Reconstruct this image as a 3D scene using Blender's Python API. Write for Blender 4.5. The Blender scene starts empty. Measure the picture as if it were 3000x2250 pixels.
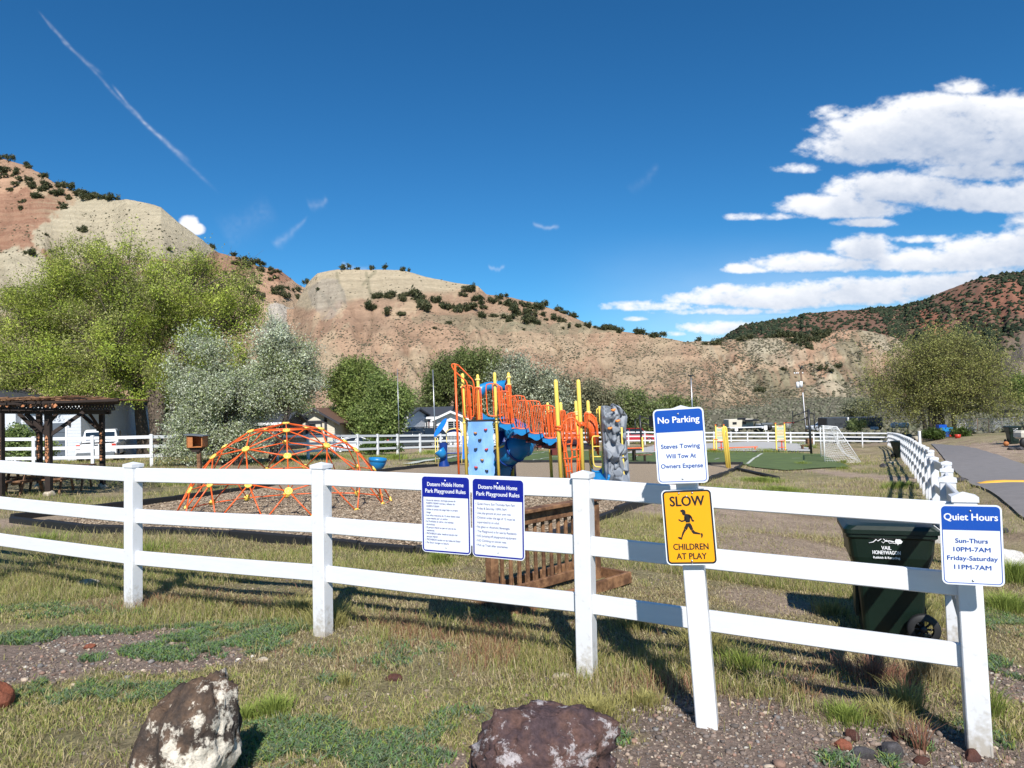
import bpy, math, random
import numpy as np
from mathutils import Vector, Matrix, geometry

random.seed(7)
RNG = np.random.default_rng(11)
D = bpy.data
SC = bpy.context.scene
COL = SC.collection
HC = 2.0                      # height of the photographer's camera above the local ground

# ------------------------------------------------------------------ camera
F_PX, CX, CY = 2080.0, 1500.0, 1125.0
PITCH, ROLL = 0.03, 0.03
CP, SP, CR, SR = math.cos(PITCH), math.sin(PITCH), math.cos(ROLL), math.sin(ROLL)

def ray(u, v):
    da, db = u - CX, v - CY
    a = CR * da - SR * db
    b = SR * da + CR * db
    x, zc = a / F_PX, -b / F_PX
    return x, CP - zc * SP, SP + zc * CP

def at(u, v, Y):
    "point at depth Y (metres in front of the camera) seen at photo pixel u, v"
    x, y, z = ray(u, v)
    return Vector((x / y * Y, Y, HC + z / y * Y))

def project(P):
    P = np.asarray(P, float)
    z0 = P[..., 2] - HC
    y = P[..., 1] * CP + z0 * SP
    z = -P[..., 1] * SP + z0 * CP
    a = F_PX * P[..., 0] / y
    b = -F_PX * z / y
    return CX + CR * a + SR * b, CY - SR * a + CR * b

cam_d = D.cameras.new('camera')
cam_d.sensor_fit = 'HORIZONTAL'
cam_d.sensor_width = 36.0
cam_d.lens = F_PX / 3000.0 * 36.0
cam_d.clip_start = 0.05
cam_d.clip_end = 12000
cam = D.objects.new('camera', cam_d)
COL.objects.link(cam)
rx_ = Vector((CR, SP * SR, -SR * CP)); rx_ = Vector((CR, SR * SP, -SR * CP))
up_ = Vector((SR, -CR * SP, CR * CP))
fw_ = Vector((0, CP, SP))
cam.matrix_world = Matrix(((rx_.x, up_.x, -fw_.x, 0), (rx_.y, up_.y, -fw_.y, 0), (rx_.z, up_.z, -fw_.z, HC), (0, 0, 0, 1)))
SC.camera = cam

# ------------------------------------------------------------------ light
SUN_EL = math.radians(42)
SUN_H = (0.10, -0.995)
SC.view_settings.view_transform = 'Standard'
SC.view_settings.look = 'None'
SC.view_settings.gamma = 1.0
SC.view_settings.use_curve_mapping = False
SC.view_settings.exposure = 0.48
sun_d = D.lights.new('sun', 'SUN')
sun_d.energy = 4.6
sun_d.angle = math.radians(0.5)
sun_d.color = (1.0, 0.955, 0.89)
sun = D.objects.new('sun', sun_d)
COL.objects.link(sun)
sdir = Vector((SUN_H[0] * math.cos(SUN_EL), SUN_H[1] * math.cos(SUN_EL), math.sin(SUN_EL)))
sun.rotation_euler = sdir.to_track_quat('Z', 'Y').to_euler()
sun.location = sdir * 50

# ------------------------------------------------------------------ value noise (numpy)
def _h(ix, iy, s):
    n = (ix.astype(np.int64) * 374761393 + iy.astype(np.int64) * 668265263 + s * 1442695041) & 0xffffffff
    n = ((n ^ (n >> 13)) * 1274126177) & 0xffffffff
    return ((n ^ (n >> 16)) & 0xffffff) / float(0xffffff)

def vnoise(x, y, s=0):
    x = np.asarray(x, float); y = np.asarray(y, float)
    ix, iy = np.floor(x), np.floor(y)
    fx, fy = x - ix, y - iy
    fx = fx * fx * (3 - 2 * fx); fy = fy * fy * (3 - 2 * fy)
    a, b = _h(ix, iy, s), _h(ix + 1, iy, s)
    c, d = _h(ix, iy + 1, s), _h(ix + 1, iy + 1, s)
    return (a * (1 - fx) + b * fx) * (1 - fy) + (c * (1 - fx) + d * fx) * fy

def fbm(x, y, s=0, o=4, g=0.5):
    t, a, n = 0.0, 1.0, 0.0
    for k in range(o):
        t = t + a * vnoise(x * 2 ** k + 17.3 * k, y * 2 ** k + 9.1 * k, s + k); n += a; a *= g
    return t / n

def sstep(e0, e1, x):
    t = np.clip((x - e0) / (e1 - e0), 0, 1)
    return t * t * (3 - 2 * t)

# ------------------------------------------------------------------ sky with clouds (world)
def build_world():
    w = D.worlds.new('World'); SC.world = w; w.use_nodes = True
    nt = w.node_tree; N = nt.nodes; L = nt.links
    for n in list(N): N.remove(n)
    out = N.new('ShaderNodeOutputWorld'); bg = N.new('ShaderNodeBackground')
    sky = N.new('ShaderNodeTexSky'); sky.sky_type = 'NISHITA'; sky.sun_disc = False
    sky.sun_elevation = SUN_EL
    sky.sun_rotation = math.atan2(SUN_H[0], SUN_H[1])
    sky.altitude = 1900; sky.air_density = 1.0; sky.dust_density = 0.25; sky.ozone_density = 2.6
    hs = N.new('ShaderNodeHueSaturation'); hs.inputs['Saturation'].default_value = 1.24
    hs.inputs['Value'].default_value = 0.86
    bg.inputs['Strength'].default_value = 0.1
    # cloud map over azimuth / elevation
    AZ0, AZ1, EL0, EL1 = -80.0, 80.0, -4.0, 52.0
    nx, ny = 2560, 900
    az = np.radians(np.linspace(AZ0, AZ1, nx))[None, :]
    el = np.radians(np.linspace(EL0, EL1, ny))[:, None]
    dx = np.sin(az) * np.cos(el); dy = np.cos(az) * np.cos(el) + 0 * az; dz = np.sin(el) + 0 * az
    U, V = project(np.stack([dx * 100, dy * 100, dz * 100 + HC], -1))
    n1 = fbm(U / 150.0, V / 75.0, 3, 6, 0.58); n2 = fbm(U / 260.0 + 5, V / 120.0, 9, 5, 0.55)
    n3 = fbm(U / 34.0, V / 20.0, 31, 5, 0.65)
    def lobes(ls):
        Fm = np.full(U.shape, -9.0)
        for (cu, cv, ru, rv, k) in ls:
            q = 1 - ((U - cu) / ru) ** 2 - ((V - cv) / rv) ** 2 * np.where(V > cv, 2.2, 1.0)
            Fm = np.maximum(Fm, q * k)
        return Fm
    L1 = lobes([(2825, 255, 85, 32, .8), (2430, 335, 50, 22, .3), (2960, 330, 200, 60, 1.1), (2680, 400, 300, 85, 1.2), (2900, 420, 320, 120, 1.2), (2780, 330, 200, 60, 1.0), (2520, 440, 200, 55, .95), (2330, 495, 70, 16, .4),
                (3200, 380, 260, 150, 1.2), (2950, 505, 260, 36, .8), (2650, 565, 230, 56, 1.0), (2480, 610, 210, 42, .9), (2230, 636, 110, 14, .5), (2880, 590, 240, 44, .9), (3120, 560, 180, 70, 1), (2540, 655, 90, 14, .6), (2350, 590, 60, 20, .45),
                (2530, 735, 95, 48, 1.0), (2370, 775, 190, 36, 1.0), (2180, 790, 70, 18, .8), (2720, 770, 200, 40, .95), (2930, 745, 190, 60, 1.0), (3250, 700, 280, 100, 1.1), (2700, 702, 110, 12, .35),
                (2120, 862, 110, 30, .85), (2260, 880, 210, 36, .8), (1900, 900, 180, 22, .9), (2050, 880, 160, 26, .9), (2500, 860, 240, 44, .8), (2800, 850, 240, 46, .7), (3100, 860, 280, 90, .8), (1860, 936, 40, 12, .8), (2040, 915, 200, 12, .45),
                (2150, 965, 210, 22, .4), (1975, 980, 40, 12, .5), (550, 664, 30, 32, 1.0), (575, 676, 24, 20, .9), (3600, 600, 500, 260, 1.1), (4300, 700, 700, 260, .9)])
    dens = np.minimum(L1, .75) * 1.15 + (n1 - .5) * 1.9 + (n3 - .5) * 1.25 + .26 * sstep(1700, 2300, U)
    al = sstep(-0.15, 0.95, dens) * sstep(-1.6, -.6, L1)
    # high thin wisps and the condensation trail
    def seg(u0, v0, u1, v1, w0, w1, amp, sd):
        ln = math.hypot(u1 - u0, v1 - v0); ex, ey = (u1 - u0) / ln, (v1 - v0) / ln
        t = ((U - u0) * ex + (V - v0) * ey) / ln
        wob = (vnoise(t * 9, t * 0 + .5, sd) - .5) * 8 - 10 * np.sin(np.clip(t, 0, 1) * 3.1)
        d = np.abs(-(U - u0) * ey + (V - v0) * ex + wob)
        ww = w0 + (w1 - w0) * np.clip(t, 0, 1)
        tx = .35 + 1.1 * vnoise(U / 9.0, V / 9.0, sd + 1) * vnoise(U / 40.0, V / 40.0, sd + 2)
        return amp * np.exp(-(d / ww) ** 2) * sstep(-.03, .1, t) * sstep(1.03, .85, t) * tx
    wis = seg(115, 35, 635, 562, 3, 5, .14, 40) + seg(330, 250, 560, 480, 3, 6, .26, 40) + seg(115, 35, 300, 220, 2, 5, .14, 40)
    wis += seg(800, 720, 900, 630, 14, 3, .16, 50) + seg(650, 690, 800, 600, 40, 30, .06, 53) + seg(900, 600, 960, 580, 14, 8, .12, 56)
    wis += seg(1560, 655, 1640, 662, 5, 5, .28, 60) + seg(1840, 560, 1930, 480, 14, 8, .05, 63) + seg(1430, 780, 1480, 780, 5, 5, .35, 66) + seg(1000, 770, 1080, 785, 6, 6, .3, 68)
    veil = .34 * sstep(650, 980, V) * sstep(1500, 2300, U) * (.4 + .9 * n2)
    al = np.clip(np.maximum(al * .97, np.maximum(np.clip(wis, 0, 1), veil)), 0, 1)
    # brightness: sunlit tops, blue grey bases (optical depth of cloud above each point)
    acc = np.zeros_like(al); run = np.zeros(nx); dd = sstep(-.1, 1.2, dens)
    for j in range(ny - 1, -1, -1):
        run = run * .955 + dd[j] * .05
        acc[j] = run
    acc = (acc + np.roll(acc, 6, 1) + np.roll(acc, -6, 1)) / 3
    lit = np.clip(1.32 - acc * .86 + (n1 - .5) * .45 + (n3 - .5) * .25, .35, 1.1)
    lit = np.where(dens < -0.1, 1.0, lit)
    col = np.zeros((ny, nx, 4), np.float32)
    lo = np.array([.38, .45, .58]); hi = np.array([.84, .85, .88])
    tt = np.clip((lit - .35) / .65, 0, 1)[..., None]
    col[..., :3] = lo + (hi - lo) * tt
    edge = sstep(1.0, .82, np.abs(np.linspace(-1, 1, nx)))[None, :]
    col[..., 3] = al * edge * sstep(0.0, .03, np.linspace(1, 0, ny))[:, None]
    img = D.images.new('cloud_map', nx, ny, alpha=True, float_buffer=True)
    img.colorspace_settings.name = 'Non-Color'
    img.alpha_mode = 'CHANNEL_PACKED'
    img.pixels.foreach_set(col.ravel())
    img.update(); img.pack()
    tc = N.new('ShaderNodeTexCoord'); sx = N.new('ShaderNodeSeparateXYZ')
    L.new(tc.outputs['Generated'], sx.inputs[0])
    def mth(op, a, b=None, c=None):
        m = N.new('ShaderNodeMath'); m.operation = op
        for i, q in enumerate((a, b, c)):
            if q is None: continue
            if isinstance(q, (int, float)): m.inputs[i].default_value = q
            else: L.new(q, m.inputs[i])
        return m.outputs[0]
    a_ = mth('ARCTAN2', sx.outputs[0], sx.outputs[1]); e_ = mth('ARCSINE', sx.outputs[2])
    R = math.radians
    au = mth('DIVIDE', mth('SUBTRACT', a_, R(AZ0)), R(AZ1 - AZ0)); ev = mth('DIVIDE', mth('SUBTRACT', e_, R(EL0)), R(EL1 - EL0))
    cb = N.new('ShaderNodeCombineXYZ'); L.new(au, cb.inputs[0]); L.new(ev, cb.inputs[1])
    im = N.new('ShaderNodeTexImage'); im.image = img; im.extension = 'CLIP'; im.interpolation = 'Linear'
    L.new(cb.outputs[0], im.inputs[0])
    mx = N.new('ShaderNodeMixRGB'); L.new(im.outputs['Alpha'], mx.inputs[0])
    L.new(sky.outputs[0], hs.inputs['Color'])
    g = N.new('ShaderNodeMixRGB'); g.blend_type = 'MULTIPLY'; g.inputs[0].default_value = 1
    L.new(hs.outputs[0], g.inputs[1]); g.inputs[2].default_value = SKY_TINT
    sc = N.new('ShaderNodeMixRGB'); sc.blend_type = 'MULTIPLY'; sc.inputs[0].default_value = 1
    L.new(im.outputs['Color'], sc.inputs[1]); sc.inputs[2].default_value = (CLOUD_GAIN, CLOUD_GAIN, CLOUD_GAIN, 1)
    L.new(g.outputs[0], mx.inputs[1]); L.new(sc.outputs[0], mx.inputs[2])
    L.new(mx.outputs[0], bg.inputs['Color']); L.new(bg.outputs[0], out.inputs[0])

SKY_TINT = (0.50, 0.93, 1.03, 1)
CLOUD_GAIN = 8.9
build_world()

# ------------------------------------------------------------------ materials
def rgb(c): return (c[0], c[1], c[2], 1.0)

def mat(name, color, rough=0.6, metal=0.0, var=0.12, scale=8.0, bump=0.0, bscale=None, color2=None, spec=0.5, attr=None, trans=0.0, stretch=None, coat=0.0, tr=0.0):
    m = D.materials.new(name); m.use_nodes = True
    nt = m.node_tree; N = nt.nodes; L = nt.links
    b = N['Principled BSDF']
    b.inputs['Roughness'].default_value = rough; b.inputs['Metallic'].default_value = metal
    b.inputs['Specular IOR Level'].default_value = spec
    if coat: b.inputs['Coat Weight'].default_value = coat; b.inputs['Coat Roughness'].default_value = 0.08
    tc = N.new('ShaderNodeTexCoord'); mp = N.new('ShaderNodeMapping')
    L.new(tc.outputs['Object'], mp.inputs[0])
    if stretch: mp.inputs['Scale'].default_value = stretch
    no = N.new('ShaderNodeTexNoise'); no.inputs['Scale'].default_value = scale; no.inputs['Detail'].default_value = 6
    no.inputs['Roughness'].default_value = 0.62
    L.new(mp.outputs[0], no.inputs['Vector'])
    if attr:
        at_ = N.new('ShaderNodeAttribute'); at_.attribute_name = attr; base = at_.outputs['Color']
    else:
        r = N.new('ShaderNodeRGB'); r.outputs[0].default_value = rgb(color); base = r.outputs[0]
    if color2 is not None:
        cr = N.new('ShaderNodeMapRange'); cr.inputs[1].default_value = .42; cr.inputs[2].default_value = .6
        L.new(no.outputs['Fac'], cr.inputs[0])
        mc = N.new('ShaderNodeMixRGB'); L.new(cr.outputs[0], mc.inputs[0]); L.new(base, mc.inputs[1]); mc.inputs[2].default_value = rgb(color2)
        base = mc.outputs[0]
    if var > 0:
        mr = N.new('ShaderNodeMapRange'); mr.inputs[1].default_value = .25; mr.inputs[2].default_value = .75
        mr.inputs[3].default_value = 1 - var; mr.inputs[4].default_value = 1 + var
        L.new(no.outputs['Fac'], mr.inputs[0])
        mu = N.new('ShaderNodeVectorMath'); mu.operation = 'SCALE'; L.new(base, mu.inputs[0]); L.new(mr.outputs[0], mu.inputs['Scale'])
        base = mu.outputs[0]
    L.new(base, b.inputs['Base Color'])
    if bump > 0:
        nb = N.new('ShaderNodeTexNoise'); nb.inputs['Scale'].default_value = bscale or scale * 3; nb.inputs['Detail'].default_value = 5
        L.new(mp.outputs[0], nb.inputs['Vector'])
        bp = N.new('ShaderNodeBump'); bp.inputs['Strength'].default_value = bump; bp.inputs['Distance'].default_value = 0.02
        L.new(nb.outputs['Fac'], bp.inputs['Height']); L.new(bp.outputs[0], b.inputs['Normal'])
    if trans > 0:
        outn = [n for n in N if n.type == 'OUTPUT_MATERIAL'][0]
        tl = N.new('ShaderNodeBsdfTranslucent'); L.new(base, tl.inputs['Color'])
        ms = N.new('ShaderNodeMixShader'); ms.inputs[0].default_value = trans
        L.new(b.outputs[0], ms.inputs[1]); L.new(tl.outputs[0], ms.inputs[2]); L.new(ms.outputs[0], outn.inputs[0])
    return m

MT = {}
MT['vinyl'] = mat('white_vinyl', (.70, .705, .72), .34, var=.05, scale=4, bump=.03, stretch=(1, 1, 6))
def splash(m):
    nt = m.node_tree; N = nt.nodes; L = nt.links; b = N['Principled BSDF']; src = b.inputs['Base Color'].links[0].from_socket
    tc = N.new('ShaderNodeTexCoord'); sx = N.new('ShaderNodeSeparateXYZ'); L.new(tc.outputs['Object'], sx.inputs[0])
    n = N.new('ShaderNodeTexNoise'); n.inputs['Scale'].default_value = 22; n.inputs['Detail'].default_value = 8; L.new(tc.outputs['Object'], n.inputs['Vector'])
    r = N.new('ShaderNodeMapRange'); L.new(sx.outputs[2], r.inputs[0]); r.inputs[1].default_value = -.02; r.inputs[2].default_value = .34; r.inputs[3].default_value = .5; r.inputs[4].default_value = .0
    q = N.new('ShaderNodeMath'); q.operation = 'ADD'; L.new(n.outputs['Fac'], q.inputs[0]); L.new(r.outputs[0], q.inputs[1])
    k = N.new('ShaderNodeMapRange'); L.new(q.outputs[0], k.inputs[0]); k.inputs[1].default_value = .62; k.inputs[2].default_value = .95; k.inputs[4].default_value = .7
    mx = N.new('ShaderNodeMixRGB'); L.new(k.outputs[0], mx.inputs[0]); L.new(src, mx.inputs[1]); mx.inputs[2].default_value = (.34, .29, .21, 1); L.new(mx.outputs[0], b.inputs['Base Color'])
    return m
MT['vinyl_post'] = splash(mat('white_vinyl_post', (.70, .705, .72), .32, var=.035, scale=5, bump=.03))
MT['vinyl_old'] = mat('weathered_white_vinyl', (.72, .73, .74), .4, var=.08, scale=3, bump=.03)
MT['sign_white'] = mat('sign_white_sheeting', (.74, .77, .82), .3, var=.02)
MT['sign_blue'] = mat('sign_blue_film', (.008, .075, .40), .3, var=.03)
MT['sign_navy'] = mat('sign_navy_film', (.003, .012, .26), .3, var=.03)
MT['sign_yellow'] = mat('sign_yellow_sheeting', (.88, .37, .006), .3, var=.02)
MT['ink_black'] = mat('black_ink', (.012, .012, .014), .4, var=0)
MT['ink_white'] = mat('white_ink', (.82, .83, .86), .35, var=0)
MT['ink_blue'] = mat('blue_ink', (.008, .07, .34), .4, var=0)
MT['ink_navy'] = mat('navy_ink', (.02, .035, .22), .4, var=0)
MT['steel'] = mat('galvanised_steel', (.45, .46, .48), .35, .8, var=.1)
MT['bin'] = mat('dark_green_bin_plastic', (.0035, .013, .008), .42, var=.2, scale=6, bump=.05)
MT['black'] = mat('black_rubber', (.012, .012, .013), .6, var=.15)
MT['blackm'] = mat('black_metal', (.015, .016, .02), .4, var=.1)
MT['wood'] = mat('weathered_brown_timber', (.13, .06, .028), .75, var=.45, scale=7, bump=.5, color2=(.22, .115, .055), stretch=(1, 1, 1))
MT['wood_dark'] = mat('dark_stained_timber', (.022, .012, .008), .75, var=.35, scale=6, bump=.3)
MT['yellow'] = mat('yellow_powder_coat', (.90, .66, .12), .38, var=.06, scale=4)
MT['paleyellow'] = mat('pale_yellow_powder_coat', (.82, .64, .22), .4, var=.06, scale=4)
MT['orange'] = mat('orange_powder_coat', (.80, .125, .022), .4, var=.08, scale=4)
MT['blue'] = mat('blue_plastic', (.012, .20, .48), .35, var=.06, scale=4)
MT['blue_bright'] = mat('bright_blue_plastic', (.004, .18, .82), .4, var=.03)
MT['blue_dark'] = mat('dark_blue_plastic', (.006, .035, .20), .35, var=.06)  # dark toddler parts; on the tube slide, the blue with shade put in
MT['panel_blue'] = mat('pale_blue_climbing_panel', (.16, .36, .74), .5, var=.12, scale=2.2, color2=(.24, .46, .82), bump=.12, stretch=(1, 1, .4))
MT['maroon'] = mat('maroon_coated_steel', (.13, .022, .015), .5, var=.1)
MT['red'] = mat('red_plastic', (.55, .04, .02), .4, var=.05)
MT['holdbrown'] = mat('ochre_plastic', (.48, .22, .05), .5, var=.1)
MT['holddark'] = mat('slate_plastic', (.03, .035, .045), .5, var=.1)
MT['rockgrey'] = mat('grey_moulded_plastic_rock', (.20, .22, .25), .55, var=.28, scale=2.2, bump=.2, bscale=9)
MT['mesh_black'] = mat('perforated_black_deck', (.01, .01, .012), .6, var=.1)
MT['glass'] = mat('dark_window_glass', (.015, .02, .025), .08, var=.1, spec=.8)
MT['white_paint'] = mat('white_car_paint', (.78, .79, .80), .25, var=.02, coat=.5)
MT['house_grey'] = mat('light_grey_siding', (.56, .59, .64), .6, var=.06)
MT['house_white'] = mat('white_siding', (.74, .75, .76), .6, var=.04)
MT['house_cream'] = mat('cream_stucco', (.60, .56, .46), .7, var=.06)
MT['roof_dark'] = mat('dark_shingle_roof', (.045, .05, .062), .8, var=.3, scale=14, bump=.3)
MT['roof_brown'] = mat('brown_shingle_roof', (.14, .075, .05), .8, var=.3, scale=14, bump=.3)
MT['trim_dark'] = mat('dark_trim', (.035, .035, .045), .6)
MT['trim_white'] = mat('white_trim', (.78, .78, .78), .5, var=.03)
MT['concrete'] = mat('pale_concrete', (.42, .41, .39), .85, var=.1, scale=3, bump=.1)
MT['bark'] = mat('rough_grey_brown_bark', (.11, .085, .065), .9, var=.4, scale=12, bump=.9, stretch=(1, 1, .3))
MT['bark_dark'] = mat('dark_bark', (.045, .036, .03), .9, var=.3, scale=12, bump=.7)
MT['leaf'] = mat('leaves', (.1, .15, .03), .55, var=0, attr='Col', trans=.38, spec=.25)
MT['grass'] = mat('grass_blades', (.1, .15, .03), .6, var=0, attr='Col', trans=.3, spec=.2)
MT['stone'] = mat('loose_stones', (.2, .2, .2), .85, var=.25, scale=25, attr='Col', bump=.3)
MT['hedge'] = mat('hillside_brush', (.06, .07, .04), .8, var=.2, scale=2, attr='Col', spec=.1)

# ------------------------------------------------------------------ mesh builder
class MB:
    def __init__(self):
        self.v = []; self.f = []; self.sm = []; self.mi = []
        self.m = 0
    def add(self, vs, fs, smooth=False):
        o = len(self.v)
        self.v += [tuple(p) for p in vs]
        for q in fs:
            self.f.append(tuple(i + o for i in q)); self.sm.append(smooth); self.mi.append(self.m)
        return self
    def box(self, c, s, R=None):
        c = Vector(c); hx, hy, hz = s[0] / 2, s[1] / 2, s[2] / 2
        vs = [Vector((x, y, z)) for x in (-hx, hx) for y in (-hy, hy) for z in (-hz, hz)]
        if R is not None: vs = [R @ p for p in vs]
        return self.add([c + p for p in vs], [(0, 1, 3, 2), (4, 6, 7, 5), (0, 4, 5, 1), (2, 3, 7, 6), (0, 2, 6, 4), (1, 5, 7, 3)])
    def bbox(self, c, s, b=.01, R=None):
        "box with chamfered vertical and top edges"
        c = Vector(c); hx, hy, hz = s[0] / 2, s[1] / 2, s[2] / 2
        vs = []
        for (z, k) in ((-hz, b), (-hz + b, 0), (hz - b, 0), (hz, b)):
            X, Y = hx - k, hy - k
            for (x, y) in ((-X + b, -Y), (X - b, -Y), (X, -Y + b), (X, Y - b), (X - b, Y), (-X + b, Y), (-X, Y - b), (-X, -Y + b)):
                vs.append(Vector((x, y, z)))
        if R is not None: vs = [R @ p for p in vs]
        fs = [tuple(range(7, -1, -1)), tuple(range(24, 32))]
        for r in range(3):
            for k in range(8):
                k2 = (k + 1) % 8
                fs.append((r * 8 + k, r * 8 + k2, r * 8 + 8 + k2, r * 8 + 8 + k))
        return self.add([c + p for p in vs], fs)
    def tube(self, pts, r, n=8, cap=True, closed=False, smooth=True):
        pts = [Vector(p) for p in pts]
        rs = r if isinstance(r, (list, tuple)) else [r] * len(pts)
        m = len(pts); vs = []; fs = []
        ref = None
        for i, p in enumerate(pts):
            if closed: t = pts[(i + 1) % m] - pts[i - 1]
            else: t = pts[min(i + 1, m - 1)] - pts[max(i - 1, 0)]
            if t.length < 1e-9: t = Vector((0, 0, 1))
            t.normalize()
            if ref is None:
                ref = Vector((0, 0, 1)) if abs(t.z) < .9 else Vector((1, 0, 0))
            a = ref - t * ref.dot(t)
            if a.length < 1e-6: a = t.orthogonal()
            a.normalize(); b = t.cross(a); ref = a
            for k in range(n):
                an = 2 * math.pi * k / n
                vs.append(p + (a * math.cos(an) + b * math.sin(an)) * rs[i])
        for i in range(m - 1 + (1 if closed else 0)):
            j = (i + 1) % m
            for k in range(n):
                k2 = (k + 1) % n
                fs.append((i * n + k, i * n + k2, j * n + k2, j * n + k))
        self.add(vs, fs, smooth)
        if cap and not closed:
            o = len(self.v) - len(vs)
            self.f.append(tuple(o + k for k in range(n - 1, -1, -1))); self.sm.append(False); self.mi.append(self.m)
            self.f.append(tuple(o + (m - 1) * n + k for k in range(n))); self.sm.append(False); self.mi.append(self.m)
        return self
    def cyl(self, a, b, r, r2=None, n=12):
        return self.tube([a, b], [r, r if r2 is None else r2], n)
    def lathe(self, c, prof, n=20, axis='z', R=None, smooth=True):
        c = Vector(c); vs = []; fs = []; m = len(prof)
        for (r, z) in prof:
            for k in range(n):
                an = 2 * math.pi * k / n
                p = Vector((r * math.cos(an), r * math.sin(an), z))
                if axis == 'y': p = Vector((p.x, p.z, p.y))
                if axis == 'x': p = Vector((p.z, p.x, p.y))
                if R is not None: p = R @ p
                vs.append(c + p)
        for i in range(m - 1):
            for k in range(n):
                k2 = (k + 1) % n
                fs.append((i * n + k, i * n + k2, (i + 1) * n + k2, (i + 1) * n + k))
        return self.add(vs, fs, smooth)
    def prism(self, poly, y0, y1, T=None):
        "extrude a polygon given in x,z between y0 and y1; T maps local to final"
        n = len(poly)
        vs = [Vector((p[0], y0, p[1])) for p in poly] + [Vector((p[0], y1, p[1])) for p in poly]
        if T is not None: vs = [T @ p for p in vs]
        fs = [tuple(range(n)), tuple(range(2 * n - 1, n - 1, -1))]
        for k in range(n):
            k2 = (k + 1) % n
            fs.append((k, n + k, n + k2, k2))
        return self.add(vs, fs)
    def quad(self, a, b, c, d): return self.add([a, b, c, d], [(0, 1, 2, 3)])
    def build(self, name, m, parent=None, world=True, kind=None, label=None):
        me = D.meshes.new(name)
        off = Vector((0, 0, 0))
        if parent is not None and world: off = wloc(parent)
        me.from_pydata([tuple(Vector(p) - off) for p in self.v], [], self.f)
        ms = m if isinstance(m, (list, tuple)) else [m]
        for q in ms: me.materials.append(q)
        me.polygons.foreach_set('use_smooth', self.sm)
        me.polygons.foreach_set('material_index', self.mi)
        me.update()
        o = D.objects.new(name, me); COL.objects.link(o)
        if parent is not None: o.parent = parent
        if kind: o['kind'] = kind
        if label: o['label'] = label
        return o

def wloc(o):
    p = Vector((0, 0, 0))
    while o is not None:
        p += o.location; o = o.parent
    return p

def tag(o, label, cat, group=None):
    o['label'] = label; o['category'] = cat
    if group: o['group'] = group
    return o

def thing(name, label, cat, loc=(0, 0, 0), rot=(0, 0, 0), group=None):
    o = D.objects.new(name, None); COL.objects.link(o)
    o.location = loc; o.rotation_euler = rot; o.empty_display_size = .2
    return tag(o, label, cat, group)

def dup(o, parent=None):
    c = o.copy(); COL.objects.link(c)
    if parent is not None: c.parent = parent
    for ch in list(o.children): dup(ch, c)
    return c

def np_mesh(name, V, Fc, m, colors=None, parent=None, kind=None, smooth=False, nper=3):
    "fast mesh: Fc is (k, nper) indices"
    me = D.meshes.new(name)
    V = np.ascontiguousarray(V, np.float32); Fc = np.ascontiguousarray(Fc, np.int32)
    k = len(Fc)
    me.vertices.add(len(V)); me.vertices.foreach_set('co', V.ravel())
    me.loops.add(k * nper); me.loops.foreach_set('vertex_index', Fc.ravel())
    me.polygons.add(k)
    me.polygons.foreach_set('loop_start', np.arange(0, k * nper, nper, dtype=np.int32))
    me.polygons.foreach_set('loop_total', np.full(k, nper, np.int32))
    if smooth: me.polygons.foreach_set('use_smooth', np.ones(k, bool))
    me.update(calc_edges=True)
    if colors is not None:
        a = me.color_attributes.new('Col', 'FLOAT_COLOR', 'POINT')
        c4 = np.ones((len(V), 4), np.float32); c4[:, :3] = colors
        a.data.foreach_set('color', c4.ravel())
    me.materials.append(m)
    o = D.objects.new(name, me); COL.objects.link(o)
    if parent is not None: o.parent = parent
    if kind: o['kind'] = kind
    return o

# ------------------------------------------------------------------ ground height
FX0, FY0 = -3.946, 7.334
def fence_pt(i): return Vector((FX0 + 2.218 * i, FY0 - 1.017 * i, HC - 1.992 + (.041 * i - .029 * i * i if i >= 0 else -.075 * i)))
ctrl = []
def cpt(x, y, z): ctrl.append((x, y, z))
for i in (-1, 0, 1, 2, 3): p = fence_pt(i); cpt(*p)
cpt(-1.5, 1.0, .1); cpt(1.5, 1.0, .08); cpt(0, 3.5, .03); cpt(2.2, 2.8, -.05); cpt(-3, 4, .05); cpt(-8, 3, .1); cpt(6, 2, -.25)
for (u, v, Y) in ((2070, 2109, 4.4), (2765, 1500 + 350, 6.4)):
    pass
cpt(1.25, 4.42, HC - 1.99)
SIDE = [(2832, 1440, 4.28), (2775, 1393, 6.4), (2773, 1368, 8.5), (2772, 1350, 10.6), (2736, 1337, 12.7), (2724, 1328, 14.8), (2727, 1317, 16.9),
        (2713, 1308, 19.0), (2703, 1303, 21.1)]
for (u, v, Y) in SIDE[1:]:
    p = at(u, v, Y); cpt(p.x, p.y, p.z - 1.53)
for (u, v, Y) in ((2670, 1283.5, 29), (2655, 1277, 36), (2640, 1272, 46), (2620, 1267, 62), (2602, 1266, 76)):
    p = at(u, v, Y); cpt(p.x, p.y, p.z - 1.53)
for (u, v, Y) in ((0, 1372, 30), (443, 1367, 32), (1019, 1340, 44), (1146, 1336, 49), (1864, 1305, 72), (2204, 1293, 80), (144, 1455, 19.8), (300, 1431, 24),
                  (840, 1490, 16), (1400, 1425, 22), (1700, 1430, 18), (2950, 1430, 19), (2960, 1290, 48), (3300, 1400, 30),
                  (-400, 1400, 30), (-800, 1500, 19), (2740, 1283, 75), (250, 1350, 45), (1200, 1310, 60),
                  (0, 1290, 110), (700, 1275, 110), (1300, 1262, 120), (1900, 1262, 130), (2500, 1245, 140), (3000, 1225, 150), (3800, 1225, 140),
                  (-300, 1262, 190), (600, 1240, 200), (1300, 1215, 210), (1900, 1185, 230), (2500, 1170, 250), (3000, 1163, 300), (4000, 1150, 300)):
    p = at(u, v, Y); cpt(*p)
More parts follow.
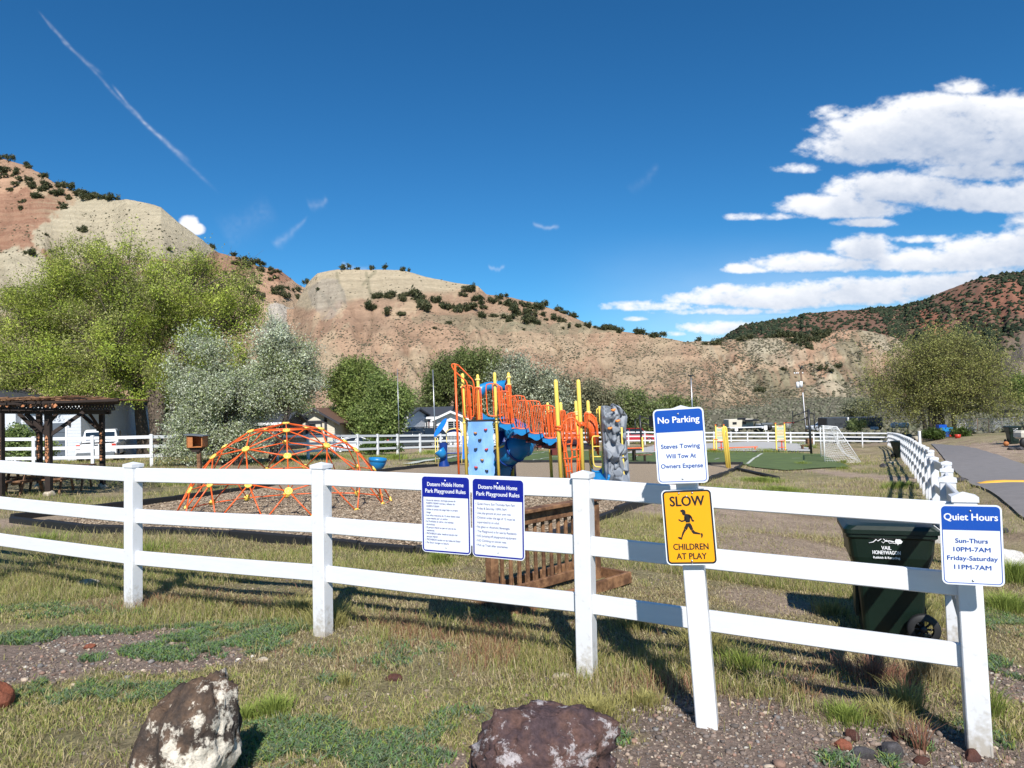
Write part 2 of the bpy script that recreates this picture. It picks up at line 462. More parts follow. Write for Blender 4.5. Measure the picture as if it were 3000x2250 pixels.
C_ = np.array(ctrl)
def _feat(x, y):   # warp so that near detail is not flattened by far points
    r = np.sqrt(x * x + y * y) + 1e-6
    s = np.log1p(r / 6.0) * 6.0 / r
    return x * s, y * s
_cx, _cy = _feat(C_[:, 0], C_[:, 1])
def _phi(d2): return d2 * np.log(d2 + 1e-9) * .5
_n = len(C_)
A_ = np.zeros((_n + 3, _n + 3))
A_[:_n, :_n] = _phi((_cx[:, None] - _cx) ** 2 + (_cy[:, None] - _cy) ** 2) + np.eye(_n) * .05
A_[:_n, _n] = 1; A_[:_n, _n + 1] = _cx; A_[:_n, _n + 2] = _cy; A_[_n:, :_n] = A_[:_n, _n:].T
W_ = np.linalg.solve(A_, np.concatenate([C_[:, 2], np.zeros(3)]))
def gz(x, y):
    x = np.asarray(x, float); y = np.asarray(y, float); sh = x.shape
    x = x.ravel(); y = y.ravel()
    fx, fy = _feat(x, y); out = np.empty(len(x))
    for i in range(0, len(x), 20000):
        a, b = fx[i:i + 20000, None], fy[i:i + 20000, None]
        out[i:i + 20000] = _phi((a - _cx) ** 2 + (b - _cy) ** 2) @ W_[:_n] + W_[_n] + a[:, 0] * W_[_n + 1] + b[:, 0] * W_[_n + 2]
    rr = np.hypot(x, y)
    out = out + (fbm(x / 1.3, y / 1.3, 71, 3) - .5) * .09 * np.clip(rr / 4, .3, 1)
    k = sstep(320, 900, rr)
    out = out * (1 - k) + 6 * k
    return out.reshape(sh)
def g1(x, y): return float(gz(np.array([x]), np.array([y]))[0])
_ys = np.exp(np.linspace(math.log(2.2), math.log(320), 700))
def gp(u, v, lift=0.0):
    "ground point seen at photo pixel u, v (nearest hit)"
    x, y, z = ray(u, v)
    zz = HC + z / y * _ys; gg = gz(x / y * _ys, _ys)
    k = np.nonzero(zz < gg)[0]
    if len(k) == 0: Y = 200.0
    else:
        k = k[0]
        if k == 0: Y = _ys[0]
        else:
            a, b = (zz - gg)[k - 1], (zz - gg)[k]
            Y = _ys[k - 1] + (_ys[k] - _ys[k - 1]) * a / (a - b)
    X = x / y * Y
    return Vector((X, Y, g1(X, Y) + lift))
# ------------------------------------------------------------------ ground sheet
def ground_material():
    m = D.materials.new('dry_ground'); m.use_nodes = True
    nt = m.node_tree; N = nt.nodes; L = nt.links; b = N['Principled BSDF']
    b.inputs['Roughness'].default_value = .95; b.inputs['Specular IOR Level'].default_value = .1
    a = N.new('ShaderNodeAttribute'); a.attribute_name = 'Col'
    tc = N.new('ShaderNodeTexCoord')
    def noise(s, d=6, r=.65):
        n = N.new('ShaderNodeTexNoise'); n.inputs['Scale'].default_value = s; n.inputs['Detail'].default_value = d; n.inputs['Roughness'].default_value = r
        L.new(tc.outputs['Object'], n.inputs['Vector']); return n.outputs['Fac']
    def rng(x, a0, a1, b0, b1):
        q = N.new('ShaderNodeMapRange'); L.new(x, q.inputs[0])
        for i, t in enumerate((a0, a1, b0, b1)): q.inputs[i + 1].default_value = t
        return q.outputs[0]
    vo = N.new('ShaderNodeTexVoronoi'); vo.inputs['Scale'].default_value = 42; L.new(tc.outputs['Object'], vo.inputs['Vector'])
    hv = N.new('ShaderNodeHueSaturation'); hv.inputs['Saturation'].default_value = .25; L.new(vo.outputs['Color'], hv.inputs['Color'])
    bw = N.new('ShaderNodeRGBToBW'); L.new(vo.outputs['Color'], bw.inputs[0])
    k1 = rng(noise(1.7), .3, .7, .72, 1.28); k2 = rng(noise(26, 8, .8), .3, .7, .62, 1.38); k3 = rng(bw.outputs[0], .2, .8, .72, 1.3)
    m1 = N.new('ShaderNodeMath'); m1.operation = 'MULTIPLY'; L.new(k1, m1.inputs[0]); L.new(k2, m1.inputs[1])
    m2 = N.new('ShaderNodeMath'); m2.operation = 'MULTIPLY'; L.new(m1.outputs[0], m2.inputs[0]); L.new(k3, m2.inputs[1])
    s = N.new('ShaderNodeVectorMath'); s.operation = 'SCALE'; L.new(a.outputs['Color'], s.inputs[0]); L.new(m2.outputs[0], s.inputs['Scale'])
    L.new(s.outputs[0], b.inputs['Base Color'])
    bp = N.new('ShaderNodeBump'); bp.inputs['Strength'].default_value = .8; bp.inputs['Distance'].default_value = .02
    L.new(m2.outputs[0], bp.inputs['Height']); L.new(bp.outputs[0], b.inputs['Normal'])
    return m

GRAVEL_BLOBS = []      # (x, y, rx, ry, rot) dark gravel patches close to the camera
def blob_px(u, v, ru, rv):
    c = gp(u, v); a = gp(u + ru, v); b2 = gp(u, v - rv)
    GRAVEL_BLOBS.append((c.x, c.y, abs(a.x - c.x), abs(b2.y - c.y)))
for q in ((330, 1895, 420, 62), (60, 1935, 330, 70), (520, 1945, 260, 36), (2120, 2120, 330, 90), (1900, 2240, 330, 70), (2330, 2230, 420, 80), (2700, 2180, 260, 70), (2950, 2000, 130, 120), (2900, 2230, 260, 60),
          (1300, 2235, 90, 40), (2230, 1990, 140, 28)):
    blob_px(*q)
def gravel_mask(x, y):
    m = np.full(np.shape(x), -9.0)
    for (a, b, ra, rb) in GRAVEL_BLOBS:
        m = np.maximum(m, 1 - ((x - a) / ra) ** 2 - ((y - b) / rb) ** 2)
    return sstep(-.15, .35, m + (fbm(x * 3, y * 3, 5, 4) - .5) * 1.6)
DIRT_BLOBS = []
for q in ((2540, 1395, 90, 28), (2150, 1510, 250, 26), (2300, 1610, 220, 40), (2850, 1330, 240, 22), (2980, 1310, 200, 30), (1050, 1360, 120, 12), (2600, 1300, 70, 6), (60, 1530, 300, 14), (350, 1515, 160, 12), (1250, 1320, 150, 6), (2250, 1760, 160, 40)):
    c = gp(q[0], q[1]); a = gp(q[0] + q[2], q[1]); b2 = gp(q[0], q[1] - q[3])
    DIRT_BLOBS.append((c.x, c.y, abs(a.x - c.x), max(.3, abs(b2.y - c.y))))
def dirt_mask(x, y):
    m = np.full(np.shape(x), -9.0)
    for (a, b, ra, rb) in DIRT_BLOBS:
        m = np.maximum(m, 1 - ((x - a) / ra) ** 2 - ((y - b) / rb) ** 2)
    return sstep(-.2, .5, m + (fbm(x * .8, y * .8, 15, 4) - .5) * 1.4)
def soil_color(x, y):
    r = np.hypot(x, y)
    n = fbm(x * .55, y * .55, 21, 5)[..., None]; n2 = fbm(x * .13, y * .13, 33, 4)[..., None]
    dry = np.array([.39, .32, .20]); olive = np.array([.29, .24, .135]); brown = np.array([.23, .165, .115]); green = np.array([.20, .185, .09])
    c = dry + (olive - dry) * sstep(.4, .62, n) + (brown - dry) * sstep(.5, .3, n) * .8
    c = c + (green - c) * (sstep(.52, .66, n2) * .7)
    g = gravel_mask(x, y)[..., None]
    c = c * (1 - g) + np.array([.23, .175, .142]) * g
    d = dirt_mask(x, y)[..., None]
    c = c * (1 - d) + np.array([.36, .275, .205]) * d
    far = sstep(75, 120, r)[..., None]
    sage = np.array([.135, .125, .085])
    c = c * (1 - far) + sage * (.75 + .5 * n2) * far
    return c

def ground_sheet():
    # polar grid about the camera foot: fine near, reaching past the horizon
    rs = np.concatenate([np.linspace(.5, 12, 150), np.exp(np.linspace(math.log(12.1), math.log(9000), 190))])
    an = np.concatenate([np.radians(np.linspace(-62, 62, 460)), np.radians(np.linspace(64, 296, 60))])
    Rr, Aa = np.meshgrid(rs, an, indexing='ij')
    X, Y = Rr * np.sin(Aa), Rr * np.cos(Aa); Z = gz(X, Y)
    nr, na = X.shape
    V = np.stack([X, Y, Z], -1).reshape(-1, 3)
    V = np.concatenate([V, [[0, 0, g1(0, 0)]]]); c = len(V) - 1
    i, j = np.meshgrid(np.arange(nr - 1), np.arange(na), indexing='ij'); j2 = (j + 1) % na
    q = np.stack([i * na + j, i * na + j2, (i + 1) * na + j2, (i + 1) * na + j], -1).reshape(-1, 4)
    cols = soil_color(V[:, 0], V[:, 1])
    t = np.concatenate([q[:, [0, 2, 1]], q[:, [0, 3, 2]]])
    j = np.arange(na); fan = np.stack([np.full(na, c), (j + 1) % na, j], 1)
    t = np.concatenate([t, fan])[:, ::-1]
    o = np_mesh('ground', V, t, ground_material(), cols, smooth=True)
    o['kind'] = 'structure'; return o
ground_sheet()

def sheet(name, poly_px, m, step, lift, world_poly=None, col=None, kind='structure'):
    "flat area draped over the ground, its outline given as ground points"
    P = world_poly or [gp(u, v) for (u, v) in poly_px]
    pts = [Vector((p[0], p[1])) for p in P]
    dense = []
    for a, b in zip(pts, pts[1:] + pts[:1]):
        n = max(1, int((b - a).length / step))
        dense += [a + (b - a) * (k / n) for k in range(n)]
    nb = len(dense)
    xs = np.array([p.x for p in dense]); ys = np.array([p.y for p in dense])
    gx, gy = np.meshgrid(np.arange(xs.min(), xs.max(), step), np.arange(ys.min(), ys.max(), step))
    gx = gx.ravel() + (RNG.random(gx.size) - .5) * step * .3; gy = gy.ravel() + (RNG.random(gy.size) - .5) * step * .3
    ins = np.zeros(len(gx), bool); j = nb - 1
    for i in range(nb):
        c = ((ys[i] > gy) != (ys[j] > gy)) & (gx < (xs[j] - xs[i]) * (gy - ys[i]) / (ys[j] - ys[i] + 1e-12) + xs[i])
        ins ^= c; j = i
    inner = [Vector((a, b)) for a, b in zip(gx[ins], gy[ins])]
    vo, eo, fo, *_ = geometry.delaunay_2d_cdt(dense + inner, [], [list(range(nb))], 1, 1e-5)
    V = np.array([(p.x, p.y) for p in vo]); z = gz(V[:, 0], V[:, 1]) + lift
    V3 = np.column_stack([V, z]); Fc = np.array([f for f in fo if len(f) == 3])
    a, b, c = V3[Fc[:, 0]], V3[Fc[:, 1]], V3[Fc[:, 2]]
    nz = np.cross(b - a, c - a)[:, 2]; Fc[nz < 0] = Fc[nz < 0][:, ::-1]
    o = np_mesh(name, V3, Fc, m, col(V3) if col else None, smooth=True)
    o['kind'] = kind
    return o

MT['mulch'] = mat('wood_chip_mulch', (.31, .235, .16), .9, var=.5, scale=34, bump=1.0, bscale=70, color2=(.36, .275, .18))
MT['turf'] = mat('artificial_turf', (.085, .125, .034), .85, var=.25, scale=1.2, bump=.25, bscale=120, color2=(.095, .135, .035))
MT['asphalt'] = mat('grey_asphalt', (.20, .185, .18), .9, var=.12, scale=3, bump=.3, bscale=150)
MT['line'] = mat('white_field_line', (.50, .52, .46), .8, var=.2, scale=5)
MULCH = [(34, 1531), (221, 1508), (415, 1484), (600, 1459), (778, 1431), (1000, 1400), (1130, 1384), (1250, 1371), (1350, 1358), (1640, 1357), (1900, 1361), (2175, 1363), (2153, 1380), (2030, 1425), (1908, 1475), (1742, 1533), (1600, 1590), (1420, 1632), (1220, 1625), (904, 1596), (678, 1576), (511, 1567), (250, 1560)]
MULCH_W = [gp(u, v) for (u, v) in MULCH]
sheet('playground_mulch', None, MT['mulch'], .45, .035, MULCH_W)
TURF = [(1180, 1349), (1330, 1333), (1640, 1321), (2100, 1327), (2300, 1329), (2405, 1331), (2492, 1368), (2300, 1380), (2212, 1371), (2178, 1362), (1900, 1360), (1640, 1356), (1350, 1357)]
sheet('turf_field', TURF, MT['turf'], .9, .05)
COURT = [(1825, 1330), (1915, 1306), (1925, 1300), (2070, 1301), (2350, 1298), (2388, 1299), (2375, 1324), (2200, 1324), (2070, 1323), (1950, 1325)]
sheet('concrete_court', COURT, MT['concrete'], 1.0, .07)
ROAD_W = [gp(2727, 1301), gp(2803, 1389), gp(2850, 1425), gp(2965, 1493), Vector((8.2, 10.5, 0)), Vector((9.6, 6, 0)), Vector((11, 0, 0)), Vector((17, 0, 0)), Vector((19, 12, 0)), gp(3190, 1405), gp(3000, 1362), gp(2900, 1328), gp(2794, 1307), gp(2712, 1300)]
sheet('road', None, MT['asphalt'], .8, .05, ROAD_W)
def line_px(pts, w=.09, lift=.075, name='field_line'):
    P = [gp(*p) for p in pts]; mb = MB()
    Q = []
    for a, b in zip(P[:-1], P[1:]):
        n = max(1, int((b - a).length / .5))
        Q += [a + (b - a) * (k / n) for k in range(n)]
    Q.append(P[-1])
    for a, b in zip(Q[:-1], Q[1:]):
        d = (b - a); d.z = 0; d.normalize(); s = Vector((-d.y, d.x, 0)) * w / 2
        qs = [a - s, b - s, b + s, a + s]
        mb.quad(*[Vector((p.x, p.y, g1(p.x, p.y) + lift)) for p in qs])
    o = mb.build(name, MT['line']); o['kind'] = 'structure'; return o
line_px([(1505, 1344), (1560, 1333), (1610, 1325), (1640, 1323)])
line_px([(1545, 1355), (1610, 1343), (1650, 1338)])
line_px([(1846, 1342), (1919, 1326)])
line_px([(2189, 1362), (2207, 1347), (2234, 1331)], .16)
line_px([(2094, 1349), (2107, 1345)])
line_px([(1190, 1362), (1260, 1350), (1345, 1338)], .5)
line_px([(2320, 1346), (2345, 1345)])

# ------------------------------------------------------------------ hills
def interp_poly(pts, u):
    pts = sorted(pts); a = np.array(pts)
    return np.stack([np.interp(u, a[:, 0], a[:, k]) for k in range(1, a.shape[1])], -1)

class Hill: pass
def hill_material(name, strata=.0):
    m = D.materials.new(name); m.use_nodes = True
    nt = m.node_tree; N = nt.nodes; L = nt.links; b = N['Principled BSDF']
    b.inputs['Roughness'].default_value = .95; b.inputs['Specular IOR Level'].default_value = .08
    a = N.new('ShaderNodeAttribute'); a.attribute_name = 'Col'
    tc = N.new('ShaderNodeTexCoord')
    n = N.new('ShaderNodeTexNoise'); n.inputs['Scale'].default_value = .5; n.inputs['Detail'].default_value = 12; n.inputs['Roughness'].default_value = .78
    L.new(tc.outputs['Object'], n.inputs['Vector'])
    q = N.new('ShaderNodeMapRange'); L.new(n.outputs['Fac'], q.inputs[0])
    for i, t in enumerate((.32, .68, .80, 1.2)): q.inputs[i + 1].default_value = t
    s = N.new('ShaderNodeVectorMath'); s.operation = 'SCALE'; L.new(a.outputs['Color'], s.inputs[0]); L.new(q.outputs[0], s.inputs['Scale'])
    L.new(s.outputs[0], b.inputs['Base Color'])
    bp = N.new('ShaderNodeBump'); bp.inputs['Strength'].default_value = .9; bp.inputs['Distance'].default_value = 1.2
    L.new(n.outputs['Fac'], bp.inputs['Height']); L.new(bp.outputs[0], b.inputs['Normal'])
    return m

def hill(name, ridge, foot, u0, u1, nu, nt, colorf, gully=1.2, gw=30.0, bulge=.0, rough=1.0, back=120.0, mid=None, seed=1, ridge_n=6.0, relief=None):
    """terrain between a foot line and a skyline; ridge / foot: (u, v, Y) photo column, row, depth. relief(u, v) adds height"""
    u = np.linspace(u0, u1, nu); R = interp_poly(ridge, u); Fo = interp_poly(foot, u)
    jag = (fbm(u / 40.0, u * 0, seed + 3, 5, .6) - .5) * ridge_n
    tt = np.linspace(0, 1, nt)
    P = np.zeros((nt + 6, nu, 3)); UV = np.zeros((nt + 6, nu, 2))
    for i, t in enumerate(tt):
        s = t + bulge * math.sin(math.pi * t)
        v = Fo[:, 0] + (R[:, 0] + jag - Fo[:, 0]) * s
        if mid is not None:
            Mq = interp_poly(mid, u); tm = Mq[:, 0]; vm = Mq[:, 1]
        Y = Fo[:, 1] + (R[:, 1] - Fo[:, 1]) * t
        x, y, z = ray(u, v)
        P[i, :, 0] = x / y * Y; P[i, :, 1] = Y; P[i, :, 2] = HC + z / y * Y; UV[i, :, 0] = u; UV[i, :, 1] = v
    gx = UV[:nt, :, 0]; T = tt[:, None]
    wig = (fbm(gx / 160.0, T * 5 + gx * 0, seed + 8, 3) - .5) * 40
    n = fbm((gx + wig) / gw + T * 1.2, T * 4.5 + gx * 0, seed, 4, .45)
    gul = 1 - np.abs(2 * n - 1) * 2.2
    w = np.sin(np.pi * np.clip(T * 1.04, 0, 1)) ** .8
    P[:nt, :, 2] += -gully * np.clip(gul, -.3, 1) * w
    P[:nt, :, 2] += rough * (fbm(P[:nt, :, 0] / 9.0, P[:nt, :, 1] / 9.0, seed + 20, 5, .6) - .5) * (w * .9 + .1)
    if relief is not None: P[:nt, :, 2] += relief(UV[:nt, :, 0], UV[:nt, :, 1]) * w
    for k in range(6):
        d = back * (k + 1) / 6
        P[nt + k] = P[nt - 1]; P[nt + k, :, 1] += d; P[nt + k, :, 0] *= (P[nt + k, :, 1] / P[nt - 1, :, 1])
        P[nt + k, :, 2] -= d * d / back * .35 + d * .08; UV[nt + k] = UV[nt - 1]
    V = P.reshape(-1, 3); nT = nt + 6
    cols = colorf(UV[..., 0].ravel(), UV[..., 1].ravel(), V)
    # gullies darkened in the soil colour, to show relief that shading leaves faint
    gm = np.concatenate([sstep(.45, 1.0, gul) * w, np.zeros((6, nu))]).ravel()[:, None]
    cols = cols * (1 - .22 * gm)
    i, j = np.meshgrid(np.arange(nT - 1), np.arange(nu - 1), indexing='ij')
    q = np.stack([i * nu + j, i * nu + j + 1, (i + 1) * nu + j + 1, (i + 1) * nu + j], -1).reshape(-1, 4)
    o = np_mesh(name, V, q, hill_material(name + '_soil'), cols, smooth=True, nper=4)
    o['kind'] = 'structure'
    h = Hill(); h.P = P[:nt]; h.UV = UV[:nt]; h.nt = nt; h.nu = nu; h.o = o
    pu, pv = project(h.P); h.pu = pu; h.pv = pv
    h.vis = pv <= np.minimum.accumulate(pv, 0) + .5        # not hidden behind lower slopes
    return h

TAN = np.array([.43, .335, .22]); PINK = np.array([.42, .262, .172]); RED = np.array([.265, .145, .095]); CREAM = np.array([.42, .365, .26]); SAGE = np.array([.17, .155, .10]); BROWN = np.array([.31, .20, .135])
def mixc(c, d, k): k = np.asarray(k)[..., None]; return c * (1 - k) + d * k
def ell(u, v, cu, cv, ru, rv, n=0.0): return sstep(-.10, .16, 1 - ((u - cu) / ru) ** 2 - ((v - cv) / rv) ** 2 + n * 1.5 + (fbm(u / 18, v / 12, 909, 4, .65) - .5) * .5)

def col_h1(u, v, V):
    n = (fbm(u / 60, v / 40, 101, 5) - .5) * 2; st = fbm(V[:, 2] / 1.5 + n * 1.5, u / 500, 111, 6, .65)
    c = mixc(np.tile(PINK, (len(u), 1)), TAN, sstep(.35, .65, fbm(u / 200, v / 120, 103, 3)))
    knob = ell(u, v, 380, 690, 290, 130, n * .3); c = mixc(c, CREAM * .86 + TAN * .1, knob)
    redz = ell(u, v, 110, 690, 200, 130, n * .4) * (1 - knob) ; c = mixc(c, RED, redz * (.45 + .55 * sstep(.4, .6, st)))
    band = ell(u, v, 420, 790, 260, 45, n * .4); c = mixc(c, RED * 1.25, band * sstep(.35, .6, st) * .8)
    cr = ell(u, v, 20, 800, 150, 85, n * .2); c = mixc(c, CREAM, cr)
    top = sstep(40, -15, (v - np.interp(u, [0, 150, 330, 620, 760, 880], [480, 560, 590, 720, 790, 850]))) * sstep(900, 500, u) * (1 - knob)
    c = mixc(c, BROWN * .9, top * .7)
    rr = ell(u, v, 690, 765, 110, 35, n * .5); c = mixc(c, RED * 1.1, rr * .8)
    rr = ell(u, v, 830, 800, 50, 25, n * .5); c = mixc(c, RED * 1.1, rr * .9)
    gz_ = ell(u, v, 830, 950, 60, 70, n * .5); c = mixc(c, np.array([.42, .40, .36]), gz_ * .7)
    ln = fbm((u - v * .4) / 22, v / 30, 131, 4, .7)[:, None]
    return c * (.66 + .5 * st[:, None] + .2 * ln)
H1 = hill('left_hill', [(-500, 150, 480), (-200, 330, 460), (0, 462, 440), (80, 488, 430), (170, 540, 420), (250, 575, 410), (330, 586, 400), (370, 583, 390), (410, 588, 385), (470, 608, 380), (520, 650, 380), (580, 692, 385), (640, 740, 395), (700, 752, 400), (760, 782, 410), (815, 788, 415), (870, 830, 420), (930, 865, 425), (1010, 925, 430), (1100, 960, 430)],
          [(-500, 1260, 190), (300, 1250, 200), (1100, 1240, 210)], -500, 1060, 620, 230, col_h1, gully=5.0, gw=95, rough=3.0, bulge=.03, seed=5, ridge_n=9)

def col_h2(u, v, V):
    n = (fbm(u / 60, v / 40, 201, 5) - .5) * 2; st = fbm(V[:, 2] / 1.3 + n * 1.2, u / 500, 211, 6, .65)
    c = mixc(np.tile(PINK, (len(u), 1)), TAN, .25 + .5 * sstep(.4, .6, fbm(u / 140, v / 90, 203, 4)))
    rid = np.interp(u, [860, 930, 1000, 1400, 1560, 1700], [900, 905, 880, 850, 868, 900])
    cap = sstep(14, -12, v - rid + n * 8) * sstep(1640, 1500, u); c = mixc(c, np.array([.43, .355, .245]), cap)
    mid = sstep(-12, 10, v - rid) * sstep(1000, 930, v + n * 20) * sstep(1850, 1650, u); c = mixc(c, BROWN * 1.15, mid * .75)
    bench = ell(u, v, 1680, 958, 260, 16, n * .4); c = mixc(c, SAGE * 1.3, bench * .7)
    b2 = ell(u, v, 1400, 935, 190, 22, n * .5); c = mixc(c, SAGE * 1.5, b2 * .6)
    low = sstep(1120, 1190, v + n * 22 - (u - 1900) * .06) * sstep(1700, 1900, u); c = mixc(c, SAGE, low * .8)
    sc = ell(u, v, 2120, 1150, 120, 14, 0) + ell(u, v, 1960, 1140, 70, 14, 0); c = mixc(c, TAN, np.clip(sc, 0, 1) * .5)
    for (a, b, r) in ((2080, 1080, 0),): pass
    cr = 0
    for (a0, b0, a1, b1) in ((1075, 800, 1090, 870), (1100, 795, 1065, 830), (985, 800, 1010, 880), (940, 850, 985, 905)):
        t = np.clip(((u - a0) * (a1 - a0) + (v - b0) * (b1 - b0)) / ((a1 - a0) ** 2 + (b1 - b0) ** 2), 0, 1); d = np.hypot(u - a0 - t * (a1 - a0) + n * 5, v - b0 - t * (b1 - b0)); cr = np.maximum(cr, sstep(7, 2, d))
    c = mixc(c, SAGE * 1.3, cr * .6)
    rub = ell(u, v, 960, 870, 50, 55, n * .6); c = mixc(c, np.array([.33, .29, .24]), rub * .6)
    dn = fbm((u + v * .55) / 30, v / 60, 217, 5, .6); pale = sstep(.56, .70, dn); c = mixc(c, TAN * 1.12, pale * .55 * (1 - cap)); c = mixc(c, BROWN, sstep(.46, .36, dn) * .35 * (1 - cap))
    return c * (.72 + .56 * st[:, None])
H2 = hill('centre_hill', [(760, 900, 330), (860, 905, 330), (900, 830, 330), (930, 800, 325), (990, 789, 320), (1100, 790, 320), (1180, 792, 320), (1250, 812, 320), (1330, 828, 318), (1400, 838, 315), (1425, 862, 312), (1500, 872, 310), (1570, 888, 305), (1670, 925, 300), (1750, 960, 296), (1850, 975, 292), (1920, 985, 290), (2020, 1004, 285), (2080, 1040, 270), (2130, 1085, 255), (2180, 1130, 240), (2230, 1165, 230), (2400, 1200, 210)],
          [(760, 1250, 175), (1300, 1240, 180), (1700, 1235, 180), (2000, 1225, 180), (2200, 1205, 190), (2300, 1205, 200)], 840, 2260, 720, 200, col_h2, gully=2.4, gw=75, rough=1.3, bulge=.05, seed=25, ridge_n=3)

def col_h3(u, v, V):
    n = (fbm(u / 50, v / 36, 301, 5) - .5) * 2; st = fbm(V[:, 2] / 1.4 + n * 1.2, u / 500, 311, 6, .65)
    c = mixc(np.tile(TAN, (len(u), 1)), PINK, .2 + .7 * sstep(.42, .58, fbm(u / 90, v / 70, 303, 4)))
    for (a, b, ra, rb, k) in ((2230, 1008, 60, 22, .8), (2440, 1130, 70, 45, .8), (2610, 1000, 60, 30, .6), (1970, 1045, 40, 30, .8), (2270, 1030, 90, 30, .5)):
        c = mixc(c, CREAM, ell(u, v, a, b, ra, rb, n * .6) * k)
    for (a, b, ra, rb, k) in ((2500, 1060, 70, 60, .8), (2540, 1130, 60, 40, .8), (2180, 1120, 200, 40, .8), (2560, 980, 60, 20, .6)):
        c = mixc(c, SAGE * 1.25, ell(u, v, a, b, ra, rb, n * .8) * k)
    dn = fbm((u - v * .7) / 22, v / 110, 317, 4, .65); c = mixc(c, CREAM * .95, sstep(.56, .7, dn) * .6); c = mixc(c, BROWN, sstep(.45, .35, dn) * .5)
    low = sstep(1140, 1180, v + n * 16); c = mixc(c, SAGE, low)
    return c * (.72 + .56 * st[:, None])
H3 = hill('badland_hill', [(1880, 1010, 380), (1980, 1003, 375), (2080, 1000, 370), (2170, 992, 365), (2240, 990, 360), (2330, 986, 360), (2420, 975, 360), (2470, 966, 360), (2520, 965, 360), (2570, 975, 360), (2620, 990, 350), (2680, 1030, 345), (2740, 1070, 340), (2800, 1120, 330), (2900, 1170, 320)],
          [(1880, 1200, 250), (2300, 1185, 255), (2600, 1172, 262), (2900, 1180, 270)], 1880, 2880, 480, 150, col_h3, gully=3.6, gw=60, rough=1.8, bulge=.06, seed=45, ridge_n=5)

def col_h4(u, v, V):
    n = (fbm(u / 50, v / 36, 401, 5) - .5) * 2
    c = np.tile(np.array([.16, .10, .072]), (len(u), 1))
    rz = sstep(.46, .56, fbm(u / 110, v / 60, 403, 4)) * sstep(2230, 2450, u) * sstep(1080, 980, v)
    for (a, b, ra, rb, k) in ((2480, 935, 110, 30, .9), (2330, 975, 60, 20, .7), (2860, 880, 90, 60, .9), (2950, 870, 60, 50, .9), (2740, 940, 60, 40, .7)):
        rz = np.maximum(rz * .6, ell(u, v, a, b, ra, rb, n * 1.2) * k)
    c = mixc(c, np.array([.31, .125, .08]), rz)
    gr = sstep(-20, 30, (v - np.interp(u, [2700, 2800, 3000, 3600], [1100, 1060, 960, 800]))) ; c = mixc(c, np.array([.16, .135, .105]), gr * .8)
    return c
H4 = hill('far_mountain', [(2050, 1020, 1500), (2115, 992, 1500), (2170, 955, 1500), (2240, 942, 1500), (2340, 928, 1500), (2355, 918, 1500), (2500, 908, 1480), (2650, 895, 1450), (2700, 880, 1420), (2800, 840, 1380), (2870, 812, 1350), (2940, 800, 1330), (3000, 797, 1300), (3200, 740, 1250), (3700, 700, 1200)],
          [(2050, 1180, 700), (3700, 1180, 600)], 2050, 3700, 520, 120, col_h4, gully=14, gw=90, rough=8, bulge=.0, back=500, seed=65, ridge_n=7)
def col_h5(u, v, V):
    n = (fbm(u / 50, v / 36, 501, 5) - .5) * 2
    c = np.tile(np.array([.24, .19, .15]), (len(u), 1))
    tr = np.minimum(np.abs(v - np.interp(u, [2930, 2960, 3000, 3040], [1060, 1090, 1120, 1100])), np.abs(v - np.interp(u, [2930, 2970, 3010, 3050], [1040, 1060, 1150, 1160])))
    c = mixc(c, CREAM, sstep(3.2, 1.2, tr) * .7)
    return mixc(c, SAGE, sstep(1130, 1160, v + n * 10))
H5 = hill('right_slope', [(2860, 1150, 620), (2900, 1085, 620), (2950, 1045, 620), (3000, 1005, 620), (3100, 960, 620), (3700, 820, 620)], [(2860, 1170, 420), (3700, 1170, 420)], 2850, 3700, 220, 70, col_h5, gully=6, gw=50, rough=3, seed=85)
# a low ridge closes the valley behind the photographer's left and right
# ------------------------------------------------------------------ vinyl fences
def post_mesh(w, h, cap=True):
    mb = MB(); hw = w / 2
    mb.bbox((0, 0, (h - .05) / 2 - .15), (w, w, h - .05 + .3), .006)
    return mb
def cap_mesh(w, h):
    mb = MB(); a = w / 2 + .007
    z0, z1, z2 = h - .055, h - .024, h
    vs = [(-a, -a, z0), (a, -a, z0), (a, a, z0), (-a, a, z0), (-a, -a, z1), (a, -a, z1), (a, a, z1), (-a, a, z1), (0, 0, z2)]
    mb.add(vs, [(3, 2, 1, 0), (0, 1, 5, 4), (1, 2, 6, 5), (2, 3, 7, 6), (3, 0, 4, 7), (4, 5, 8), (5, 6, 8), (6, 7, 8), (7, 4, 8)])
    return mb
PW, PH = .127, 1.53
_pm = post_mesh(PW, PH).build('post', MT['vinyl_post']); _cm = cap_mesh(PW, PH).build('post_cap', MT['vinyl'])
PM, CM = _pm.data, _cm.data
D.objects.remove(_pm); D.objects.remove(_cm)
def put(name, me, parent, loc, rot=(0, 0, 0), scale=None, label=None):
    o = D.objects.new(name, me); COL.objects.link(o); o.parent = parent
    o.location = Vector(loc) ; o.rotation_euler = rot
    if scale: o.scale = scale
    if label: o['label'] = label
    return o
def fence_post(root, p, yaw, lean=(0, 0)):
    q = put('post', PM, root, p - wloc(root), (lean[0], lean[1], yaw))
    put('post_cap', CM, q, (0, 0, 0))
    return q
RAIL_TOP = (1.465, 1.045, .62)
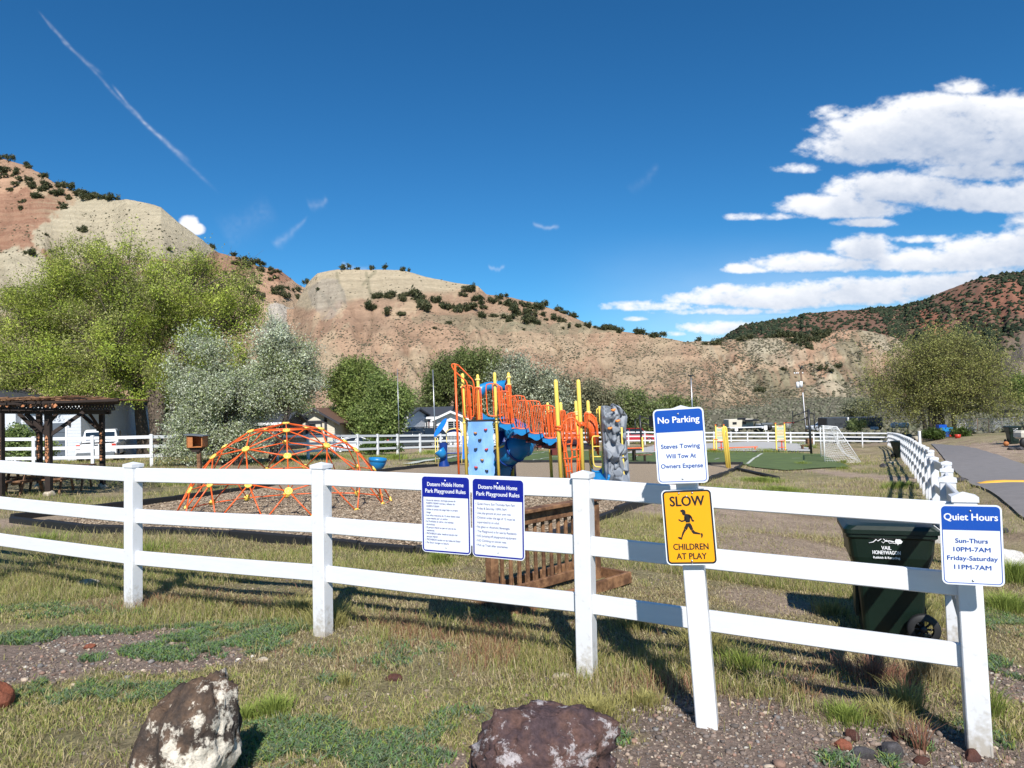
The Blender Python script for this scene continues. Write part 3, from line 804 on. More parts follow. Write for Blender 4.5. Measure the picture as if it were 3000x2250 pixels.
def fence_rails(root, a, b, tops=RAIL_TOP, h=.142, t=.04, n=1, sag=0.0):
    for zt in tops:
        mb = MB(); d = (b - a); dh = Vector((d.x, d.y, 0)).normalized(); yaw = math.atan2(dh.y, dh.x)
        nn = Vector((-dh.y, dh.x, 0)) * t / 2; c = .007
        prof = [(-1, -h + c), (-1, -c), (-1 + .35, 0), (1 - .35, 0), (1, -c), (1, -h + c), (1 - .35, -h), (-1 + .35, -h)]
        vs = []; K = 6 if sag else 1
        for k in range(K + 1):
            p = a + d * (k / K)
            for (s, z) in prof: vs.append(p + nn * s + Vector((0, 0, zt + z - sag * math.sin(math.pi * k / K))))
        fs = [tuple(range(7, -1, -1)), tuple(range(8 * K, 8 * K + 8))]
        for k in range(K):
            for j in range(8): fs.append((8 * k + j, 8 * k + (j + 1) % 8, 8 * k + 8 + (j + 1) % 8, 8 * k + 8 + j))
        mb.add(vs, fs)
        mb.build('rail', MT['vinyl'], root)
YAWF = math.atan2(-1.017, 2.218)
FP = [fence_pt(i) for i in range(-3, 4)]
front = thing('front_fence', 'white three-rail vinyl fence crossing the foreground in front of the playground', 'fence', FP[3])
leans = {0: .002, 3: 0.02, 4: .012, 5: 0.012, 6: -.012}
for i, p in enumerate(FP): fence_post(front, p, YAWF, (0, leans.get(i, 0.01)))
for a, b in zip(FP[:-1], FP[1:]): fence_rails(front, a, b, sag=.004)
# side fence running back along the road
side = []
S0 = FP[6]
for (u, v, Y) in SIDE[1:]:
    p = at(u, v, Y); side.append(Vector((p.x, p.y, p.z - PH)))
tailp = [(2703, 1303, 21.1), (2692, 1298.5, 24), (2684, 1293, 26.5), (2670, 1284.5, 30), (2660, 1279.5, 34), (2648, 1275.5, 39), (2638, 1271.5, 46), (2629, 1269, 54), (2619, 1267.5, 64), (2602, 1266, 76)]
pp = [at(*q) for q in tailp]
ln = [0]
for a, b in zip(pp[:-1], pp[1:]): ln.append(ln[-1] + (b - a).length)
k = 2.44
while k < ln[-1]:
    j = max(i for i in range(len(ln)) if ln[i] <= k); f = (k - ln[j]) / (ln[j + 1] - ln[j]) if j + 1 < len(ln) else 0
    q = pp[j].lerp(pp[min(j + 1, len(pp) - 1)], f); side.append(Vector((q.x, q.y, q.z - PH))); k += 2.44
side.append(pp[-1] - Vector((0, 0, PH)))
sf = thing('side_fence', 'white three-rail vinyl fence running away along the paved lane on the right', 'fence', side[0])
allp = [S0] + side
for i, p in enumerate(side):
    d = allp[min(i + 2, len(allp) - 1)] - allp[i]; fence_post(sf, p, math.atan2(d.y, d.x), (0, random.uniform(-.012, .012)))
for a, b in zip(allp[:-1], allp[1:]): fence_rails(sf, a, b)
# back fence: from the left behind the pergola round to the far corner
bk = [(-1100, 1296, 25), (0, 1277, 31.3), (130, 1278, 31.3), (455, 1271, 32), (700, 1270, 36), (865, 1271, 39.5), (1019, 1271, 44), (1146, 1271, 49), (1300, 1270, 54), (1560, 1266, 62), (1864, 1262, 72), (2020, 1264, 76), (2204, 1264.5, 80), (2400, 1265, 79), (2602, 1266, 76)]
bp = [at(*q) for q in bk]; ln = [0]
for a, b in zip(bp[:-1], bp[1:]): ln.append(ln[-1] + (b - a).length)
back = []; k = 0
while k < ln[-1]:
    j = max(i for i in range(len(ln)) if ln[i] <= k); f = (k - ln[j]) / (ln[j + 1] - ln[j])
    back.append(bp[j].lerp(bp[j + 1], f) - Vector((0, 0, PH))); k += 2.44
back.append(bp[-1] - Vector((0, 0, PH)))
bf = thing('back_fence', 'white three-rail vinyl fence along the far edge of the playground and ball court', 'fence', back[0])
for i, p in enumerate(back[:-1]):
    d = back[min(i + 1, len(back) - 1)] - back[max(i - 1, 0)]; fence_post(bf, p, math.atan2(d.y, d.x), (0, random.uniform(-.01, .01)))
for a, b in zip(back[:-1], back[1:]): fence_rails(bf, a, b)

# ------------------------------------------------------------------ signs
def text_bm(body, size, w=None, off=0.0, align='CENTER', shear=0, sx=1.0, space=1.0):
    cu = D.curves.new('lettering', 'FONT'); cu.body = body; cu.size = size; cu.align_x = align; cu.offset = off
    cu.space_line = space; cu.shear = shear; cu.resolution_u = 3
    o = D.objects.new('t', cu); COL.objects.link(o)
    dg = bpy.context.evaluated_depsgraph_get(); dg.update()
    me = D.meshes.new_from_object(o.evaluated_get(dg))
    v = np.zeros(len(me.vertices) * 3, np.float32); me.vertices.foreach_get('co', v); v = v.reshape(-1, 3)
    fs = [tuple(p.vertices) for p in me.polygons]
    D.objects.remove(o); D.curves.remove(cu); D.meshes.remove(me)
    x0, x1 = v[:, 0].min(), v[:, 0].max(); s = 1.0
    if w: s = w / (x1 - x0)
    v[:, 0] *= s * sx
    return v, fs
def text(parent, m, body, x, z, size, w=None, y=-.0028, off=0.0, align='CENTER', name='lettering', thick=False):
    "x,z: centre (or left edge) and baseline height on the sign face; w: fitted width"
    v, fs = text_bm(body, size, w, 0, align)
    if align == 'CENTER': v[:, 0] -= (v[:, 0].min() + v[:, 0].max()) / 2
    else: v[:, 0] -= v[:, 0].min()
    mb = MB()
    for k, (dx, dz) in enumerate(((-off, 0), (off, 0), (0, off * .6), (0, -off * .6), (0, 0)) if off else ((0, 0),)): mb.add([(p[0] + x + dx, y - k * .00006, p[1] + z + dz) for p in v], fs)
    return mb.build(name, m, parent, world=False)
def rrect(w, h, r, n=6, cx=0, cz=0, top=True, bot=True):
    pts = []
    for (sx, sz, a0) in ((1, 1, 0), (-1, 1, 90), (-1, -1, 180), (1, -1, 270)):
        rr = r if (sz > 0 and top) or (sz < 0 and bot) else 0
        if rr == 0: pts.append((cx + sx * w / 2, cz + sz * h / 2)); continue
        for k in range(n + 1):
            a = math.radians(a0 + 90 * k / n)
            pts.append((cx + sx * (w / 2 - rr) + rr * math.cos(a), cz + sz * (h / 2 - rr) + rr * math.sin(a)))
    return pts
def face(parent, poly, y, m, name): 
    mb = MB(); mb.add([(p[0], y, p[1]) for p in poly], [tuple(range(len(poly)))[::-1]])
    return mb.build(name, m, parent, world=False)
def ring(parent, outer, inner, y, m, name):
    mb = MB(); n = len(outer); vs = [(p[0], y, p[1]) for p in outer] + [(p[0], y, p[1]) for p in inner]
    mb.add(vs, [(k, n + k, n + (k + 1) % n, (k + 1) % n) for k in range(n)])
    return mb.build(name, m, parent, world=False)
def plate(root, w, h, r, m):
    mb = MB(); mb.prism(rrect(w, h, r), -.001, .0015); return mb.build('plate', m, root, world=False)
def bolt(root, x, z, m=None, r=.0065):
    mb = MB(); mb.lathe((x, -.001, z), [(r, 0), (r, -.003), (r * .6, -.006), (0.0005, -.007)], 10, 'y'); mb.build('bolt', m or MT['steel'], root, world=False)

# the post that carries the two middle signs
sp_b = at(2072, 2109, 4.42); sp_b.z = g1(sp_b.x, sp_b.y)
sp_t = at(1994, 1187, 4.47)
spt = thing('sign_post', 'leaning white vinyl post carrying two signs in front of the fence', 'post', sp_b)
dv = (sp_t - sp_b); Lp = dv.length
Rm = Matrix.Rotation(-.33, 3, 'Z')
zax = dv.normalized(); xax = (Rm @ Vector((1, 0, 0))); xax = (xax - zax * xax.dot(zax)).normalized(); yax = zax.cross(xax)
RP = Matrix((xax, yax, zax)).transposed()
mb = MB(); mb.bbox(sp_b + RP @ Vector((0, 0, (Lp - .05) / 2 - .15)), (PW, PW, Lp - .05 + .3), .006, RP); mb.build('post', MT['vinyl'], spt)
mb = cap_mesh(PW, Lp); mb.v = [tuple(sp_b + RP @ Vector(p)) for p in mb.v]; mb.build('post_cap', MT['vinyl'], spt)
W18, H18 = .305, .457
def regular_sign(loc, rot, label, head, hw, lines, ink, band):
    r = thing('sign', label, 'sign', loc, rot)
    plate(r, W18, H18, .03, MT['sign_white'])
    hb = .135
    face(r, rrect(W18 - .018, hb, .022, 6, 0, H18 / 2 - .009 - hb / 2, bot=False), -.0022, band, 'header_band')
    ring(r, rrect(W18 - .018, H18 - .018, .022), rrect(W18 - .026, H18 - .026, .019), -.0018, band, 'border')
    text(r, MT['ink_white'], head, 0, H18 / 2 - .088, .055, hw, off=.0012)
    for (t, z, s, w) in lines: text(r, ink, t, 0, z, s, w, off=.0007)
    bolt(r, 0, H18 / 2 - .035); bolt(r, 0, -H18 / 2 + .028)
    return r
regular_sign((1.014, 4.337, HC - .276), (-.016, -.039, -.358), 'blue and white No Parking sign, upper one on the leaning post', 'No Parking', .248,
             [('Steves Towing', -.015, .038, .232), ('Will Tow At', -.075, .038, .178), ('Owners Expense', -.135, .038, .250)], MT['ink_blue'], MT['sign_blue'])
regular_sign((2.572, 4.045, HC - .868), (.04, -.004, -.36), 'blue and white Quiet Hours sign on the corner post', 'Quiet Hours', .262,
             [('Sun-Thurs', .012, .036, .158), ('10PM-7AM', -.037, .036, .180), ('Friday-Saturday', -.087, .036, .246), ('11PM-7AM', -.138, .036, .180)], MT['ink_blue'], MT['sign_blue'])
# children at play
sl = thing('sign', 'yellow and black children at play sign below the No Parking sign', 'sign', (1.055, 4.36, HC - .774), (-.052, -.051, -.32))
plate(sl, W18, H18, .03, MT['sign_white'])
ring(sl, rrect(W18 - .014, H18 - .014, .025), rrect(W18 - .034, H18 - .034, .016), -.0020, MT['ink_black'], 'border')
face(sl, rrect(W18 - .034, H18 - .034, .016), -.0016, MT['sign_yellow'], 'yellow_field')
text(sl, MT['ink_black'], 'SLOW', 0, .128, .085, .205, off=.0022)
text(sl, MT['ink_black'], 'CHILDREN', 0, -.136, .052, .208, off=.0012)
text(sl, MT['ink_black'], 'AT PLAY', 0, -.193, .052, .178, off=.0012)
def kid():
    K = lambda x, y: ((x - 500) / 3.0175 / 478 * W18 * 1.0 * 1.0, 0)
    # silhouette pieces in sign coordinates (metres), traced as simple polygons
    s = W18 / 445.0; ox, oz = 500, 1190
    def P(pts): return [((x - ox) * s, -(y - oz) * s) for (x, y) in pts]
    mb = MB()
    def poly(pts):
        q = P(pts); mb.add([(p[0], -.0028, p[1]) for p in q], [tuple(range(len(q)))])
    poly([(436, 1040), (455, 1034), (472, 1040), (480, 1056), (479, 1074), (470, 1086), (458, 1087), (447, 1074), (449, 1062), (435, 1054)])
    poly([(468, 1082), (484, 1074), (512, 1080), (524, 1092), (516, 1120), (510, 1150), (476, 1150), (470, 1132), (462, 1110)])
    poly([(500, 1080), (522, 1088), (534, 1106), (536, 1126), (549, 1132), (546, 1144), (532, 1144), (524, 1134), (520, 1112), (506, 1104)])
    poly([(484, 1100), (474, 1136), (440, 1146), (426, 1138), (412, 1130), (413, 1118), (424, 1122), (438, 1132), (460, 1128), (468, 1104)])
    poly([(476, 1158), (512, 1156), (524, 1176), (534, 1212), (512, 1222), (494, 1186), (480, 1216), (452, 1202), (468, 1176)])
    poly([(454, 1206), (474, 1216), (456, 1238), (444, 1262), (432, 1286), (424, 1280), (436, 1240), (446, 1222)])
    poly([(394, 1278), (412, 1276), (434, 1286), (430, 1300), (410, 1296), (396, 1286)])
    poly([(514, 1224), (534, 1214), (548, 1232), (590, 1246), (592, 1258), (552, 1254), (530, 1250)])
    poly([(594, 1250), (608, 1246), (614, 1262), (606, 1286), (596, 1286), (598, 1268)])
    return mb.build('running_child_emblem', MT['ink_black'], sl, world=False)
kid()
bolt(sl, -.045, .205); bolt(sl, .035, .205); bolt(sl, 0, .185); bolt(sl, 0, -.203); bolt(sl, 0, -.218, r=.004)
# two rules signs on the rails
def on_fence(i, z, out=.03):
    p = fence_pt(i); n = Vector((-.417, -.909, 0)); return Vector((p.x, p.y, 0)) + n * out + Vector((0, 0, z))
def rules_sign(x, z, label, lines, bold, roll):
    i = (x - FX0) / 2.218; p = on_fence(i, HC + z)
    r = thing('sign', label, 'sign', p, (0, roll, YAWF)); w, h = .452, .62
    plate(r, w, h, .035, MT['sign_white'])
    face(r, rrect(w - .014, .165, .028, 6, 0, h / 2 - .007 - .0825, bot=False), -.0022, MT['sign_navy'], 'header_band')
    ring(r, rrect(w - .014, h - .014, .028), rrect(w - .038, h - .038, .012), -.0018, MT['sign_navy'], 'border')
    text(r, MT['ink_white'], 'Dotsero Mobile Home', 0, h / 2 - .083, .046, .335, off=.0007)
    text(r, MT['ink_white'], 'Park Playground Rules', 0, h / 2 - .137, .046, .372, off=.0007)
    zz = lines[0]; body = lines[1]; st = lines[2]; sz = lines[3]
    for t in body:
        bl = t.startswith('*'); s = t.lstrip('*')
        v, fs = text_bm(s, sz, None, 0, 'LEFT'); v[:, 0] = (v[:, 0] - v[:, 0].min()) * .86
        if v[:, 0].max() > w - .078: v[:, 0] *= (w - .078) / v[:, 0].max()
        mb = MB(); mb.add([(p_[0] - w / 2 + .046, -.0026, p_[1] + zz) for p_ in v], fs); mb.add([(p_[0] - w / 2 + .046 + bold, -.0027, p_[1] + zz) for p_ in v], fs)
        if bl: mb.lathe((-w / 2 + .034, -.0021, zz + sz * .3), [(0.0001, -.0005), (.0028, 0)], 8, 'y')
        mb.build('lettering', MT['ink_navy'], r, world=False); zz -= st * (1.0)
        if bl and False: pass
    bolt(r, 0, h / 2 - .035, MT['ink_white']); bolt(r, 0, -h / 2 + .045, r=.005)
    return r
rules_sign(-.553, -.865, 'navy and white rules sign in Spanish, left of the pair on the fence', (.105, ['*Horas de silencio: domingo-jueves de', '9:00PM-7:00AM viernes y sábado de', '10:00PM-7:00AM', '*Utilize el campo de juego bajo tu propio', 'riesgo', '*Los niños menores de 12 años deben estar', 'supervisados por un adulto', '*Es Prohibido el vidrio y las bebidas', 'alcohólicas', '*El parque infantil es para el uso de los', 'residentes', '*PROHIBIDO saltar desde el equipo del', 'parque infantil', '*PROHIBIDO escalar en las redes de fútbol', '*Por favor recogan su basura'], .0245, .021), .0005, .012)
rules_sign(-.128, -.878, 'navy and white rules sign in English, right of the pair on the fence', (.10, ['*Quiet Hours: Sun-Thursday 9pm-7am', 'Friday & Saturday 10PM-7AM', '*Use play ground at your own risk', '*Children under the age of 12 must be', 'supervised by an adult', '*No glass or Alcoholic Beverages', '*The Playground is for use by Residents', '*NO Jumping off playground equipment', '*NO Climbing on soccer nets', '*Pick up Trash after yourselves'], .036, .025), .0002, .02)
# ------------------------------------------------------------------ rocks
def ico(sub=3):
    import bmesh
    bm = bmesh.new(); bmesh.ops.create_icosphere(bm, subdivisions=sub, radius=1.0)
    v = np.array([p.co[:] for p in bm.verts]); f = np.array([[q.index for q in p.verts] for p in bm.faces]); bm.free(); return v, f
ICO = {k: ico(k) for k in (1, 2, 3, 4, 5)}
def noise3(v, s, sd):
    return (fbm(v[:, 0] * s + v[:, 2] * s * .7 + 31, v[:, 1] * s - v[:, 2] * s * .6 + 7, sd, 5, .55) + fbm(v[:, 2] * s + 11, v[:, 0] * s * .8 - v[:, 1] * s + 3, sd + 40, 5, .55)) - 1
def rock_shape(size, sub=4, rough=.25, fine=.05, sd=1, planes=14, mid=0):
    v, f = ICO[sub]; v = v.copy(); r = np.random.default_rng(sd)
    d = r.normal(size=(planes, 3)); d /= np.linalg.norm(d, axis=1)[:, None]; h = r.uniform(.62, .98, planes)
    for k in range(planes):                     # chip flat facets off the ball
        t = v @ d[k]; ex = np.clip(t - h[k], 0, None); v -= ex[:, None] * d[k] * .93
    n = v / np.linalg.norm(v, axis=1)[:, None]
    v += n * (noise3(v, 2.1, sd)[:, None] * rough + noise3(v, 9, sd + 5)[:, None] * fine + (noise3(v, 24, sd + 9)[:, None] * fine * .5 - mid * np.clip(.10 - np.abs(noise3(v, 3.2, sd + 15)), 0, 1)[:, None] * 6 if mid else 0))
    return v * np.array(size) , f
def rock_material(name, base, second, lichen, k, ls=5.0, rough=.9):
    m = D.materials.new(name); m.use_nodes = True; nt = m.node_tree; N = nt.nodes; L = nt.links; b = N['Principled BSDF']
    b.inputs['Roughness'].default_value = rough; b.inputs['Specular IOR Level'].default_value = .2
    tc = N.new('ShaderNodeTexCoord')
    def noise(s, d=7, r=.65):
        n = N.new('ShaderNodeTexNoise'); n.inputs['Scale'].default_value = s; n.inputs['Detail'].default_value = d; n.inputs['Roughness'].default_value = r
        L.new(tc.outputs['Object'], n.inputs['Vector']); return n.outputs['Fac']
    def rng(x, a0, a1, b0, b1):
        q = N.new('ShaderNodeMapRange'); L.new(x, q.inputs[0])
        for i, t in enumerate((a0, a1, b0, b1)): q.inputs[i + 1].default_value = t
        return q.outputs[0]
    def mix(a, c, f):
        x = N.new('ShaderNodeMixRGB')
        if isinstance(a, tuple): x.inputs[1].default_value = rgb(a)
        else: L.new(a, x.inputs[1])
        x.inputs[2].default_value = rgb(c); L.new(f, x.inputs[0]); return x.outputs[0]
    c = mix(tuple(base), second, rng(noise(6), .42, .6, 0, 1))
    n1 = noise(ls, 9, .75); c = mix(c, lichen, rng(n1, k, k + .05, 0, 1))
    n2 = noise(40, 6, .7); s = N.new('ShaderNodeVectorMath'); s.operation = 'SCALE'; L.new(c, s.inputs[0]); L.new(rng(n2, .3, .7, .6, 1.35), s.inputs['Scale'])
    L.new(s.outputs[0], b.inputs['Base Color'])
    bp = N.new('ShaderNodeBump'); bp.inputs['Strength'].default_value = 1; bp.inputs['Distance'].default_value = .012
    L.new(n2, bp.inputs['Height']); L.new(bp.outputs[0], b.inputs['Normal'])
    return m
MR_dark = rock_material('dark_basalt_with_white_paint_stains', (.055, .043, .037), (.13, .085, .058), (.66, .60, .50), .495, 3.4)
MR_pur = rock_material('purple_brown_scoria', (.075, .05, .054), (.12, .068, .056), (.40, .36, .36), .55, 7.0)
MR_red = rock_material('red_sandstone', (.30, .10, .055), (.22, .08, .05), (.35, .2, .15), .66)
MR_pale = rock_material('pale_limestone', (.52, .46, .36), (.44, .36, .26), (.6, .56, .48), .6)
MR_grey = rock_material('grey_lava', (.085, .08, .085), (.05, .045, .045), (.25, .22, .2), .66)
MR_rust = rock_material('rusty_lava', (.12, .05, .035), (.07, .035, .03), (.25, .2, .18), .7)
MR_white = rock_material('white_boulder_stone', (.62, .60, .56), (.5, .48, .45), (.7, .69, .66), .6)
def rock(label, m, loc, size, sub=4, rough=.25, fine=.05, sd=1, rot=0, shear=None, name='rock', cat='rock', group=None, mid=0):
    v, f = rock_shape(size, sub, rough, fine, sd, mid=mid)
    if shear is not None: v[:, 0] += v[:, 2] * shear
    c, s = math.cos(rot), math.sin(rot); v = v @ np.array([[c, s, 0], [-s, c, 0], [0, 0, 1]])
    o = np_mesh(name, v, f, m, smooth=sub < 5); o.location = loc; tag(o, label, cat, group); return o
p = at(560, 2200, 3.75)
r_ = rock('large dark boulder splashed with white, bottom left corner of the foreground', MR_dark, (at(535, 2200, 3.7).x, 3.72, g1(-1.7, 3.72) + .12), (.26, .24, .50), 5, .36, .10, 12, .3, .26, 'boulder', 'boulder', mid=.09)
p = at(1600, 2240, 3.95)
rock('broad purple-brown lava boulder at the bottom centre of the foreground', MR_pur, (at(1605, 2200, 3.85).x, 3.85, g1(.2, 3.85) + .12), (.42, .28, .285), 5, .42, .13, 33, .1, None, 'boulder', 'boulder', mid=.10)
q = gp(0, 2080); rock('red sandstone rock cut by the left edge of the foreground', MR_red, (q.x - .06, q.y, q.z + .08), (.13, .13, .15), 4, .2, .03, 4)
q = gp(2985, 1668); rock('white boulder beside the lane behind the Quiet Hours sign', MR_white, (q.x - .05, q.y + .2, q.z + .10), (.24, .24, .20), 4, .2, .02, 6)
q = gp(1640, 1985); rock('pale flat stone in the grass left of the middle fence post', MR_pale, (q.x, q.y, q.z + .0), (.09, .06, .035), 3, .2, .03, 7)
q = gp(1152, 1990); rock('brown half-buried stone in the grass', MR_rust, (q.x, q.y, q.z), (.07, .06, .04), 3, .2, .03, 8)
for i, (u, v, sx, sy, sz, m, lab) in enumerate(((2640, 2165, .09, .06, .05, MR_rust, 'red-brown lava stone, largest reddish one in the rubble by the corner post'), (2610, 2215, .075, .07, .06, MR_grey, 'blue-grey lava stone in the rubble left of the corner post'),
    (2470, 2190, .06, .05, .035, MR_red, 'small red stone at the left end of the rubble'), (2530, 2215, .07, .05, .04, MR_grey, 'flat dark stone in the rubble by the bottom edge'),
    (2500, 2165, .06, .045, .045, MR_rust, 'brown angular stone at the back of the rubble'), (2850, 2222, .07, .05, .04, MR_rust, 'brown stone right at the foot of the corner post'), (2700, 2235, .05, .04, .03, MR_rust, 'small brown stone at the bottom edge between rubble and corner post'),
    (2940, 1560, .13, .1, .07, MR_grey, 'dark stone in the verge beside the lane'), (2818, 1412, .22, .16, .12, MR_grey, 'grey lava rock on the verge near the speed bump'), (905, 1765, .1, .06, .045, MR_pale, 'pale stone in the weeds behind the left fence panel'),
    (260, 1712, .13, .08, .06, MR_pale, 'whitish stone in the shade under the left fence panel'), (2590, 1370, .3, .22, .16, MR_grey, 'dark lava rock on the bare dirt near the soccer goal'), (2613, 1358, .22, .15, .10, MR_pale, 'small white stone on the dirt beside the lava rock'), (770, 1935, .06, .04, .02, MR_pale, 'pale pebble stone on the gravel above the boulder'), (262, 1898, .06, .04, .03, MR_red, 'tan stone lying on the dark gravel patch'))):
    q = gp(u, v); rock(lab, m, (q.x, q.y, q.z + sz * .35), (sx, sy, sz), 3, .22, .05, 50 + i, random.random() * 3)

# loose gravel close to the camera
def gravel():
    vs, fs = ICO[1]; n = 38000
    x = RNG.uniform(-4.2, 4.6, n * 3); y = RNG.uniform(3.2, 9.5, n * 3)
    keep = RNG.random(n * 3) < (gravel_mask(x, y) * .95 + .10) * np.clip(1.5 - y / 8, .15, 1)
    x, y = x[keep][:n], y[keep][:n]; n = len(x); z = gz(x, y)
    s = np.exp(RNG.normal(-5.0, .55, n)); s = np.clip(s, .003, .036)
    sc = s[:, None] * RNG.uniform(.6, 1.2, (n, 3)) * np.array([1, 1, .6])
    base = vs[None] * (1 + (RNG.random((n, len(vs), 1)) - .5) * .5) * sc[:, None, :]
    V = base + np.stack([x, y, z + s * .25], -1)[:, None, :]
    pal = np.array([[.21, .16, .13], [.14, .115, .10], [.30, .23, .175], [.25, .155, .115], [.42, .34, .26], [.52, .48, .41], [.21, .195, .185]])
    c = pal[RNG.choice(7, n, p=[.3, .24, .15, .12, .08, .04, .07])] * RNG.uniform(.7, 1.25, (n, 1))
    F_ = (fs[None] + (np.arange(n) * len(vs))[:, None, None]).reshape(-1, 3)
    np_mesh('gravel', V.reshape(-1, 3), F_, MT['stone'], np.repeat(c, len(vs), 0), kind='stuff')
gravel()
# wood chips and pebbles scattered on the mulch and bare ground, farther off
def chips():
    n = 80000; x = RNG.uniform(-9, 8, n * 3); y = RNG.uniform(8.5, 22, n * 3)
    P = [(p.x, p.y) for p in MULCH_W]; xs = [p[0] for p in P]; ys = [p[1] for p in P]; ins = np.zeros(len(x), bool); j = len(P) - 1
    for i in range(len(P)):
        ins ^= ((ys[i] > y) != (ys[j] > y)) & (x < (xs[j] - xs[i]) * (y - ys[i]) / (ys[j] - ys[i] + 1e-9) + xs[i]); j = i
    x, y = x[ins][:n], y[ins][:n]; n = len(x); z = gz(x, y) + .035
    a = RNG.random(n) * 6.28; l = RNG.uniform(.012, .034, n); w = RNG.uniform(.005, .012, n); t = RNG.uniform(-.35, .35, n)
    dx, dy = np.cos(a), np.sin(a)
    c0 = np.stack([x, y, z + .012], -1); e = np.stack([dx * l, dy * l, t * l], -1); s = np.stack([-dy * w, dx * w, RNG.uniform(-.6, .6, n) * w], -1)
    V = np.stack([c0 - e - s, c0 + e - s, c0 + e + s, c0 - e + s], 1).reshape(-1, 3)
    q = np.arange(n)[:, None] * 4; F_ = np.concatenate([q + [0, 1, 2], q + [0, 2, 3]])
    pal = np.array([[.40, .31, .21], [.34, .255, .17], [.48, .39, .28], [.27, .20, .14]]); c = pal[RNG.choice(4, n)] * RNG.uniform(.75, 1.2, (n, 1))
    np_mesh('wood_chips', V, F_, MT['stone'], np.repeat(c, 4, 0), kind='stuff')
chips()

# ------------------------------------------------------------------ grass and weeds
def blades(x, y, h, w, col, lean=.35, name='grass', seg2=True, dirs=None, tipc=None, z=None):
    n = len(x); z = gz(x, y) if z is None else z
    a = RNG.random(n) * 6.283; b = RNG.random(n) * 6.283 if dirs is None else dirs
    ln = h * lean * RNG.uniform(.2, 1.6, n)
    wx, wy = np.cos(a) * w, np.sin(a) * w; lx, ly = np.cos(b) * ln, np.sin(b) * ln
    P0 = np.stack([x - wx, y - wy, z - .01], -1); P1 = np.stack([x + wx, y + wy, z - .01], -1)
    m0 = np.stack([x + lx * .35 - wx * .7, y + ly * .35 - wy * .7, z + h * .6], -1); m1 = np.stack([x + lx * .35 + wx * .7, y + ly * .35 + wy * .7, z + h * .6], -1)
    T = np.stack([x + lx, y + ly, z + h * RNG.uniform(.8, 1, n)], -1)
    if tipc is None: tipc = col * 1.15
    if seg2:
        V = np.stack([P0, P1, m0, m1, T], 1).reshape(-1, 3); q = np.arange(n)[:, None] * 5
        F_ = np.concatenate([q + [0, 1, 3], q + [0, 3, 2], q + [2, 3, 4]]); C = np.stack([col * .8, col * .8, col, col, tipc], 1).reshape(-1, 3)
    else:
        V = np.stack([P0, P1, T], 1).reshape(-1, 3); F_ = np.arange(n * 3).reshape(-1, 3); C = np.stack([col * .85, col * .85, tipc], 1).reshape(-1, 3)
    return np_mesh(name, V, F_, MT['grass'], C, kind='stuff')
def clear_of(x, y, pads):
    k = np.ones(len(x), bool)
    for (a, b, r) in pads: k &= (x - a) ** 2 + (y - b) ** 2 > r * r
    return k
def in_poly(x, y, P):
    xs = [p[0] for p in P]; ys = [p[1] for p in P]; ins = np.zeros(len(x), bool); j = len(P) - 1
    for i in range(len(P)):
        ins ^= ((ys[i] > y) != (ys[j] > y)) & (x < (xs[j] - xs[i]) * (y - ys[i]) / (ys[j] - ys[i] + 1e-9) + xs[i]); j = i
    return ins
PAV = [[(p.x, p.y) for p in MULCH_W], [(p[0], p[1]) for p in ROAD_W], [tuple(gp(*p))[:2] for p in TURF], [tuple(gp(*p))[:2] for p in COURT]]
def off_paved(x, y, which=(0, 1, 2, 3)):
    k = np.ones(len(x), bool)
    for i in which: k &= ~in_poly(x, y, PAV[i])
    return k
DRY = np.array([.47, .39, .22]); OLV = np.array([.36, .33, .12]); GRN = np.array([.25, .31, .07]); BLU = np.array([.17, .23, .135]); REDG = np.array([.34, .17, .11]); STRAW = np.array([.55, .47, .29])
def pick(n, cs, ps, j=.25): return np.array(cs)[RNG.choice(len(cs), n, p=ps)] * RNG.uniform(1 - j, 1 + j, (n, 1))
def clumped(n, x0, x1, y0, y1, s=.9, sd=5, pw=2.0, lo=.35):
    x = RNG.uniform(x0, x1, n * 3); y = y0 + (y1 - y0) * RNG.random(n * 3) ** 1.25
    d = np.clip((fbm(x / s, y / s, sd, 4) - lo) * 2.4, 0, 1) ** pw
    k = (RNG.random(n * 3) < d) & (np.abs(x) < y * .8 + 1.0) & off_paved(x, y, (0, 1))
    return x[k][:n], y[k][:n]
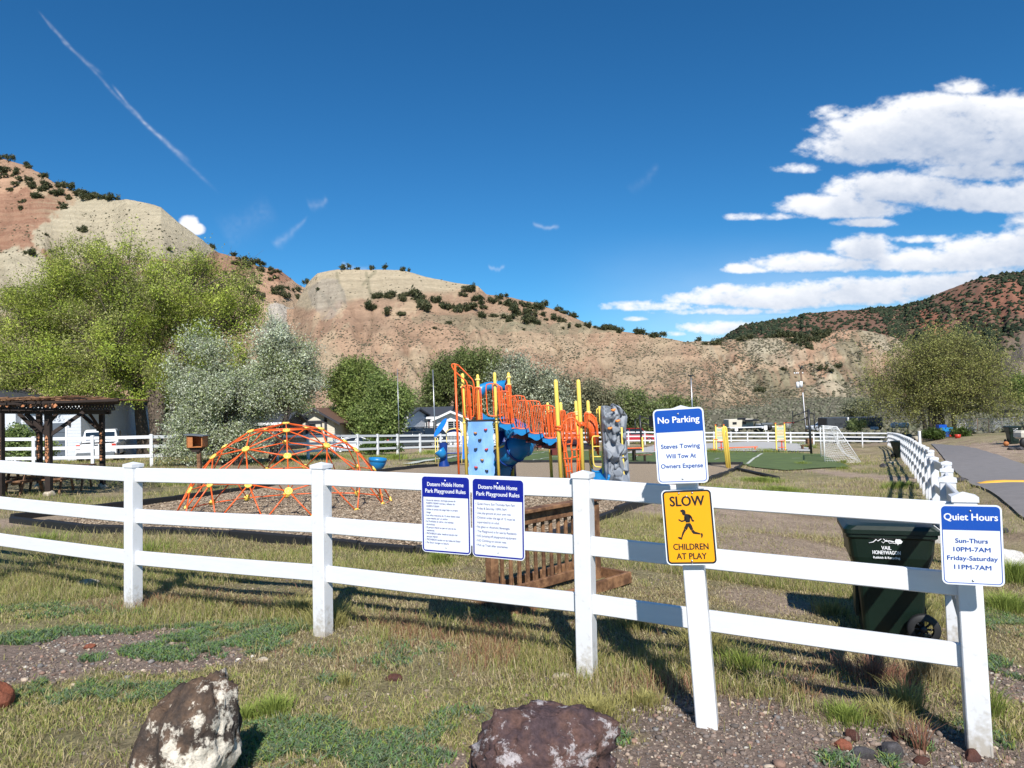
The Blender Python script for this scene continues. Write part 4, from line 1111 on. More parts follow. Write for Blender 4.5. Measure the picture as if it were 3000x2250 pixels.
# short olive and dry turf
x, y = clumped(330000, -7, 8, 3.1, 13, .55, 5, 1.1, .24)
g = gravel_mask(x, y); dm = dirt_mask(x, y); k = RNG.random(len(x)) > np.clip(g * 1.05 + dm * .9, 0, .985); x, y = x[k], y[k]
zone = fbm(x * .6, y * .6, 61, 4); n = len(x)
c = np.where((zone > .52)[:, None], pick(n, [OLV, GRN, DRY], [.42, .22, .36]), pick(n, [DRY, OLV, STRAW, np.array([.22, .15, .10])], [.40, .22, .16, .22]))
hh = RNG.uniform(.012, .042, n) * (.6 + zone)
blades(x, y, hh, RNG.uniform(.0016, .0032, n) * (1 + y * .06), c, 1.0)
def litter():
    n = 150000; x = RNG.uniform(-7, 8, n); y = 3.1 + 12 * RNG.random(n) ** 1.4; k = (np.abs(x) < y * .8 + 1) & off_paved(x, y, (0, 1)) & (fbm(x * 1.3, y * 1.3, 401, 4) > .40) & (RNG.random(n) > gravel_mask(x, y) * .85); x, y = x[k], y[k]; n = len(x); z = gz(x, y)
    a = RNG.random(n) * 6.283; l = RNG.uniform(.012, .05, n); w = RNG.uniform(.0008, .0018, n) * (1 + y * .08); t = RNG.uniform(-.3, .5, n); h = RNG.uniform(.002, .02, n); dx, dy = np.cos(a), np.sin(a)
    c0 = np.stack([x, y, z + h], -1); e = np.stack([dx * l, dy * l, t * l], -1); s_ = np.stack([-dy * w, dx * w, 0 * w], -1)
    V = np.stack([c0 - e - s_, c0 - e + s_, c0 + e], 1).reshape(-1, 3); c = np.array([[.52, .45, .30], [.40, .33, .21], [.28, .21, .14], [.17, .12, .09]])[RNG.choice(4, n, p=[.3, .33, .22, .15])] * RNG.uniform(.8, 1.2, (n, 1))
    np_mesh('straw_litter', V, np.arange(n * 3).reshape(-1, 3), MT['grass'], np.repeat(c, 3, 0), kind='stuff')
litter()
# low blue-green leafy mats (spurge) in patches
def mats():
    P = []
    for (u, v, ru, rv, dens) in ((600, 1905, 240, 30, 1.3), (700, 1850, 230, 26, 1.0), (80, 1870, 90, 18, 1), (200, 1790, 260, 22, .5), (300, 2040, 330, 30, 1.1), (120, 2010, 150, 26, 1), (820, 2170, 220, 60, 1.2), (960, 2220, 200, 50, 1), (1180, 2200, 170, 60, 1.0), (1350, 2130, 110, 50, .8),
                                 (980, 1990, 60, 16, .4), (1100, 1900, 240, 26, .3), (1660, 2250, 10, 5, .1), (2450, 2230, 60, 20, .5), (2620, 2240, 40, 14, 1), (2950, 1830, 90, 60, .8), (2920, 1950, 70, 50, .5), (1820, 2160, 30, 26, .5), (1120, 1945, 90, 16, .4), (270, 1930, 40, 10, .7), (2880, 2150, 60, 40, .5), (520, 1850, 150, 14, .6), (250, 1850, 120, 14, .5), (2700, 2190, 30, 10, 1)):
        a = gp(u, v); rx = abs(gp(u + ru, v).x - a.x); ry = abs(gp(u, v - rv).y - a.y) + .02; P.append((a.x, a.y, rx, ry, dens))
    X = []; Y = []
    for (a, b, rx, ry, d) in P:
        n = int(9000 * rx * ry * 3.1 * d * 1.1) + 60; t = RNG.random(n) * 6.283; r = RNG.random(n) ** .6
        X.append(a + rx * r * np.cos(t)); Y.append(b + ry * r * np.sin(t))
    x = np.concatenate(X); y = np.concatenate(Y); k = fbm(x * 5, y * 5, 77, 3) > .42; x, y = x[k], y[k]; n = len(x)
    c = pick(n, [BLU, BLU * np.array([.8, 1.15, .6]), GRN, np.array([.14, .19, .12])], [.42, .25, .16, .17])
    blades(x, y, RNG.uniform(.02, .055, n), RNG.uniform(.0035, .0065, n), c, 1.1, 'ground_cover')
mats()
# taller cheatgrass along and behind the fence line
def along_fence():
    n = 46000; i = RNG.uniform(-1.2, 3.4, n); off = RNG.normal(.25, .33, n)
    px = FX0 + 2.218 * i; py = FY0 - 1.017 * i; x = px + .417 * off; y = py + .909 * off
    d = fbm(x * 1.1, y * 1.1, 91, 4); k = RNG.random(n) < np.clip((d - .44) * 5.5, .04, 1) * np.exp(-(off - .2) ** 2 * .5); k &= RNG.random(n) > gravel_mask(x, y) * .7; x, y, d = x[k], y[k], d[k]; n = len(x)
    rz = fbm(x * .9 + 3, y * .9, 95, 3)
    c = np.where((rz > .57)[:, None], pick(n, [REDG, OLV, DRY], [.4, .3, .3]), pick(n, [OLV, GRN, DRY, STRAW], [.42, .28, .2, .1]))
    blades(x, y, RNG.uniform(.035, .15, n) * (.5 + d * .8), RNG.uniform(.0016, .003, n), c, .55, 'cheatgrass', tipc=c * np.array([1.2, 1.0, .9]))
    # drooping seed heads
    m = n // 7; j = RNG.choice(n, m, replace=False); sx, sy = x[j], y[j]; sz = gz(sx, sy) + RNG.uniform(.06, .19, m)
    rep = 7; X = np.repeat(sx, rep) + RNG.normal(0, .018, m * rep); Y = np.repeat(sy, rep) + RNG.normal(0, .018, m * rep); Z = np.repeat(sz, rep) + RNG.normal(0, .014, m * rep)
    q = m * rep; a = RNG.random(q) * 6.283; L_ = RNG.uniform(.008, .017, q)
    V = np.stack([np.stack([X, Y, Z], -1), np.stack([X + np.cos(a) * .003, Y + np.sin(a) * .003, Z - .002], -1), np.stack([X + np.cos(a) * L_, Y + np.sin(a) * L_, Z - L_ * 1.2], -1)], 1).reshape(-1, 3)
    c = np.repeat(pick(m, [np.array([.16, .09, .07]), OLV * .8, DRY * .8], [.4, .3, .3]), rep * 3, 0)
    np_mesh('seed_heads', V, np.arange(q * 3).reshape(-1, 3), MT['grass'], c, kind='stuff')
along_fence()
# bright tufts and weeds
def tufts():
    T = [(800, 2090, .16, .14, GRN, 500), (720, 2110, .10, .12, GRN, 300), (1010, 2010, .05, .14, OLV, 120), (1740, 2090, .35, .10, OLV, 1300), (1880, 2060, .25, .09, OLV, 700), (960, 1830, .30, .22, OLV, 900), (880, 1800, .3, .22, OLV, 700), (1290, 1650, .16, .20, GRN, 500), (1480, 1640, .14, .16, GRN, 300),
         (2230, 1410, 1.2, .22, GRN, 1600), (2290, 1440, 1.3, .22, GRN, 1400), (2130, 1440, .8, .2, GRN, 700), (2380, 1460, 1.2, .18, OLV, 800), (2350, 1360, .6, .22, GRN, 300), (2470, 1358, .35, .3, GRN, 250), (2470, 1375, .5, .2, GRN, 250), (2640, 1430, .8, .30, GRN, 900), (2690, 1490, .7, .30, GRN, 900), (2760, 1520, .6, .28, GRN, 700),
         (2640, 1760, .35, .30, OLV, 700), (2700, 1830, .30, .30, OLV, 500), (2560, 1850, .35, .16, OLV, 450), (2440, 1800, .3, .2, OLV, 400), (2660, 2080, .16, .26, OLV, 260), (2590, 2110, .22, .15, OLV, 500), (2900, 2100, .10, .32, GRN, 170), (2480, 2110, .22, .13, GRN, 500), (2960, 1700, .45, .32, GRN, 1700), (2950, 1790, .35, .25, GRN, 900), (2860, 1560, .5, .25, GRN, 900),
         (540, 1420, .9, .22, GRN, 700), (700, 1400, .8, .25, GRN, 600), (560, 1390, 1.5, .3, GRN, 900), (120, 1590, .7, .2, GRN, 500), (240, 1640, .8, .2, OLV, 500), (420, 1620, .7, .2, GRN, 400), (1160, 1345, 1.2, .45, GRN * 1.2, 700), (1100, 1345, 1.5, .35, GRN, 600), (960, 1340, 2, .35, GRN, 700), (850, 1345, 2, .35, GRN, 500), (1260, 1330, 1.3, .4, GRN * 1.3, 500), (2640, 2170, .06, .3, DRY, 40), (2700, 2200, .07, .3, REDG, 60), (2730, 1990, .3, .3, DRY, 700), (2560, 1990, .4, .2, REDG, 500), (2180, 1960, .35, .2, GRN, 500), (2070, 1900, .3, .22, OLV, 600), (1860, 1840, .3, .2, OLV, 500), (1710, 1960, .07, .25, OLV, 90), (1690, 1950, .07, .25, OLV, 70), (1910, 1615, .2, .14, BLU * 1.3, 250), (2030, 1500, .6, .2, GRN, 600), (1950, 1530, .6, .16, OLV, 500), (2330, 1300, 6, .3, GRN, 600), (2090, 1325, 4, .35, GRN, 900), (2250, 1324, 4, .35, GRN, 700), (1900, 1300, 3, .4, GRN, 300), (2370, 1312, .8, .6, GRN, 500)]
    X = []; Y = []; H = []; C = []; Dd = []
    for (u, v, r, h, c, n) in T:
        a = gp(u, v); rr = np.abs(RNG.normal(0, r * .5, n)); t = RNG.random(n) * 6.283
        X.append(a.x + rr * np.cos(t)); Y.append(a.y + rr * np.sin(t)); H.append(h * RNG.uniform(.45, 1.05, n) * np.exp(-(rr / r) ** 2 * .4)); C.append(np.clip(c * RNG.uniform(.7, 1.3, (n, 1)), 0, 1)); Dd.append(t)
    x, y, h, c, d = map(np.concatenate, (X, Y, H, C, Dd)); n = len(x)
    k = off_paved(x, y, (1,)); x, y, h, c, d = x[k], y[k], h[k], c[k], d[k]
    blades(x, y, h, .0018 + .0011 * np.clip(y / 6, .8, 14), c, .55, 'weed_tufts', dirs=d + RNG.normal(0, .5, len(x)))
tufts()
# mid-distance field grass
def field():
    n = 150000; r = 9 + 50 * RNG.random(n * 2) ** 1.6; a = RNG.uniform(-.72, .72, n * 2); x = r * np.sin(a); y = r * np.cos(a)
    d = fbm(x * .35, y * .35, 121, 4); k = (RNG.random(n * 2) < np.clip((d - .3) * 2.6, .05, 1)) & off_paved(x, y) & (RNG.random(n * 2) > dirt_mask(x, y) * .93)
    x, y, d = x[k][:n], y[k][:n], d[k][:n]; n = len(x)
    zone = fbm(x * .22, y * .22, 131, 4)
    c = np.where((zone > .5)[:, None], pick(n, [GRN * .8, OLV, DRY], [.4, .35, .25]), pick(n, [DRY, OLV, STRAW * .8, GRN], [.42, .3, .14, .14]))
    blades(x, y, RNG.uniform(.05, .15, n) * (.6 + d), .0022 * np.clip(y / 6, 1, 12), c, .6, 'field_grass', seg2=False)
field()

# ------------------------------------------------------------------ hillside brush
def blobs(P, S, C, name, zs=.75):
    vs = np.array([[1, 0, .1], [.3, .95, .1], [-.8, .6, .1], [-.8, -.6, .1], [.3, -.95, .1], [.1, 0, 1.0], [0, 0, -.5]])
    fs = np.array([[0, 1, 5], [1, 2, 5], [2, 3, 5], [3, 4, 5], [4, 0, 5], [1, 0, 6], [2, 1, 6], [3, 2, 6], [4, 3, 6], [0, 4, 6]])
    n = len(P); V = vs[None] * (S[:, None, None] * RNG.uniform(.65, 1.3, (n, 7, 1))) * np.array([1, 1, zs]) + P[:, None, :]
    F_ = (fs[None] + (np.arange(n) * 7)[:, None, None]).reshape(-1, 3)
    Cc = np.repeat(C, 7, 0).reshape(n, 7, 3)
    return np_mesh(name, V.reshape(-1, 3), F_, MT['hedge'], Cc.reshape(-1, 3), kind='stuff')
def scatter_hill(h, n, dens, smin, smax, cols, name, zs=.75):
    i = RNG.uniform(0, h.nt - 1.01, n * 4); j = RNG.uniform(0, h.nu - 1.01, n * 4)
    i0, j0 = i.astype(int), j.astype(int); fi, fj = (i - i0)[:, None], (j - j0)[:, None]
    B = lambda A: (A[i0, j0] * (1 - fi) + A[i0 + 1, j0] * fi) * (1 - fj) + (A[i0, j0 + 1] * (1 - fi) + A[i0 + 1, j0 + 1] * fi) * fj
    P = B(h.P); UVq = B(h.UV); k = RNG.random(n * 4) < dens(UVq[:, 0], UVq[:, 1]); k &= h.vis[i0, j0] | (RNG.random(n * 4) < .25)
    P = P[k][:n]; m = len(P); c = np.array(cols)[RNG.choice(len(cols), m)] * RNG.uniform(.7, 1.3, (m, 1))
    blobs(P, np.exp(RNG.uniform(math.log(smin), math.log(smax), m)), c, name, zs); return P
SG = [np.array([.12, .11, .07]), np.array([.15, .135, .10]), np.array([.09, .09, .055])]
scatter_hill(H2, 13000, lambda u, v: np.clip(.06 + 1.1 * sstep(890, 1000, v) * (.15 + sstep(.42, .7, fbm(u / 70, v / 30, 141, 3))) + sstep(1100, 1180, v) * .6, 0, 1), .18, .50, SG, 'sagebrush')
scatter_hill(H1, 6500, lambda u, v: np.clip(.03 + .35 * sstep(.45, .7, fbm(u / 50, v / 30, 151, 3)), 0, 1), .25, .8, SG, 'sagebrush')
scatter_hill(H3, 8500, lambda u, v: np.clip(.1 + .9 * sstep(.42, .62, fbm(u / 50, v / 22, 161, 3)) + sstep(1120, 1180, v), 0, 1), .3, .85, SG, 'sagebrush')
scatter_hill(H5, 2500, lambda u, v: .05 + .8 * sstep(1100, 1150, v), .6, 1.6, SG, 'sagebrush')
JD = [np.array([.028, .04, .022]), np.array([.036, .05, .026]), np.array([.05, .055, .032]), np.array([.02, .03, .018])]
def dens4(u, v):
    n = fbm(u / 50, v / 30, 403, 4); rq = sstep(.46, .56, fbm(u / 110, v / 60, 403, 4)) * sstep(2230, 2450, u) * sstep(1080, 980, v)
    for (a, b, ra, rb) in ((2480, 935, 110, 30), (2330, 975, 60, 20), (2860, 880, 90, 60), (2950, 870, 60, 50), (2740, 940, 60, 40)): rq = np.maximum(rq, .9 * ell(u, v, a, b, ra, rb))
    d = .95 - .72 * rq
    gr = sstep(-20, 30, (v - np.interp(u, [2700, 2800, 3000, 3600], [1100, 1060, 960, 800])))
    return np.clip(d * (1 - .65 * gr), .05, 1)
scatter_hill(H4, 18000, dens4, 2.4, 5.2, JD, 'mountain_juniper_wood', .9)
# sage flat between the fence and the hills
def sage_flat():
    n = 30000; r = 95 + 200 * RNG.random(n) ** .8; a = RNG.uniform(-.68, .74, n); x, y = r * np.sin(a), r * np.cos(a)
    k = (RNG.random(n) < np.clip((fbm(x / 9, y / 9, 171, 4) - .3) * 3.0, .15, 1)) & (x / y > -.25) ; x, y = x[k], y[k]; n = len(x)
    c = np.array([[.13, .125, .085], [.105, .11, .07], [.16, .15, .11]])[RNG.choice(3, n)] * RNG.uniform(.7, 1.3, (n, 1))
    blobs(np.stack([x, y, gz(x, y)], -1), RNG.uniform(.3, .75, n), c, 'sagebrush_flat', .9)
sage_flat()

# ------------------------------------------------------------------ trees
def tris_cloud(P, size, cols, out=None, up=.0):
    "one small random leaf triangle pair per point"
    n = len(P); a = RNG.normal(size=(n, 3)); a /= np.linalg.norm(a, axis=1)[:, None]
    b = np.cross(a, RNG.normal(size=(n, 3))); b /= np.linalg.norm(b, axis=1)[:, None]
    s = (size * RNG.uniform(.6, 1.4, n))[:, None]
    V = np.stack([P - b * s * .5, P + a * s, P + b * s * .5, P - a * s], 1).reshape(-1, 3)
    q = np.arange(n)[:, None] * 4; F_ = np.concatenate([q + [0, 1, 2], q + [0, 2, 3]])
    return V, F_, np.repeat(cols, 4, 0)
def tree(name, label, base, lobes, clumps, per, leaf, cols, trunks, tr, bark, csz=.9, elong=1.6, group=None, fork=.25, twigs=5, sd=1, gap=.45, limbs=10, inner=.12, down=0.0, twigc=None, cat='tree'):
    r = np.random.default_rng(sd); base = Vector(base)
    root = thing(name, label, cat, base, group=group); B0 = np.array(base)
    L_ = np.array(lobes, float); vol = L_[:, 3] * L_[:, 4] * L_[:, 5]
    k = r.choice(len(L_), clumps * 3, p=vol / vol.sum()); d = r.normal(size=(clumps * 3, 3)); d /= np.linalg.norm(d, axis=1)[:, None]
    rad = r.uniform(.0, 1, clumps * 3) ** .33; rad = np.where(r.random(clumps * 3) < inner, rad * .5, .55 + rad * .42)
    th = np.arctan2(d[:, 2], d[:, 0]); rad = rad * (.58 + .62 * fbm(th * 2.6 + k * 7.7 + 9, d[:, 1] * 2.2 + k * 3.1, sd + 200, 3, .6))
    Cc = L_[k, :3] + d * rad[:, None] * L_[k, 3:6]
    gsc = max(.8, L_[:, 5].mean() / 3.2)
    keep = (fbm(Cc[:, 0] / gsc + 40, Cc[:, 2] / (gsc * .8) + Cc[:, 1] * .3 / gsc, sd + 300, 3) > gap) & (Cc[:, 2] > B0[2] + .3)
    Cc = Cc[keep][:clumps]; m = len(Cc)
    # limbs
    cen = Cc[r.choice(m, limbs, replace=False)]
    for _ in range(4):
        lab = np.argmin(((Cc[:, None] - cen[None]) ** 2).sum(-1), 1)
        cen = np.array([Cc[lab == q].mean(0) if (lab == q).any() else cen[q] for q in range(limbs)])
    top = np.array([(t[0], t[1], t[2]) for t in trunks], float)      # trunk tops; base offsets follow
    mb = MB(); H = Cc[:, 2].max() - B0[2]
    for t in trunks:
        a = Vector(t[3:6]) if len(t) > 3 else base; b = Vector(t[:3])
        mid = a.lerp(b, .5) + Vector((r.normal() * .12, r.normal() * .12, 0)) * tr * 2
        mb.tube([a - Vector((0, 0, .3)), a.lerp(mid, .3), mid, b], [tr * 1.5, tr * 1.08, tr * .92, tr * .72], 9)
    mb.build('trunk', bark, root)
    mb = MB(); lim = []
    for q in range(limbs):
        c = cen[q]; t = top[np.argmin(((top - c) ** 2).sum(1))]
        s = t + (c - t) * .0; e = t + (c - t) * .88; mid = t + (c - t) * .5 + np.array([0, 0, .09 * np.linalg.norm(c - t)]) + r.normal(size=3) * .05 * np.linalg.norm(c - t)
        pts = [s, t + (mid - t) * .5, mid, (mid + e) / 2 + r.normal(size=3) * .03 * H, e]; rr = tr * r.uniform(.38, .6)
        mb.tube([Vector(p) for p in pts], [rr, rr * .85, rr * .66, rr * .45, rr * .25], 6); lim.append(np.array(pts))
    mb.build('limb', bark, root)
    mb = MB()
    for i in range(m):
        pts = lim[lab[i]]; c = Cc[i]; j = 1 + int(np.argmin(((pts[1:] - c) ** 2).sum(1))); s = pts[max(j - 1, 1)] * .4 + pts[j] * .6
        md = (s + c) / 2 + r.normal(size=3) * .06 * np.linalg.norm(c - s); e = c + (c - s) * .15; rr = tr * .13
        mb.tube([Vector(s), Vector(md), Vector(e)], [rr, rr * .6, rr * .2], 4, cap=False)
        for _ in range(twigs):
            t = md + (c - md) * r.uniform(.2, 1); g = (c - t) * .6 + r.normal(size=3) * csz * .75 + np.array([0, 0, .25 * csz]); mb.tube([Vector(t), Vector(t + g)], [rr * .28, rr * .1], 3, cap=False)
    mb.build('branches', twigc or bark, root, kind='stuff')
    # foliage: each clump is a spray elongated away from its limb
    src = np.array([lim[lab[i]][2] for i in range(m)]); od = Cc - src; od /= np.linalg.norm(od, axis=1)[:, None] + 1e-6
    n = m * per; ci = np.repeat(np.arange(m), per); g = r.normal(size=(n, 3)) * csz * .33
    sc = r.uniform(.6, 1.25, m)[ci][:, None]; al = r.normal(size=(n, 1)) * csz * .42 * (elong - 1)
    P = Cc[ci] + (g + od[ci] * al) * sc; P[:, 2] -= down * np.abs(r.normal(size=n)) * csz
    P = P[P[:, 2] > B0[2] + .15]; ci = ci[:len(P)] if len(P) == n else ci[r.integers(0, n, len(P))]
    cc = np.array(cols); ct = cc[r.choice(len(cc), m)]; Cl = ct[ci] * .6 + cc[r.choice(len(cc), len(P))] * .4; Cl = Cl * r.uniform(.75, 1.25, (len(P), 1)) * r.uniform(.55, 1.35, m)[ci][:, None]
    V, F_, C4 = tris_cloud(P - B0, leaf, Cl * (1.25 if name in ('elm_tree', 'olive_tree', 'cottonwood_tree') else 1.45))
    np_mesh('crown', V, F_, MT['leaf'], C4, parent=root)
    return root
def lobes_px(Y, ls, dy=1.0):
    "crown lobes from photo pixels: (u, v, ru, rv) at depth Y"
    out = []
    for q in ls:
        u, v, ru, rv = q[:4]; Yq = Y + (q[4] if len(q) > 4 else 0); c = at(u, v, Yq); rx = ru / F_PX * Yq; rz = rv / F_PX * Yq
        out.append((c.x, c.y, c.z, rx, max(rx * .8 * dy, 1), rz))
    return out
YG = [np.array([.36, .41, .07]), np.array([.24, .31, .04]), np.array([.36, .40, .09]), np.array([.16, .21, .03]), np.array([.30, .29, .13])]
def btop(u, v, Y, ub, vb, Yb=None):
    t = at(u, v, Y); b = gp(ub, vb); Yb = Y if Yb is None else Yb; b = at(ub, vb, Yb); b.z = min(b.z, g1(b.x, b.y) + .05) if False else g1(b.x, b.y); return (t.x, t.y, t.z, b.x, b.y, b.z)
b0 = at(455, 1310, 50); b0.z = g1(b0.x, b0.y)
tree('elm_tree', 'huge yellow-green spreading tree behind the pergola and white pickup', b0, lobes_px(52, [(380, 915, 330, 240), (210, 990, 290, 210), (610, 925, 210, 195), (60, 1020, 210, 195, -2), (400, 1070, 290, 135, -4), (650, 1080, 110, 130, -4), (150, 1095, 200, 75, -6), (690, 870, 90, 90), (520, 1180, 90, 60, -6), (330, 790, 170, 95), (-120, 1050, 160, 130)]),
     860, 310, .068, YG, [btop(470, 1120, 50, 440, 1310), btop(440, 1140, 51, 462, 1310), btop(520, 1100, 49, 500, 1312), btop(400, 1100, 52, 425, 1310)], .42, MT['bark'], csz=1.25, twigs=4, sd=3, limbs=16, gap=.4)
OLVT = [np.array([.50, .52, .41]), np.array([.36, .40, .27]), np.array([.55, .57, .48]), np.array([.2, .24, .1]), np.array([.26, .32, .09])]
b1 = at(700, 1345, 34); b1.z = g1(b1.x, b1.y)
tree('olive_tree', 'silvery blossoming olive tree behind the left half of the climbing dome', b1, lobes_px(34.5, [(590, 1080, 100, 120), (650, 1180, 150, 110), (560, 1250, 90, 70, -1), (540, 1320, 60, 50, -2), (690, 1290, 120, 50), (600, 990, 50, 40)]), 420, 165, .05, OLVT, [btop(660, 1240, 34, 700, 1345), btop(620, 1250, 34, 640, 1345)], .16, MT['bark_dark'], csz=.75, twigs=4, sd=8, limbs=10, gap=.42)
b1 = at(790, 1345, 36); b1.z = g1(b1.x, b1.y)
tree('olive_tree', 'silvery blossoming olive tree with leaning trunk behind the top of the dome', b1, lobes_px(36.5, [(830, 1080, 110, 120), (870, 1125, 80, 80), (760, 1130, 90, 100), (810, 980, 60, 50), (820, 1190, 55, 35), (740, 1210, 60, 60)]), 420, 160, .05, OLVT, [btop(850, 1190, 36, 790, 1345)], .17, MT['bark_dark'], csz=.75, twigs=5, sd=9, limbs=10, gap=.44)
GR2 = [np.array([.21, .26, .07]), np.array([.17, .21, .06]), np.array([.27, .31, .10]), np.array([.09, .14, .03])]
def simple_tree(name, label, u, v, Y, lob, n, per, leaf, cols, tr, sd, vt=None, csz=1.0, group=None, bark=None, gap=.42, down=0, twigs=3, limbs=7, cat='tree'):
    b = at(u, v, Y); b.z = g1(b.x, b.y); t = at(u, vt if vt else v - (v - lob[0][1]) * .45, Y)
    return tree(name, label, b, lobes_px(Y, lob), n, per, leaf, cols, [(t.x, t.y, t.z, b.x, b.y, b.z)], tr, bark or MT['bark_dark'], csz=csz, group=group, sd=sd, gap=gap, down=down, twigs=twigs, limbs=limbs, cat=cat)
simple_tree('cottonwood_tree', 'mid green tree rising between the two mobile homes left of the playground', 1050, 1320, 66, [(1040, 1130, 85, 75), (1070, 1190, 90, 75), (1000, 1165, 45, 50)], 420, 110, .11, GR2, .25, 21)
simple_tree('bushy_tree', 'pale green bushy tree in front of the cream mobile home', 1120, 1325, 58, [(1105, 1230, 75, 62), (1080, 1275, 35, 30), (1160, 1175, 50, 45), (1130, 1150, 50, 50)], 380, 110, .10, [np.array([.17, .22, .06]), np.array([.13, .18, .05]), np.array([.2, .24, .09])], .18, 22, csz=.9)
MIXT = [np.array([.15, .16, .08]), np.array([.19, .19, .13]), np.array([.11, .13, .05])]
simple_tree('screen_tree', 'olive green tree behind the tall orange fire pole, left end of the far row', 1320, 1330, 92, [(1320, 1120, 80, 90), (1280, 1180, 60, 60), (1360, 1080, 70, 60), (1420, 1090, 70, 70), (1400, 1180, 60, 90)], 420, 90, .15, [np.array([.12, .155, .045]), np.array([.15, .17, .07])], .3, 23, csz=1.5)
simple_tree('screen_tree', 'grey twiggy olive tree behind the blue slide hood, second in the far row', 1520, 1320, 90, [(1510, 1110, 90, 70), (1570, 1150, 80, 80), (1480, 1200, 80, 80), (1620, 1190, 70, 80)], 420, 90, .14, OLVT[:2] + [MIXT[0], np.array([.17, .175, .12])], .3, 24, csz=1.5)
simple_tree('screen_tree', 'brownish grey sparse tree behind the four yellow playground poles', 1690, 1315, 92, [(1690, 1160, 80, 70), (1740, 1200, 80, 80), (1660, 1230, 70, 70)], 340, 75, .14, [np.array([.2, .19, .12]), np.array([.16, .16, .09])], .28, 25, csz=1.5, gap=.47)
simple_tree('screen_tree', 'fresh green tree behind the grey climbing rock, right end of the far row', 1850, 1310, 94, [(1830, 1200, 80, 65), (1890, 1230, 70, 60), (1780, 1230, 60, 60), (1930, 1260, 60, 40)], 360, 85, .15, [np.array([.16, .2, .06]), np.array([.13, .17, .06]), np.array([.17, .17, .1])], .25, 26, csz=1.4)
simple_tree('bushy_tree', 'round green bush left of the No Parking sign at the hill foot', 1975, 1290, 110, [(1975, 1195, 60, 40), (2010, 1230, 50, 30), (1940, 1230, 50, 35)], 180, 80, .17, [np.array([.15, .18, .06]), np.array([.12, .15, .05])], .2, 27, csz=1.4, cat='bush')
simple_tree('bushy_tree', 'grey-green hedge bush behind the left mobile home roofs', 1240, 1290, 120, [(1180, 1190, 70, 40), (1260, 1200, 60, 40)], 160, 70, .18, [np.array([.15, .17, .08])], .2, 28, csz=1.6, cat='bush')
WL = [np.array([.23, .24, .06]), np.array([.19, .19, .06]), np.array([.27, .28, .09]), np.array([.17, .15, .07])]
b2 = at(2745, 1282, 84); b2.z = g1(b2.x, b2.y)
tree('willow_tree', 'wide feathery willow beyond the end of the lane on the right', b2, lobes_px(84, [(2760, 1080, 170, 110), (2640, 1140, 110, 95), (2880, 1140, 120, 110), (2750, 1030, 120, 60), (2610, 1200, 70, 50), (2920, 1210, 90, 50), (2760, 1180, 150, 70), (2570, 1110, 50, 60), (2840, 1050, 90, 60)]), 640, 130, .09, WL,
     [btop(2725, 1185, 84, 2728, 1282), btop(2740, 1190, 84.5, 2742, 1282), btop(2700, 1195, 84, 2715, 1280), btop(2755, 1180, 84, 2752, 1282), btop(2790, 1215, 85, 2800, 1272), btop(2760, 1215, 85, 2770, 1272)], .24, MT['bark_dark'], csz=1.5, elong=3.0, twigs=7, sd=31, limbs=26, gap=.46, inner=.3)
simple_tree('bushy_tree', 'green cut-off tree at the right edge beyond the lane', 3010, 1170, 170, [(3000, 1140, 60, 40)], 150, 70, .25, [np.array([.12, .18, .04])], .3, 32, csz=2.2)
simple_tree('bushy_tree', 'small pale shrub in front of the dark trailers', 2509, 1262, 88, [(2510, 1245, 22, 18)], 60, 70, .10, [np.array([.2, .24, .1])], .05, 33, csz=.6, cat='shrub')
simple_tree('bushy_tree', 'pale feathery shrub behind the dark trailers', 2520, 1225, 130, [(2515, 1200, 45, 30)], 130, 70, .15, [np.array([.17, .18, .1]), np.array([.2, .2, .13])], .08, 34, csz=1.2, cat='shrub')
simple_tree('garden_bush', 'green garden bush under the blind-covered window, left edge', 60, 1350, 34, [(50, 1290, 60, 35), (20, 1325, 70, 30), (95, 1320, 45, 30)], 130, 90, .07, [np.array([.12, .17, .04]), np.array([.17, .21, .09])], .05, 35, csz=.5, cat='bush')
simple_tree('garden_bush', 'dark green bush at the foot of the big willow', 2738, 1290, 70, [(2735, 1275, 24, 16), (2810, 1268, 25, 12)], 60, 80, .10, [np.array([.06, .09, .02])], .05, 36, csz=.6, cat='bush')
simple_tree('garden_bush', 'bushy weeds under the white fence behind the dome', 1110, 1330, 50, [(1100, 1310, 50, 15), (1150, 1315, 30, 12)], 70, 70, .08, [np.array([.06, .1, .02])], .04, 37, csz=.5, cat='bush')
simple_tree('garden_bush', 'bare pinkish shrub behind the blue stair pods', 1575, 1322, 60, [(1570, 1300, 22, 20)], 40, 40, .06, [np.array([.22, .14, .12])], .05, 38, csz=.6, cat='bush')
simple_tree('willow_tree', 'dark tree crowns behind the big green tree, seen past its trunks', 560, 1300, 75, [(560, 1150, 130, 90), (700, 1180, 110, 70), (820, 1200, 90, 60), (420, 1170, 120, 80), (930, 1250, 60, 40)], 420, 90, .15, [np.array([.07, .1, .02]), np.array([.09, .13, .025])], .3, 39, csz=1.6)

